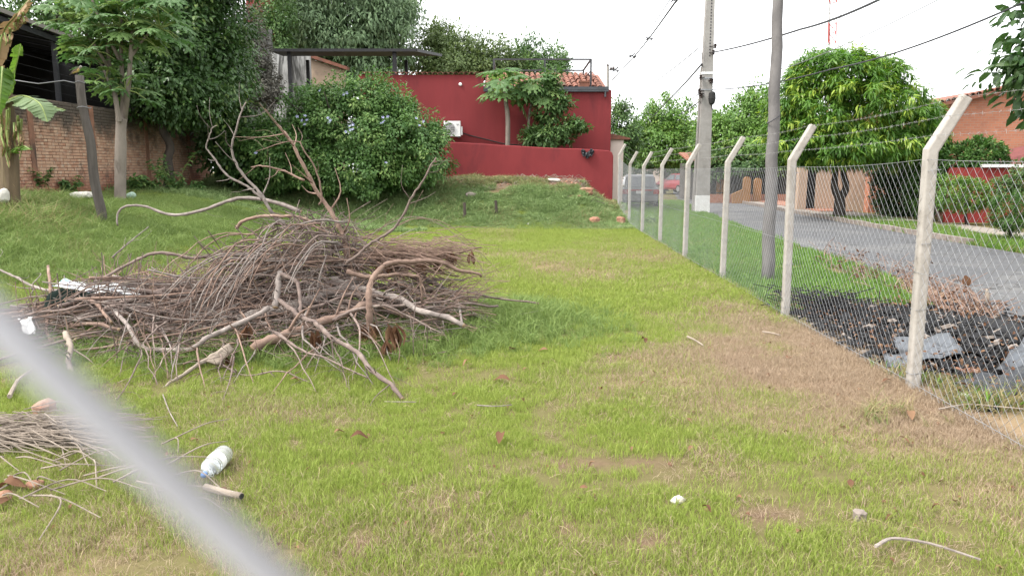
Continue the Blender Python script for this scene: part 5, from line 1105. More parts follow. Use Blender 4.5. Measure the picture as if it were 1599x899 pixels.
# ------------------------------------------------------------------ vehicles
M['glass'] = surf('tinted_glass', (.10, .11, .12), (.07, .08, .09), 2, .12, spec=.6, bmp=0)
M['car_grey'] = surf('grey_car_paint', (.105, .108, .115), (.085, .088, .095), 2, .3, spec=.6, bmp=0)
M['car_red'] = surf('red_car_paint', (.30, .035, .045), (.25, .03, .04), 2, .28, spec=.6, bmp=0)
M['lamp_red'] = surf('red_lamp', (.30, .02, .02), (.22, .015, .015), 9, .25, spec=.6, bmp=0); M['lamp_clear'] = surf('clear_lamp', (.6, .6, .6), (.5, .5, .5), 9, .2, bmp=0)
M['plate'] = surf('number_plate', (.60, .60, .60), (.54, .54, .54), 9, .4, bmp=0); M['rim'] = surf('alloy_rim', (.35, .35, .36), (.3, .3, .31), 9, .35, metal=.6, bmp=0)
def car(name, label, loc, rz, paint, L=4.2, W=1.72, Hh=1.48, hood=1.0):
    """rear of the car at local -y"""
    root = thing(name, label, 'car', (0, 0, 0)); xs_ = lambda y, z: 0
    sec = [(-.50 * L, .42, .80, .90), (-.49 * L, .30, .92, .96), (-.40 * L, .26, .96, 1.0), (-.1 * L, .25, .95, 1.0), (.2 * L, .25, .92, 1.0), (.40 * L, .27, .86, .97), (.48 * L, .32, .74, .90), (.50 * L, .42, .62, .82)]
    mb = MB(); ring = []
    for y, zb, zt, wf in sec:
        hw = W / 2 * wf; ring.append([(-hw * .9, y, zb), (-hw, y, zb + .15), (-hw, y, (zb + zt) / 2 + .08), (-hw * .94, y, zt), (hw * .94, y, zt), (hw, y, (zb + zt) / 2 + .08), (hw, y, zb + .15), (hw * .9, y, zb)])
    n = 8; mb.add([q for r_ in ring for q in r_], [(i * n + j, i * n + (j + 1) % n, (i + 1) * n + (j + 1) % n, (i + 1) * n + j) for i in range(len(sec) - 1) for j in range(n)] + [tuple(range(n)), tuple((len(sec) - 1) * n + j for j in range(n - 1, -1, -1))])
    body = mb.build('body', paint, root, smooth=False); bv = body.modifiers.new('edge', 'BEVEL'); bv.width = .05; bv.segments = 3
    cab = [(-.475 * L, .90, .86), (-.40 * L, Hh - .05, .72), (-.30 * L, Hh, .72), (.02 * L, Hh - .02, .72), (.22 * L, .90, .84)]
    mb = MB(); V = []
    for y, z, wf in cab: hw = W / 2 * wf; V += [(-hw, y, z), (hw, y, z)]
    for y in (-.475 * L, .22 * L): V += [(-W / 2 * .9, y, .86), (W / 2 * .9, y, .86)]
    mb.add(V, [(0, 1, 3, 2), (2, 3, 5, 4), (4, 5, 7, 6), (6, 7, 9, 8), (0, 2, 4, 6, 8), (9, 7, 5, 3, 1), (0, 8, 12, 10), (11, 13, 9, 1), (10, 11, 1, 0), (8, 9, 13, 12)])
    cb = mb.build('cabin', paint, root); bv = cb.modifiers.new('edge', 'BEVEL'); bv.width = .04; bv.segments = 2
    def pane(nm, pts, mat='glass', par=None): q = MB(); q.prism([Vector(p_) for p_ in pts], (Vector(pts[1]) - Vector(pts[0])).cross(Vector(pts[2]) - Vector(pts[1])).normalized() * .012); return q.build(nm, M[mat] if isinstance(mat, str) else mat, par or root)
    y0, y1, z0, z1 = -.475 * L, -.40 * L, .90, Hh - .05; e = .012
    f = lambda s: (y0 + (y1 - y0) * s - e * 1.2, z0 + (z1 - z0) * s)
    ya, za_ = f(.10); yb, zb2 = f(.88); pane('rear_window', [(-W * .375, ya, za_), (W * .375, ya, za_), (W * .325, yb, zb2), (-W * .325, yb, zb2)])
    for sx in (-1, 1):
        for (p0, p1, p2, p3) in (((-.42, .96), (-.16, .96), (-.16, Hh - .10), (-.37, Hh - .12)), ((-.13, .96), (.16, .96), (.02, Hh - .10), (-.13, Hh - .10))):
            pts = [(sx * (W / 2 * (.855 - .12 * (z - .9) / (Hh - .9)) + .006), y * L, z) for y, z in (p0, p1, p2, p3)]; pane('side_window', pts if sx > 0 else pts[::-1])
        mb = MB(); mb.box((sx * W * .41, -.495 * L, .76), (.26, .07, .20), ch=.02); mb.build('tail_light', M['lamp_red'], root)
        mb = MB(); mb.box((sx * W * .38, .487 * L, .66), (.34, .10, .14), ch=.02); mb.build('headlight', M['lamp_clear'], root)
        mb = MB(); mb.box((sx * (W / 2 + .09), .14 * L, .98), (.18, .12, .12), ch=.03); mb.build('wing_mirror', paint, root)
        for yw in (-.31, .31):
            Mw = Matrix.Translation((sx * (W / 2 - .09), yw * L, .31)) @ Matrix.Rotation(R(90), 4, 'Y'); mb = MB(); mb.lathe([(.19, -.1), (.29, -.1), (.31, -.06), (.31, .06), (.29, .1), (.19, .1)], 20, Mw); wh = mb.build('wheel', M['rubber'], root)
            mb = MB(); mb.lathe([(.05, -.105), (.19, -.11), (.19, .11), (.05, .105)], 16, Mw); mb.build('rim', M['rim'], wh)
    mb = MB(); mb.box((0, -.508 * L, .47), (W * .93, .14, .22), ch=.04); mb.build('rear_bumper', M['greyplastic'] if paint is M['car_grey'] else paint, root)
    mb = MB(); mb.box((0, .508 * L, .42), (W * .9, .12, .26), ch=.04); mb.build('front_bumper', paint, root)
    mb = MB(); mb.box((0, -.503 * L, .74), (.40, .03, .13)); mb.build('number_plate', M['plate'], root)
    if paint is M['car_grey']: mb = MB(); mb.box((0, -.499 * L, .83), (W * .62, .04, .07)); mb.build('light_bar', M['lamp_red'], root)
    root.location = loc; root.rotation_euler = (0, 0, rz); return root
car('parked_car', 'dark grey hatchback parked on the verge behind the fence end', Vector((P(1005, 300, 34).x, 35.6, .02)), R(-6), M['car_grey'], 4.1, 1.68, 1.52)
car('parked_car', 'small red car parked farther along the road', Vector((P(1061, 300, 54).x + .3, 56, .12)), R(24), M['car_red'], 3.7, 1.62, 1.44)

# low buildings where the road disappears
for k, (x0, x1, yt, Y, mt_, lb) in enumerate(((975, 1030, 262, 78, 'pale', 'pale distant house front beyond the parked grey car'), (1030, 1075, 266, 84, 'beige', 'beige distant house beyond the red car'))):
    a, c = P(x0, yt, Y), P(x1, yt, Y); h_ = thing('distant_house', lb, 'house', ((a.x + c.x) / 2, Y, 0)); mb = MB(); mb.box(((a.x + c.x) / 2, Y + 1.5, a.z / 2), (c.x - a.x, 3, a.z)); mb.build('wall', M[mt_], h_)
    mb = MB(); mb.prism([(a.x - .3, Y - .4, a.z), (c.x + .3, Y - .4, a.z), (c.x + .3, Y + 2, a.z + 1.1), (a.x - .3, Y + 2, a.z + 1.1)], (0, 0, .1)); mb.build('roof', M['tile'], h_)
    for s in (.25, .7): mb = MB(); mb.box((a.x + (c.x - a.x) * s, Y - .03, 1.1), (.8, .07, 1.0)); mb.build('window', M['dark_metal'], h_)
# ------------------------------------------------------------------ brush pile
M['stick1'] = surf('stick_bark', (.21, .160, .137), (.120, .088, .078), 14, .9, (.30, .245, .21), 4, (.52, .72), .4, 60, kind='Object', rand=.22)
M['stick2'] = surf('grey_stick_bark', (.235, .20, .18), (.140, .118, .106), 14, .9, (.33, .29, .26), 4, (.52, .72), .4, 60, kind='Object', rand=.22)
M['stick3'] = surf('reddish_stick_bark', (.235, .160, .125), (.140, .092, .072), 14, .9, (.33, .24, .185), 4, (.52, .72), .4, 60, kind='Object', rand=.22)
M['pale_wood'] = surf('pale_cut_wood', (.30, .25, .20), (.22, .18, .145), 8, .9, (.15, .12, .095), 3, (.5, .7), .3, 50)
M['cut_end'] = surf('cut_end', (.40, .29, .19), (.32, .22, .14), 30, .85, bmp=.2)
SM = ['stick1', 'stick2', 'stick3']
def shoots(mb, pts, r0, g, n, ln, lo=.2, up=.3):
    for _ in range(n):
        s = g.uniform(lo, .97); i = int(s * (len(pts) - 1)); q = pts[i]; d = (pts[min(i + 1, len(pts) - 1)] - pts[i - 1]).normalized()
        o = Vector((g.gauss(0, 1), g.gauss(0, 1), g.gauss(up, .8))); o = (o - d * o.dot(d)).normalized(); L = ln * g.uniform(.4, 1.2); r = r0 * (1 - .7 * s) * .55
        e1 = q + (d * .6 + o) * L * .5; e2 = e1 + (d * .9 + o * .6 + Vector((g.uniform(-.4, .4), g.uniform(-.4, .4), g.uniform(-.5, .3)))) * L * .5
        mb.tube(spline([q, e1, e2], 3), [max(r * (1 - .13 * k), .0016) for k in range(7)], 5)
def branch(label, pts, r0, r1, seed, mat, nsh=4, ln=.3, group='cut branches heaped in the brush pile', name='cut_branch', up=.3, n=6):
    g = random.Random(seed); sp_ = spline(pts, n); k = len(sp_); mb = MB()
    Lt = sum((sp_[i + 1] - sp_[i]).length for i in range(k - 1)); wv = [Vector((g.gauss(0, 1), g.gauss(0, 1), g.gauss(0, 1))) for _ in range(5)]
    sp_ = [q + (Vector((g.gauss(0, 1), g.gauss(0, 1), g.gauss(0, 1))) * r0 * .16 + (wv[0] * math.sin(7 * i / k * 2) + wv[1] * math.sin(11 * i / k * 2 + 1)) * min(.004 * Lt, .007)) * (0 < i < k - 1) for i, q in enumerate(sp_)]
    mb.tube(sp_, [(r0 + (r1 - r0) * i / (k - 1)) * (1 + .12 * math.sin(i * 2.3 + seed)) for i in range(k)], 7, jit=.10, rg=g); mb.m[-2] = mb.m[-1] = 1       # pale cut ends
    if nsh: shoots(mb, sp_, r0, g, nsh, ln, up=up)
    return tag(mb.build(name, [M[mat], M['cut_end']], origin=sp_[0], smooth=True), label, 'branch', group)
def PP(l): return [P(x, y, Y) for x, y, Y in l]
K = [
 ('tall crooked branch rising highest from the middle of the brush pile', [(548, 420, 7.9), (540, 385, 7.9), (529, 352, 7.9), (498, 304, 7.9), (470, 250, 7.8), (448, 212, 7.8), (434, 195, 7.8)], .042, .014, 'stick3', 7, .45),
 ('curved tall branch reaching the top left above the brush pile', [(445, 352, 8.3), (425, 330, 8.3), (404, 302, 8.3), (376, 266, 8.3), (362, 232, 8.3), (372, 190, 8.3), (384, 160, 8.3)], .030, .009, 'stick2', 5, .35),
 ('thin bent branch crossing before the flowering bush', [(475, 282, 7.9), (445, 268, 7.9), (415, 260, 7.8), (392, 261, 7.8)], .018, .007, 'stick3', 2, .25),
 ('long forked twig arching high beside the tall branch', [(498, 320, 7.7), (500, 285, 7.7), (480, 240, 7.7), (462, 222, 7.7), (432, 226, 7.7), (400, 236, 7.7)], .014, .004, 'stick3', 4, .3),
 ('branch hooking up by the brick wall at the far left of the tangle', [(410, 312, 8.6), (384, 290, 8.6), (358, 276, 8.6), (336, 250, 8.6), (322, 230, 8.6), (330, 205, 8.6), (338, 196, 8.6)], .022, .006, 'stick2', 4, .25),
 ('straight bare branch leaning right up to the red wall', [(541, 412, 7.4), (556, 398, 7.4), (582, 380, 7.4), (620, 349, 7.4), (645, 305, 7.4), (668, 270, 7.4), (681, 246, 7.4)], .024, .010, 'stick1', 5, .28),
 ('thick pale branch arching over the front of the pile', [(752, 432, 7.3), (730, 424, 7.25), (705, 417, 7.2), (670, 407, 7.1), (630, 408, 7.0), (598, 418, 6.9), (580, 440, 6.8), (574, 475, 6.7), (579, 515, 6.7)], .018, .044, 'stick3', 3, .3),
 ('short branch bent down at a right angle', [(541, 424, 7.0), (575, 432, 7.0), (610, 430, 7.0), (648, 430, 7.0), (657, 440, 7.0), (659, 472, 7.0)], .032, .014, 'stick3', 1, .15),
 ('long straight pole running down to the front grass', [(430, 468, 6.8), (470, 492, 6.5), (509, 518, 6.2), (547, 545, 5.9), (590, 582, 5.6), (628, 622, 5.3)], .034, .022, 'stick1', 5, .35),
 ('thick log lying along the right end of the pile', [(520, 440, 7.7), (560, 450, 7.6), (600, 460, 7.5), (650, 480, 7.3), (724, 508, 6.95)], .062, .035, 'stick2', 2, .25),
 ('long curved branch hooking over the left of the pile', [(184, 352, 9.2), (184, 336, 9.2), (196, 322, 9.2), (222, 321, 9.2), (266, 336, 9.1), (317, 327, 9.0), (372, 311, 8.9), (425, 314, 8.8), (470, 330, 8.7)], .014, .034, 'stick2', 3, .3),
 ('pale split stake pointing toward the front left', [(246, 611, 5.55), (285, 585, 5.8), (325, 560, 6.0), (358, 540, 6.2)], .014, .034, 'pale_wood', 0, 0),
 ('dark branch sticking out at the far left of the pile', [(150, 470, 8.0), (110, 455, 8.3), (60, 450, 8.6), (30, 435, 8.8), (0, 422, 9.0), (-30, 410, 9.1)], .028, .014, 'stick2', 7, .5),
 ('thick grey log through the heart of the pile', [(300, 520, 7.0), (380, 500, 7.1), (450, 480, 7.2), (520, 455, 7.5), (570, 430, 7.8)], .085, .060, 'stick2', 2, .3),
 ('thick reddish log showing at the front of the pile', [(395, 545, 6.3), (450, 520, 6.5), (510, 500, 6.7), (575, 475, 7.0)], .065, .045, 'stick3', 3, .3),
 ('cut log end pointing left from the pile', [(128, 500, 7.1), (170, 482, 7.2), (210, 466, 7.3), (260, 450, 7.5)], .044, .030, 'stick1', 1, .2),
 ('forked branch bending down at the left front', [(180, 485, 7.0), (205, 520, 6.6), (235, 545, 6.4), (290, 545, 6.3), (340, 520, 6.4), (420, 480, 6.7)], .026, .032, 'stick2', 3, .3),
 ('bleached branch stub standing near the lens wire', [(102, 520, 6.4), (110, 540, 6.2), (108, 570, 6.0), (120, 600, 5.8)], .034, .024, 'pale_wood', 2, .2),
 ('curved branch along the left edge of the pile', [(75, 415, 8.2), (80, 470, 7.6), (72, 510, 7.1), (80, 535, 6.9)], .020, .026, 'stick3', 2, .2),
 ('long branch lying level across the left half', [(30, 476, 7.6), (90, 468, 7.6), (150, 440, 7.7), (215, 405, 7.8), (245, 395, 7.8), (300, 402, 7.9), (330, 398, 8.0)], .018, .026, 'stick1', 3, .25),
 ('slender branch sloping up behind the leaning post', [(175, 402, 8.6), (200, 380, 8.8), (232, 354, 9.0)], .014, .008, 'stick2', 1, .2),
 ('smooth branch arching over the pile crest', [(368, 356, 8.0), (385, 343, 8.0), (420, 337, 8.0), (460, 338, 8.0), (500, 350, 8.0)], .026, .020, 'stick3', 2, .2),
 ('upright stump branch in front of the pile crest', [(437, 425, 7.0), (434, 445, 6.9), (430, 480, 6.7)], .034, .040, 'stick2', 1, .15),
 ('drooping branch beside the upright stump', [(440, 428, 6.95), (462, 440, 6.9), (468, 460, 6.8), (470, 495, 6.6)], .028, .022, 'stick1', 1, .15),
 ('lower branch running right under the arching one', [(520, 500, 6.7), (560, 482, 6.7), (600, 478, 6.7), (640, 495, 6.7), (690, 520, 6.6)], .022, .010, 'stick1', 4, .3),
 ('forked twig reaching out over the front grass', [(430, 520, 6.2), (470, 545, 5.95), (520, 565, 5.8), (575, 590, 5.6)], .018, .007, 'stick1', 6, .35),
 ('curling twig at the very front of the pile', [(330, 560, 6.1), (380, 585, 5.8), (440, 580, 5.7), (490, 600, 5.6)], .014, .005, 'stick1', 6, .35),
 ('thin whip arching past the right end', [(560, 420, 7.6), (600, 370, 7.7), (640, 345, 7.8), (690, 345, 7.9), (740, 385, 7.9), (780, 425, 8.0)], .008, .003, 'stick3', 3, .3),
 ('second thin whip arching past the right end', [(555, 400, 7.9), (590, 360, 8.0), (640, 340, 8.1), (700, 355, 8.2), (745, 410, 8.1), (765, 455, 8.0)], .008, .003, 'stick1', 3, .3),
 ('broken straight stick at the right tip of the pile', [(590, 416, 8.1), (640, 405, 8.0), (700, 398, 7.95), (752, 386, 7.9)], .018, .012, 'stick3', 2, .2),
]
for i, (lb, pts, r0, r1, mt_, ns, ln) in enumerate(K): branch(lb, PP(pts), r0 * .74, r1 * .74, 300 + i, mt_, ns + (2 if ns else 0), ln * 1.15)
def pile_h(x, y):
    return .88 * math.exp(-((x + 2.15) / .9) ** 2 - ((y - 8.1) / 1.15) ** 2) + .56 * math.exp(-((x + 4.0) / 1.15) ** 2 - ((y - 7.6) / 1.0) ** 2) + .36 * math.exp(-((x + 1.0) / .8) ** 2 - ((y - 7.9) / .9) ** 2)
g = random.Random(77)
def heap_stick(g, rad, Lr, lvl, cx=None):
    a = g.choice([0, 0, 1]) * g.uniform(-1.4, 1.4) + g.gauss(.15, .42); L = g.uniform(*Lr)
    x0 = g.gauss(-2.95, 1.2) if cx is None else cx; x0 = min(max(x0, -4.9), -.8); y0 = g.gauss(7.75, .6); y0 = min(max(y0, 6.3), 9.2); bow = g.gauss(0, .12) * L; lv = g.uniform(*lvl); pts = []
    tilt = g.gauss(0, .17)
    for s in (-.5, -.25, 0, .25, .5):
        x = x0 + math.cos(a) * L * s - math.sin(a) * bow * (1 - 4 * s * s); y = y0 + math.sin(a) * L * s * .8 + math.cos(a) * bow * (1 - 4 * s * s)
        zg = Hs(x, y); pts.append(Vector((x, y, zg + min(1.12 * pile_h(x, y) + .16, max(.02, lv * .9 * (.35 * pile_h(x0, y0) + .65 * pile_h(x, y)) + tilt * L * s + g.uniform(-.03, .03))))))
    return pts
TONE = {'stick1': 'brown', 'stick2': 'grey', 'stick3': 'reddish', 'pale_wood': 'pale'}
def where(q):
    x = 799.5 + FPX * q.x / (q.y * math.cos(PITCH) + (CAM_H - q.z) * math.sin(PITCH))
    a = 'left tip' if x < 130 else 'left end' if x < 210 else 'left half' if x < 300 else 'left middle' if x < 380 else 'middle' if x < 450 else 'right middle' if x < 520 else 'right half' if x < 590 else 'right end' if x < 660 else 'right tip'
    b_ = 'at the front of' if q.y < 7.0 else 'toward the front of' if q.y < 7.5 else 'in the midst of' if q.y < 8.0 else 'toward the back of' if q.y < 8.5 else 'at the back of'
    return a, b_
for k in range(165):
    u = g.random(); r0 = .028 if u < .14 else (.016 if u < .45 else .009); r0 *= g.uniform(.75, 1.25); mt_ = g.choice(SM)
    pts = heap_stick(g, r0, (1.0, 2.6) if u < .45 else (.8, 2.4), (.35, 1.12)); pts = [q + Vector((0, .8, .06)) if u < .14 and pts[2].y < 7.2 else q for q in pts]; a, b_ = where(pts[2])
    ns = g.randint(1, 5); ll = (pts[-1] - pts[0]).length
    branch('%s %s %s %s stick %s the brush pile, %s' % ('stout' if u < .14 else ('medium' if u < .45 else 'thin'), 'long' if ll > 1.7 else 'short' if ll < 1.2 else 'middling', 'twiggy' if ns > 3 else 'forked' if ns > 1 else 'bare', TONE[mt_], b_, a), pts, r0, r0 * g.uniform(.3, .6), 1000 + k, mt_, ns, g.uniform(.25, .6), name='brush_stick', n=4)
# combed, drooping rods on the crest
for k in range(46):
    x0 = g.uniform(380, 545); y0 = g.uniform(345, 415); dx = g.uniform(60, 170); Y0 = g.uniform(7.1, 8.2); dy = g.uniform(50, 120); mt_ = g.choice(SM)
    pts = PP([(x0, y0, Y0), (x0 - dx * .4, y0 + dy * .12 - 8, Y0 - .15), (x0 - dx * .75, y0 + dy * .45, Y0 - .4), (x0 - dx, y0 + dy, Y0 - .65)])
    for q in pts: q.z = max(q.z, Hs(q.x, q.y) + .03)
    a, b_ = where(pts[1]); ns = g.randint(0, 2); branch('slender %s %s %s rod drooping %s the pile crest, %s' % ('long' if dx > 125 else 'short' if dx < 90 else 'middling', 'bare' if ns == 0 else 'forked' if ns == 1 else 'twiggy', TONE[mt_], b_, a), pts, g.uniform(.006, .013), .004, 1300 + k, mt_, ns, .2, name='drooping_rod', n=4)
# forked twigs spreading over the grass in front
for k in range(38):
    x0 = g.uniform(210, 600); y0 = g.uniform(480, 535); Y0 = G(x0, y0 + 40, 0).y + .5; Y0 = min(Y0, 7.0); dx = g.gauss(0, 60); dy = g.uniform(15, 75); mt_ = g.choice(SM)
    a0 = P(x0, y0, Y0); e = G(x0 + dx, y0 + 30 + dy, .04); a0.z = max(a0.z, .08); m_ = a0.lerp(e, .5) + Vector((g.gauss(0, .08), g.gauss(0, .08), g.uniform(.02, .16)))
    a, b_ = where(e); branch('%s forked %s %s twig spreading onto the grass before the pile, %s' % ('long' if (e - a0).length > .9 else 'short' if (e - a0).length < .65 else 'middling', 'bent' if abs(dx) > 50 else 'straight', TONE[mt_], a), [a0, m_, e], g.uniform(.008, .015), .003, 1500 + k, mt_, g.randint(3, 7), g.uniform(.2, .4), name='forked_twig', n=5, up=.15)
M['twig_dark'] = surf('dark_twig', (.150, .112, .098), (.082, .060, .053), 14, .9, (.24, .195, .165), 4, (.5, .7), .2)  # darker than the sticks: shade inside the heap is put into the colour
# fine twigs nobody could count
tw_ = MB(); g = random.Random(99)
for k in range(2100):
    lv = (.1, 1.08); pts = heap_stick(g, .004, (.4, 1.3), lv); r = g.uniform(.0022, .006)
    if k % 4 == 0:                         # some stand up out of the heap
        q = pts[2]; d = Vector((g.gauss(0, .35), g.gauss(0, .3), 1)).normalized(); L = g.uniform(.15, .45); pts = [q, q + d * L * .5 + Vector((g.uniform(-.03, .03), 0, 0)), q + d * L]
    tw_.tube(spline(pts, 2), r, 4, cap=False, mi=g.choice((0, 0, 0, 1, 2, 2)))
for k in range(420):                       # crest thicket
    x0 = g.uniform(330, 560); y0 = g.uniform(325, 430); Y0 = g.uniform(7.6, 8.7); q = P(x0, y0, Y0); q.z = min(q.z, Hs(q.x, q.y) + 1.15 * pile_h(q.x, q.y) + .05); d = Vector((g.gauss(-.2, .8), g.gauss(0, .5), g.gauss(.15, .5))).normalized(); L = g.uniform(.3, .8)
    tw_.tube(spline([q - d * L / 2, q + Vector((0, 0, .06)), q + d * L / 2], 2), g.uniform(.0025, .006), 4, cap=False)
tag(tw_.build('brush_twigs', [M['twig_dark'], M['stick2'], M['stick3']], origin=(PX, PY, 0)), 'mass of fine dry twigs filling the brush pile', 'twigs', kind='stuff')
tw2 = MB()
for k in range(420):
    x0 = g.uniform(150, 330); Y0 = g.uniform(8.2, 9.6); q = P(x0, 440, Y0); q.z = Hs(q.x, q.y) + g.uniform(0, .25); d = Vector((g.gauss(0, .8), g.gauss(0, .5), g.gauss(.25, .4))).normalized(); L = g.uniform(.2, .6)
    tw2.tube([q, q + d * L * .5 + Vector((0, 0, .03)), q + d * L], [.005, .004, .002], 4, cap=False)
for k in range(120):                       # wiry whips at the right end
    q = Vector((g.uniform(-1.4, -.5), g.uniform(7.4, 8.8), 0)); q.z = Hs(q.x, q.y) + g.uniform(.05, .35); d = Vector((g.uniform(.2, 1), g.gauss(0, .4), g.uniform(.1, .8))).normalized(); L = g.uniform(.3, .9)
    tw2.tube(spline([q, q + d * L * .5, q + d * L - Vector((0, 0, .2 * L))], 3), [.004] * 4 + [.0025] * 3, 4, cap=False)
for k in range(420):                       # combed reddish brush at the right end
    x0 = g.uniform(535, 690); y0 = g.gauss(400, 13); q = P(x0, y0, g.uniform(7.7, 8.4)); d = Vector((g.uniform(.5, 1), g.gauss(0, .3), g.gauss(-.05, .18))).normalized(); L = g.uniform(.25, .7)
    tw2.tube([q, q + d * L * .5 + Vector((0, 0, .03)), q + d * L], [.005, .0045, .002], 4, cap=False)
tag(tw2.build('scattered_twigs', M['stick3'], origin=(PX, PY + 1, 0)), 'dry reddish twigs fringing the back and right end of the pile', 'twigs', kind='stuff')

# dead leaves hanging on the branches, and leaf litter
def dead_leaf_mesh(seed, curl=.4):
    g = random.Random(seed); V = []; F = []; n = 5
    for i in range(n + 1):
        s = i / n; w_ = .28 * math.sin(PI * min(.98, s * .9 + .06)); z = curl * .5 * math.sin(s * 2.6) ** 2
        V += [(s, -w_, z + curl * w_ * .8), (s, 0, z - .02), (s, w_ * g.uniform(.8, 1.1), z + curl * w_ * g.uniform(.4, 1.0))]
    for i in range(n): q = i * 3; F += [(q, q + 3, q + 4, q + 1), (q + 1, q + 4, q + 5, q + 2)]
    me = bpy.data.meshes.new('dead_leaf'); me.from_pydata(V, [], F); at = me.attributes.new('tint', 'FLOAT', 'POINT'); at.data.foreach_set('value', [g.uniform(.1, 1)] * len(V)); me.materials.append(L_['brown'])
    me.polygons.foreach_set('use_smooth', [True] * len(F)); return me
DL = [dead_leaf_mesh(k, .25 + .12 * k) for k in range(6)]
def clump(label, px, py, Y, h, n, seed):
    top = P(px, py, Y); root = thing('dead_leaf_cluster', label, 'dead leaves', top, 'dead leaves left on the brush pile'); g = random.Random(seed)
    for k in range(n):
        o = bpy.data.objects.new('dead_leaf', g.choice(DL)); COL.objects.link(o); o.parent = root; o.location = (g.gauss(0, .022), g.gauss(0, .022), g.uniform(-.03, .03)); s = h * g.uniform(.7, 1.1); o.scale = (s, s * .55, s * .5); o.rotation_euler = (g.uniform(0, 6.3), R(90) + g.gauss(0, .16), g.uniform(0, 6.3))
clump('bunch of brown dead leaves hanging under the arched branch', 579, 507, 6.7, .22, 10, 1)
clump('orange-brown folded dead leaves at the tip over the grass', 614, 508, 6.5, .20, 9, 2)
clump('dead leaves low beside the hanging bunch', 604, 535, 6.4, .16, 8, 3)
clump('dark dead leaves low in the front of the pile', 490, 520, 6.4, .18, 9, 4)
clump('dead leaves on the front grass under the pole', 505, 590, 5.8, .14, 6, 5)
clump('reddish dead leaves at the right tip of the pile', 705, 396, 7.9, .13, 14, 6)
clump('dead leaves caught on the broken stick', 735, 394, 7.9, .11, 12, 7)
clump('brown dead leaves in the left heart of the pile', 390, 510, 6.6, .22, 9, 8)
clump('dead leaves drooping beside the upright stump', 660, 400, 7.9, .18, 7, 9)
clump('withered leaves at the foot of the pale stake', 355, 560, 6.1, .14, 6, 10)
g = random.Random(15)
for k, (x, y, Y) in enumerate(((585, 395, 8.1), (610, 402, 8.0), (635, 398, 8.1), (655, 405, 7.9), (600, 412, 7.8), (560, 405, 8.2), (682, 400, 8.0))): clump('reddish dead foliage on the right end of the pile, %s' % ('innermost cluster', 'second cluster', 'middle cluster', 'cluster beside the stump leaves', 'lowest cluster', 'cluster behind the tall branch', 'outermost cluster')[k], x, y, Y, .15, 16, 40 + k)
g = random.Random(5)
LIT = [(797, 545, .17, 'flat brown leaf on the lush grass right of the pile'), (841, 547, .13, 'upright brown leaf right of the pile'), (770, 590, .20, 'long brown leaf on the open lawn'), (723, 569, .12, 'small orange leaf right of the pile'), (575, 684, .15, 'curled pale brown leaf on the open lawn'), (779, 694, .15, 'pale dry leaf near the middle of the lawn'), (432, 641, .09, 'dark red leaf left of the long pole tip'), (1228, 560, .14, 'orange leaf on the dry grass'), (1376, 598, .11, 'brown leaf beside the nearest fence post foot'), (1424, 655, .15, 'orange leaf below the nearest fence post'), (1008, 538, .14, 'brown leaf at the edge of the dry patch'), (940, 607, .07, 'tiny brown leaf on the dry lawn'), (1328, 748, .10, 'pale leaf on the lawn right of centre'), (1420, 692, .11, 'dark red leaf by the fence grass tuft'), (706, 612, .08, 'little brown leaf left of the long brown leaf'), (538, 672, .10, 'brown leaf beside the curled one'), (1110, 800, .08, 'brown leaf near the white stone'), (40, 765, .20, 'big brown leaf at the left edge of the straw'), (20, 780, .18, 'orange leaf at the left border'), (905, 763, .06, 'dark leaf fragment on the lawn'), (1000, 600, .07, 'small leaf on the bare spot'), (470, 598, .12, 'brown leaf under the front twigs')]
for k, (x, y, s, lb) in enumerate(LIT):
    q = G(x, y, .03); q.z = Hs(q.x, q.y) + .035; o = bpy.data.objects.new('fallen_leaf', DL[k % 6]); COL.objects.link(o); o.location = q; s *= .72; o.scale = (s, s * .9, s * .8); o.rotation_euler = (g.gauss(0, .22), g.gauss(-.1, .2), g.uniform(0, 6.3)); tag(o, lb, 'leaf', 'fallen leaves on the lawn')
pts_ = []
lx, ly, gg = sample(5200, -5, 4.0, 2.0, 20, 91); kp = infov(lx, ly) & (lx < fence_x(ly)) & (gg.uniform(size=5200) < .25 + .75 * dry_field(lx, ly)); lx, ly = lx[kp], ly[kp]
c_lit = bpy.data.collections.new('litter_bits')
for k in range(4):
    me = DL[k].copy(); o = bpy.data.objects.new('leaf_bit', me); c_lit.objects.link(o)
scatter('leaf_litter', 'tiny dry leaf bits and chaff strewn over the lawn', np.stack([lx, ly, H(lx, ly) + .012], -1), gg.uniform(.02, .05, len(lx)), np.zeros(len(lx)), c_lit, 4, .4, 92, 'litter')
bx_, by_, gg = sample(1500, 3.2, 6.0, 5.2, 9.4, 93); kp = (bx_ > fence_x(by_) + .05) & (bx_ < 5.9); bx_, by_ = bx_[kp], by_[kp]
scatter('charred_leaf_litter', 'brown dead leaves strewn over the burnt heap', np.stack([bx_, by_, gg.uniform(.02, .14, len(bx_))], -1), gg.uniform(.02, .055, len(bx_)), np.zeros(len(bx_)), c_lit, 4, .6, 94, 'litter')
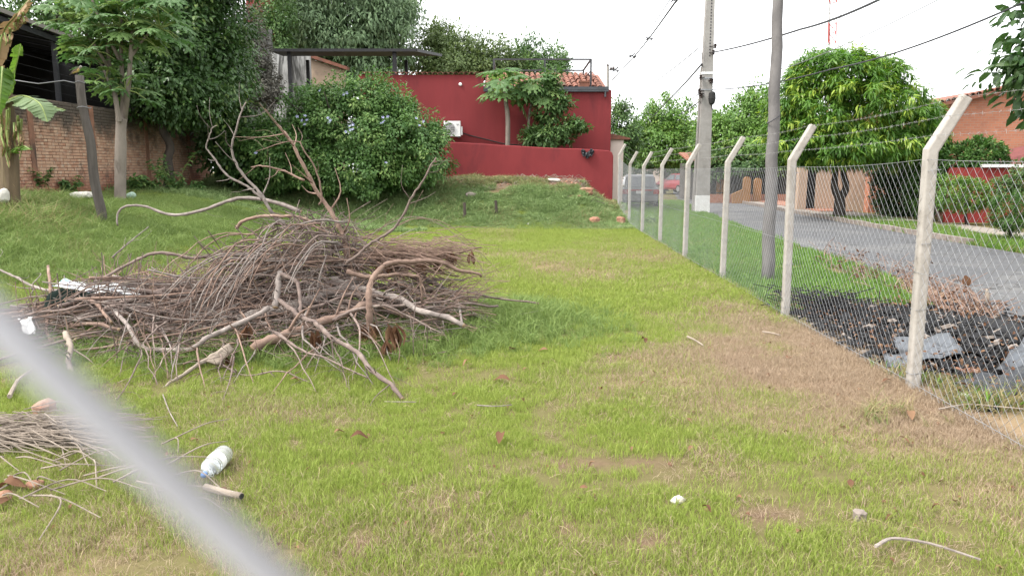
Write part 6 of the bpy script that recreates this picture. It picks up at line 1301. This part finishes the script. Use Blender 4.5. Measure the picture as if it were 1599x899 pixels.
# loose straw stalks lying on the dry grass
st = MB(); g = random.Random(6)
for k in range(1500):
    x = g.uniform(-3.5, 3.4); y = g.uniform(2.1, 9.5)
    if x > fence_x(y) - .02 or abs(x) / y > .75 or g.random() > float(dry_field(x, y)) * 1.1 + .06: continue
    a = g.uniform(0, PI); L = g.uniform(.03, .10); z0 = Hs(x, y) + g.uniform(.01, .045); c_, s_ = math.cos(a) * L / 2, math.sin(a) * L / 2
    st.tube([(x - c_, y - s_, z0), (x + g.uniform(-.01, .01), y, z0 + .012), (x + c_, y + s_, z0 + g.uniform(-.01, .02))], .0008, 3, cap=False)
M['straw'] = surf('straw', (.46, .36, .23), (.36, .27, .16), 8, .8, bmp=0)
tag(st.build('loose_straw', M['straw'], origin=(1, 5, 0)), 'dry straw stalks lying among the lawn grass', 'straw', kind='stuff')

# printed sack caught in the left of the pile
def cloth(name, label, cat, quad, mat, nx=16, ny=8, amp=.03, seed=1, th=.004, sag=0.0):
    g = random.Random(seed); a, b_, c_, d_ = [Vector(q) for q in quad]; V = []; nr = (b_ - a).cross(d_ - a).normalized()
    ph = [g.uniform(0, 6) for _ in range(6)]
    for j in range(ny + 1):
        for i in range(nx + 1):
            u, v_ = i / nx, j / ny; q = a.lerp(b_, u).lerp(d_.lerp(c_, u), v_); h_ = math.sin(u * 9 + ph[0]) * .5 + math.sin(u * 17 + v_ * 6 + ph[1]) * .35 + math.sin(v_ * 8 + u * 5 + ph[2]) * .5
            V.append(q + nr * amp * h_ + Vector((g.uniform(-1, 1), g.uniform(-1, 1), g.uniform(-1, 1))) * amp * .3 - Vector((0, 0, sag * 4 * u * (1 - u))))
    mb = MB(); mb.add(V, [(j * (nx + 1) + i, j * (nx + 1) + i + 1, (j + 1) * (nx + 1) + i + 1, (j + 1) * (nx + 1) + i) for j in range(ny) for i in range(nx)])
    o = tag(mb.build(name, mat, smooth=True), label, cat); s = o.modifiers.new('thick', 'SOLIDIFY'); s.thickness = th; return o
m, t, b = new_mat('printed_sack'); v = coords(t, 'Generated'); sx_ = t.nodes.new('ShaderNodeSeparateXYZ'); t.links.new(v, sx_.inputs[0]); n5 = noise(t, 5, 3, .5, v)
s_ = math_n(t, 'ADD', sx_.outputs[0], math_n(t, 'MULTIPLY', math_n(t, 'SUBTRACT', n5, .5), .5))
col = mixc(t, ramp(t, s_, .02, .10), (.10, .22, .42), (.60, .62, .62)); col = mixc(t, ramp(t, noise(t, 7, 2, .5, v), .50, .56), col, (.64, .65, .66)); col = mixc(t, ramp(t, noise(t, 9, 3, .5, v), .60, .64), col, (.10, .11, .16)); t.links.new(col, b.inputs['Base Color']); b.inputs['Roughness'].default_value = .5; M['sack'] = m
M['green_sack'] = surf('dark_green_sack', (.007, .013, .011), (.012, .020, .016), 6, .9, (.03, .03, .03), 3, bmp=.1, spec=.1)
cloth('printed_sack', 'white and blue printed sack caught on top of the left of the brush pile', 'sack', [P(82, 448, 7.5), P(228, 462, 7.6), P(218, 450, 7.9), P(104, 436, 7.8)], M['sack'], 26, 8, .022, 3)
cloth('green_sack', 'dark green sack hanging under the white printed one', 'sack', [P(78, 452, 7.46), P(150, 455, 7.5), P(130, 472, 7.35), P(66, 480, 7.3)], M['green_sack'], 20, 8, .03, 4)
cloth('plastic_bag', 'crumpled white and pale green plastic bag left of the pile', 'bag', [P(30, 500, 7.0), P(50, 494, 7.0), P(56, 522, 6.8), P(38, 520, 6.8)], M['white'], 8, 8, .02, 5)
cloth('bark_slab', 'grey slab of bark under the pale stake at the pile front', 'bark', [P(322, 565, 5.95), P(352, 538, 6.1), P(365, 545, 6.15), P(340, 572, 5.95)], M['pale_wood'], 6, 4, .008, 6, .02)
M['palm_straw'] = surf('dry_palm_straw', (.27, .225, .185), (.19, .155, .125), 8, .9, (.12, .095, .078), 4, (.5, .7), bmp=.2)
# ------------------------------------------------------------------ leaning post with a bird, wire
lb_ = P(163, 372, 13.7); lb_.z = Hs(lb_.x, 13.7) - .15; lt = P(123, 118, 13.7)
M['post_wood'] = surf('weathered_wood', (.100, .088, .078), (.060, .052, .046), 10, .95, (.16, .14, .125), 3, (.5, .7), .6, 50, stretch=(1, 1, .12))
lp = thing('leaning_post', 'weathered wooden post leaning in front of the brick wall', 'post', lb_)
mb = MB(); n_ = 12; pts = [lb_.lerp(lt, i / n_) + Vector((.02 * math.sin(i * 1.1), 0, 0)) for i in range(n_ + 1)]; mb.tube(pts, [.092 - .02 * i / n_ for i in range(n_ + 1)], 10, jit=.05); mb.build('timber', M['post_wood'], lp, smooth=True)
for zz, sx in ((.80, .11), (.955, .08)): q = lb_.lerp(lt, zz); mb = MB(); mb.tube([q + Vector((math.cos(k * PI / 5) * sx * 1.05, math.sin(k * PI / 5) * sx * 1.05, .02 * math.sin(k))) for k in range(11)], .006, 4); mb.build('wire_tie', M['cable_grey'], lp)
q = lt + Vector((0, 0, -.15)); mb = MB(); mb.tube([P(-40, 124, 13.9), P(20, 125, 13.85), P(60, 131, 13.8), P(100, 126, 13.72), q], .010, 5)
tag(mb.build('fence_strand', M['cable_grey'], origin=q), 'slack grey wire running from the leaning post to the left', 'wire')
# bird: body, head and tail in one surface
bp0 = P(119, 111, 13.7); bp0.z = lt.z + .0
M['bird_back'] = surf('bird_back', (.13, .095, .06), (.10, .075, .05), 30, .8, bmp=0); M['bird_belly'] = surf('bird_belly', (.48, .36, .13), (.42, .32, .12), 30, .8, bmp=0); M['bird_head'] = surf('bird_head', (.30, .28, .25), (.22, .20, .18), 30, .8, bmp=0); M['beak'] = surf('beak', (.02, .02, .02), (.03, .03, .03), 30, .5, bmp=0)
bird = thing('small_bird', 'small yellow-brown bird perched on top of the leaning post', 'bird', bp0)
sec = [(-.125, -.010, .008, .005), (-.10, .002, .012, .006), (-.06, .022, .016, .012), (-.04, .040, .024, .024), (-.01, .056, .033, .036), (.025, .074, .036, .040), (.05, .092, .031, .034), (.065, .108, .024, .026), (.078, .122, .026, .027), (.093, .130, .024, .024), (.105, .130, .014, .014), (.112, .128, .006, .006)]
V = []; n_ = 10
for x, z, wy, wz in sec:
    for k in range(n_): a = 2 * PI * k / n_; V.append((bp0.x + x, bp0.y + math.cos(a) * wy, bp0.z + .02 + z + math.sin(a) * wz))
mb = MB()
for i in range(len(sec) - 1):
    for k in range(n_):
        a = 2 * PI * (k + .5) / n_; mi = 2 if i >= 7 else (0 if math.sin(a) > -.15 or i < 2 else 1); mb.f.append((i * n_ + k, i * n_ + (k + 1) % n_, (i + 1) * n_ + (k + 1) % n_, (i + 1) * n_ + k)); mb.m.append(mi)
mb.v = [Vector(q) for q in V]; mb.f += [tuple(range(n_ - 1, -1, -1)), tuple((len(sec) - 1) * n_ + k for k in range(n_))]; mb.m += [0, 2]
mb.build('body', [M['bird_back'], M['bird_belly'], M['bird_head']], bird, smooth=True)
mb = MB(); mb.lathe([(.007, 0), (.005, .012), (.0005, .028)], 8, Matrix.Translation(bp0 + Vector((.110, 0, .148))) @ Matrix.Rotation(R(95), 4, 'Y')); mb.build('beak', M['beak'], bird)
for sy in (-1, 1):
    mb = MB(); mb.add([bp0 + Vector(q) for q in ((.04, sy * .034, .125), (-.02, sy * .038, .10), (-.10, sy * .018, .035), (-.04, sy * .036, .055), (.03, sy * .040, .08))], [(0, 1, 2, 3, 4)]); mb.build('wing', M['bird_back'], bird)
    mb = MB(); mb.tube([bp0 + Vector((.01, sy * .014, .045)), bp0 + Vector((.015, sy * .016, .0))], .004, 5); mb.tube([bp0 + Vector((.0, sy * .016, .002)), bp0 + Vector((.035, sy * .016, .002))], .003, 4); mb.build('leg', M['beak'], bird)
    mb = MB(); mb.lathe([(.0045, -.001), (.003, .002)], 8, Matrix.Translation(bp0 + Vector((.09, sy * .0245, .154))) @ Matrix.Rotation(R(-90 * sy), 4, 'X')); mb.build('eye', M['beak'], bird)

# ------------------------------------------------------------------ stones, rubble, bottle, litter
def rock(name, label, c, s, mat, seed, cat='stone', group=None, rz=0):
    import bmesh
    bm = bmesh.new(); bmesh.ops.create_icosphere(bm, subdivisions=2, radius=.5); g = random.Random(seed); ph = [g.uniform(0, 6) for _ in range(4)]
    for v_ in bm.verts:
        k = 1 + .16 * math.sin(v_.co.x * 9 + ph[0]) + .14 * math.sin(v_.co.y * 8 + ph[1]) + .12 * math.sin(v_.co.z * 10 + ph[2]) + g.uniform(-.06, .06)
        q = v_.co * k; m_ = max(abs(q.x), abs(q.y), abs(q.z)) or 1; q = q.lerp(q * (.5 / m_), .35); v_.co = (q.x * s[0], q.y * s[1], q.z * s[2])
    me = bpy.data.meshes.new(name); bm.to_mesh(me); bm.free(); me.materials.append(mat); o = bpy.data.objects.new(name, me); COL.objects.link(o); o.location = c; o.rotation_euler = (g.uniform(-.1, .1), g.uniform(-.1, .1), rz); return tag(o, label, cat, group)
M['brick_bit'] = surf('broken_brick', (.30, .155, .10), (.22, .115, .078), 12, .95, (.32, .23, .17), 5, (.5, .7), .5, 60)
M['stone'] = surf('pale_stone', (.52, .50, .45), (.42, .40, .36), 10, .9, (.33, .31, .27), 4, (.5, .7), .5, 60)
def on(px, py, z=0.0, up=0.0): q = G(px, py, z); q.z = Hs(q.x, q.y) + up; return q
rock('broken_brick', 'orange broken brick above the dry palm straw', on(70, 648, 0, .04), (.16, .13, .13), M['brick_bit'], 1, 'brick')
rock('broken_brick', 'pale orange brick piece among the straw at the left edge', on(55, 768, 0, .02), (.08, .07, .06), M['brick_bit'], 2, 'brick')
rock('broken_brick', 'second orange brick lump at the left edge', on(8, 782, 0, .02), (.09, .08, .06), M['brick_bit'], 3, 'brick')
rock('white_stone', 'small white stone on the lawn in front', on(1059, 783, 0, .018), (.075, .05, .045), M['stone'], 4)
rock('grey_stone', 'small grey stone in the grass near the lower right', on(1342, 811, 0, .02), (.06, .06, .07), M['kerb'], 5)
q = P(130, 340, 15.5); q.z = Hs(q.x, q.y) + .22
rock('white_sack', 'white lumpy sack lying in the long grass beside the leaning post', q, (.46, .25, .16), M['stone'], 6, 'sack')
q = P(6, 302, 13.2); q.z = Hs(q.x, q.y) + .40
rock('white_bag', 'white plastic bag below the banana plant', q, (.16, .2, .24), M['stone'], 7, 'bag')
q = P(205, 310, 18.0); q.z = Hs(q.x, q.y) + .14; rock('green_bag', 'pale green bag beside the foot of the papaya trunk', q, (.22, .2, .2), surf('pale_green_bag', (.30, .40, .32), (.24, .33, .27), 6, .6), 8, 'bag')
q = P(298, 312, 17.5); q.z = Hs(q.x, q.y) + .05; rock('flat_stone', 'flat grey slab in the grass below the corner weed', q, (.5, .3, .12), M['pavement'], 9)
for k, (x, y, Y, s, mt_, lb) in enumerate(((915, 302, 25.2, (.50, .3, .26), 'brick_bit', 'large orange brick block on the right shoulder of the mound'), (928, 340, 22.6, (.40, .3, .24), 'brick_bit', 'orange brick block at the right foot of the mound'), (735, 297, 24.6, (.55, .35, .24), 'kerb', 'dark brown block on the left of the mound'), (970, 345, 22.9, (.3, .2, .3), 'brick_bit', 'brick piece beside the fence at the mound'), (865, 280, 26.4, (.45, .25, .14), 'stone', 'pale slab under the low red wall'), (968, 355, 21.8, (.22, .2, .12), 'kerb', 'small brown block near the fence foot'), (825, 349, 22.4, (.10, .08, .08), 'stone', 'tiny white stone at the mound edge'), (905, 312, 24.6, (.25, .2, .16), 'brick_bit', 'small brick piece below the large block'))):
    q = P(x, y, Y); q.z = Hs(q.x, q.y) + s[2] * .42; rock('rubble_block', lb, q, s, M[mt_], 20 + k, 'rubble', 'rubble on the mound', k * .7)
for k, (x, y, Y, h, lb) in enumerate(((774, 322, 23.2, .28, 'short wooden stump on the mound'), (725, 325, 23.0, .3, 'withered brown stalk on the left of the mound'))):
    q = P(x, y, Y); q.z = Hs(q.x, q.y); mb = MB(); mb.tube([q, q + Vector((.02, 0, h * .5)), q + Vector((.0, 0, h + .2))], [.06, .05, .045], 7, jit=.1); tag(mb.build('stump', M['bark_dark']), lb, 'stump')
rb = MB(); g = random.Random(14)
for k in range(260):                       # crumbs of brick, tile and soil along the wall foot
    x = g.uniform(-3.2, 3.4); y = g.uniform(25.2, 27.5); s = g.uniform(.02, .07); rb.box((x, y, Hs(x, y) + s * .3), (s * 1.5, s, s * .7), Euler((g.uniform(0, 3), g.uniform(0, 3), g.uniform(0, 3))).to_matrix())
tag(rb.build('rubble_crumbs', M['brick_bit'], origin=(0, 26.4, 1.4)), 'crumbs of broken brick and tile along the foot of the red wall', 'rubble', kind='stuff')
dst = MB()
for k in range(300):
    x = g.uniform(-3.2, 3.3); y = g.uniform(24.4, 27.4); a = g.uniform(0, PI); L = g.uniform(.15, .6); z0 = Hs(x, y) + .05; dst.tube([(x, y, z0), (x + math.cos(a) * L * .5, y + math.sin(a) * L * .5, z0 + g.uniform(.02, .12)), (x + math.cos(a) * L, y + math.sin(a) * L, z0)], .008, 4, cap=False)
tag(dst.build('dry_stalks', M['palm_straw'], origin=(0, 26.2, 1.4)), 'dry grass stalks strewn over the top of the mound', 'straw', kind='stuff')

# plastic bottle
B0, B1 = on(318, 766, 0, .055), on(362, 716, 0, .055)
d = (B1 - B0).normalized(); Lb = .335; Mq = Matrix.Translation(B0) @ d.to_track_quat('Z', 'X').to_matrix().to_4x4()
bot = thing('plastic_bottle', 'empty clear plastic bottle with white label lying on the grass', 'bottle', B0)
m, t, b = new_mat('clear_plastic'); b.inputs['Base Color'].default_value = (.92, .96, .97, 1); b.inputs['Roughness'].default_value = .12; b.inputs['Transmission Weight'].default_value = .75; b.inputs['IOR'].default_value = 1.2; M['pet'] = m
prof_ = [(.012, .03), (.013, .045), (.02, .06), (.04, .085), (.051, .11), (.053, .125), (.049, .135), (.053, .145), (.053, .22), (.049, .228), (.053, .236), (.053, .285), (.049, .295), (.053, .303), (.050, .325), (.035, .335), (.0, .325)]
mb = MB(); mb.lathe(prof_, 24, Mq, cap=False); mb.build('shell', M['pet'], bot, smooth=True)
mb = MB(); mb.lathe([(.0538, .150), (.0540, .216)], 24, Mq, cap=False); mb.build('label', M['white'], bot, smooth=True)
mb = MB(); mb.lathe([(.015, .008), (.016, .012), (.016, .030), (.0145, .032)], 16, Mq); mb.build('cap', surf('blue_cap', (.13, .24, .50), (.11, .21, .45), 9, .4, bmp=0), bot, smooth=True)
mb = MB(); mb.tube([on(322, 782, 0, .05), on(352, 789, 0, .05), on(378, 796, 0, .05)], [.018, .018, .018], 10)
pc = tag(mb.build('pale_pipe', M['pale_wood'], smooth=True), 'short pale pipe lying below the plastic bottle', 'pipe'); mb = MB(); e = on(378, 796, 0, .05); dd_ = (e - on(352, 789, 0, .05)).normalized(); mb.tube([e - dd_ * .004 , e + dd_ * .004], .0145, 10); k_ = pc.get('_o'); mb.build('bore_shade', M['black_metal'], pc)  # black plug on the pipe end stands in for the shade inside

# dry palm frond straw at the lower left
pf = MB(); g = random.Random(21)
for k in range(420):
    x0 = g.uniform(-80, 120); y0 = g.gauss(690, 11); q = on(x0, y0, 0, .02 + g.uniform(0, .09)); L = g.uniform(.2, .6); a = g.gauss(-.1, .32); e = q + Vector((math.cos(a) * L, math.sin(a) * L * .9, g.uniform(-.05, .05))); e.z = max(e.z, Hs(e.x, e.y) + .01); mid_ = q.lerp(e, .5) + Vector((0, 0, g.uniform(-.02, .05))); pf.tube([q, mid_, e], [.0035, .0045, .002], 4, cap=False)
tag(pf.build('dry_palm_straw', M['palm_straw'], origin=on(60, 690)), 'heap of dry grey palm straw at the lower left', 'straw', kind='stuff')
for k in range(34):
    x0, y0 = g.uniform(0, 300), g.uniform(700, 800)
    q = on(x0, y0, 0, .05); a = g.uniform(-1.2, .9); L = g.uniform(.2, .55); c_ = g.uniform(-.9, .9); p1 = q + Vector((math.cos(a) * L * .5, math.sin(a) * L * .5, .05)); p2 = p1 + Vector((math.cos(a + c_) * L * .5, math.sin(a + c_) * L * .5, -.02)); p2.z = max(Hs(p2.x, p2.y) + .02, p2.z - .03)
    mb = MB(); sp_ = spline([q, p1, p2], 5); mb.tube(sp_, [.0055 - .0003 * i for i in range(len(sp_))], 5); tag(mb.build('palm_leaflet', M['palm_straw'], origin=q), '%s %s palm leaflet %s' % ('long' if L > .42 else 'short' if L < .3 else 'medium', 'tightly curled' if abs(c_) > .6 else 'bowed' if abs(c_) > .25 else 'straight', 'below the palm straw at the left edge' if x0 < 80 else 'below the middle of the palm straw' if x0 < 160 else 'left of the lens wire' if x0 < 230 else 'left of the plastic bottle'), 'straw', 'curled palm leaflets')
for pts, r_, lb in (([(1366, 868), (1392, 857), (1440, 862), (1475, 872), (1530, 890)], .008, 'bent grey stick in the grass at the lower right'), ([(1465, 645), (1510, 641), (1560, 645), (1620, 652)], .007, 'long pale stick along the fence foot'), ([(745, 634), (775, 636), (800, 634)], .006, 'short dark twig on the open lawn'), ([(1073, 535), (1085, 542), (1098, 550)], .010, 'pale stick on the dry patch'), ([(1190, 522), (1205, 524), (1218, 528)], .010, 'short pale stick below the second fence post'), ([(255, 625), (265, 650), (278, 672)], .005, 'thin stalk standing above the palm straw'), ([(16, 632), (30, 606), (52, 588)], .016, 'pale stick end left of the lens wire'), ([(668, 524), (690, 520)], .030, 'short log piece right of the arched branch'), ([(650, 632), (600, 628)], .004, 'fine twig beyond the pole tip')):
    q = [on(x, y, 0, r_ + .03) for x, y in pts]; g2 = random.Random(len(lb)); q = [p_ + Vector((0, 0, g2.uniform(0, .012))) for p_ in q]
    mb = MB(); sp_ = spline(q, 4); mb.tube(sp_, [r_ * (1 - .4 * i / len(sp_)) for i in range(len(sp_))], 6, jit=.08); tag(mb.build('fallen_stick', M['pale_wood'] if 'pale' in lb else M['stick2']), lb, 'stick')

# ------------------------------------------------------------------ burnt heap beyond the fence
bh2 = MB(); g = random.Random(33)
for k in range(3800):
    x = g.gauss(4.35, .75); y = g.gauss(7.3, 1.0)
    if x < fence_x(y) + .03 or x > 6.0 or y < 4.9: continue
    s = g.uniform(.012, .05); h_ = .14 * math.exp(-((x - 4.3) / .9) ** 2 - ((y - 7.3) / 1.3) ** 2); bh2.box((x, y, g.uniform(0, h_) + .012), (s * g.uniform(1, 4), s, s * .7), Euler((g.uniform(-.5, .5), g.uniform(-.5, .5), g.uniform(0, 6))).to_matrix(), mi=0 if g.random() < .93 else 1)
tag(bh2.build('burnt_debris', [M['char'], M['kerb']], origin=(4.4, 7.3, 0)), 'heap of black charred debris on the verge behind the fence', 'debris', kind='stuff')
ct = MB()
for k in range(260):
    x = g.gauss(3.75, .22); y = g.gauss(8.7, .35); a = g.uniform(0, 6.3); L = g.uniform(.1, .4); z0 = g.uniform(.02, .22); ct.tube([(x, y, z0), (x + math.cos(a) * L, y + math.sin(a) * L * .6, z0 + g.uniform(-.05, .1))], .006, 4, cap=False)
tag(ct.build('charred_twigs', M['char'], origin=(3.75, 8.7, 0)), 'tangle of charred twigs beside the second fence post', 'twigs', kind='stuff')
def ground_quad(pts, z): return [Vector((G(x, y, 0).x, G(x, y, 0).y, zz)) for (x, y), zz in zip(pts, z)]
cloth('metal_sheet', 'bent grey metal sheet on the burnt heap behind the nearest post', 'sheet', ground_quad([(1392, 548), (1480, 548), (1505, 572), (1410, 575)], (.12, .16, .10, .06)), M['ash_sheet'], 10, 6, .02, 11, .006)
cloth('metal_sheet', 'small grey metal scrap below the bent sheet', 'sheet', ground_quad([(1380, 565), (1440, 570), (1430, 590), (1385, 580)], (.06, .08, .05, .04)), M['ash_sheet'], 8, 5, .015, 12, .006)
cloth('burnt_plastic', 'grey-black melted plastic sheet at the right border by the fence', 'plastic', ground_quad([(1490, 610), (1600, 595), (1660, 620), (1540, 632)], (.05, .14, .08, .04)), M['black_plastic'], 14, 8, .03, 13, .01)
cloth('burnt_plastic', 'pale ash covered plastic lump at the right border', 'plastic', ground_quad([(1555, 590), (1599, 560), (1660, 560), (1610, 600)], (.06, .24, .26, .10)), M['ash_sheet'], 12, 8, .035, 14, .01)
cloth('burnt_plastic', 'black crumpled sheet on the roadside end of the burnt heap', 'plastic', ground_quad([(1480, 515), (1560, 508), (1640, 540), (1530, 545)], (.08, .10, .10, .10)), M['char'], 14, 8, .05, 15, .01)
cloth('burnt_board', 'black burnt board standing up by the road edge', 'board', [P(1560, 525, 7.6), P(1640, 545, 7.4), P(1640, 520, 7.4), P(1566, 500, 7.6)], M['char'], 8, 4, .015, 16, .03)
for k, (x, y, s, mt_, lb) in enumerate(((1538, 597, (.11, .08, .06), 'stone', 'pale stone lying on the melted plastic'), (1505, 625, (.12, .1, .06), 'stone', 'pale stone at the fence foot below the plastic'), (1510, 585, (.18, .14, .07), 'brick_bit', 'orange tile fragment in the burnt heap'), (1595, 630, (.16, .1, .06), 'brick_bit', 'reddish fragment at the right border'), (1540, 478, (.05, .05, .22), 'pale_wood', 'pale upright splinter at the road edge'))):
    rock('burnt_fragment', lb, on(x, y, 0, s[2] * .5), s, M[mt_], 60 + k, 'fragment', 'fragments around the burnt heap', k)
# dead brown brush between the burnt heap and the road
db = thing('dead_shrub', 'dead brown leafy brush lying between the burnt heap and the road', 'shrub', on(1400, 455)); mb = MB(); pos = []; ax = []
for k in range(330):
    s = g.random(); px_ = 1290 + 260 * s + g.gauss(0, 14); py_ = 405 + 92 * s + g.gauss(0, 12); q = on(px_, py_, 0, .01); a = g.uniform(0, 6.3); L = g.uniform(.15, .5); e = q + Vector((math.cos(a) * L * .7, math.sin(a) * L * .7, L * g.uniform(.1, .8))); mb.tube([q, q.lerp(e, .5) + Vector((0, 0, .04)), e], [.007, .005, .003], 4, cap=False)
    for j in range(g.choice((0, 0, 1, 4, 9)) if s < .55 else g.choice((0, 1, 3))): pos.append(q.lerp(e, g.uniform(.4, 1))); ax.append((g.gauss(0, 1), g.gauss(0, 1), g.gauss(-.4, .5)))
tag(mb.build('twigs', M['stick3'], db), kind='stuff'); pos = np.array([tuple(q) for q in pos]); gg = np.random.default_rng(4); Ls = gg.uniform(.03, .075, len(pos)); leaves('dead_leaves', pos, np.array(ax), np.array([0, 0, 1.0]) + gg.normal(size=pos.shape) * .4, Ls, Ls * .5, gg.uniform(0, .7, len(pos)), L_['brown'], db)
o = bpy.data.objects.new('caught_leaf', DL[2]); COL.objects.link(o); o.location = P(1507, 430, 4.98); o.scale = (.08, .12, .03); o.rotation_euler = (R(90), R(75), 0); tag(o, 'single brown leaf caught in the wire mesh right of the nearest post', 'leaf')
# weeds hugging the fence foot
g = random.Random(44)
for k, (x, y, h, lb) in enumerate(((1015, 352, .3, 'green weed at the foot of a far fence post'),)):
    weed('weed', lb, on(x, y), h, 16, 200 + k, 'street', L=.1)
# ------------------------------------------------------------------ tidy
for o in bpy.data.objects:
    if '_o' in o: del o['_o']
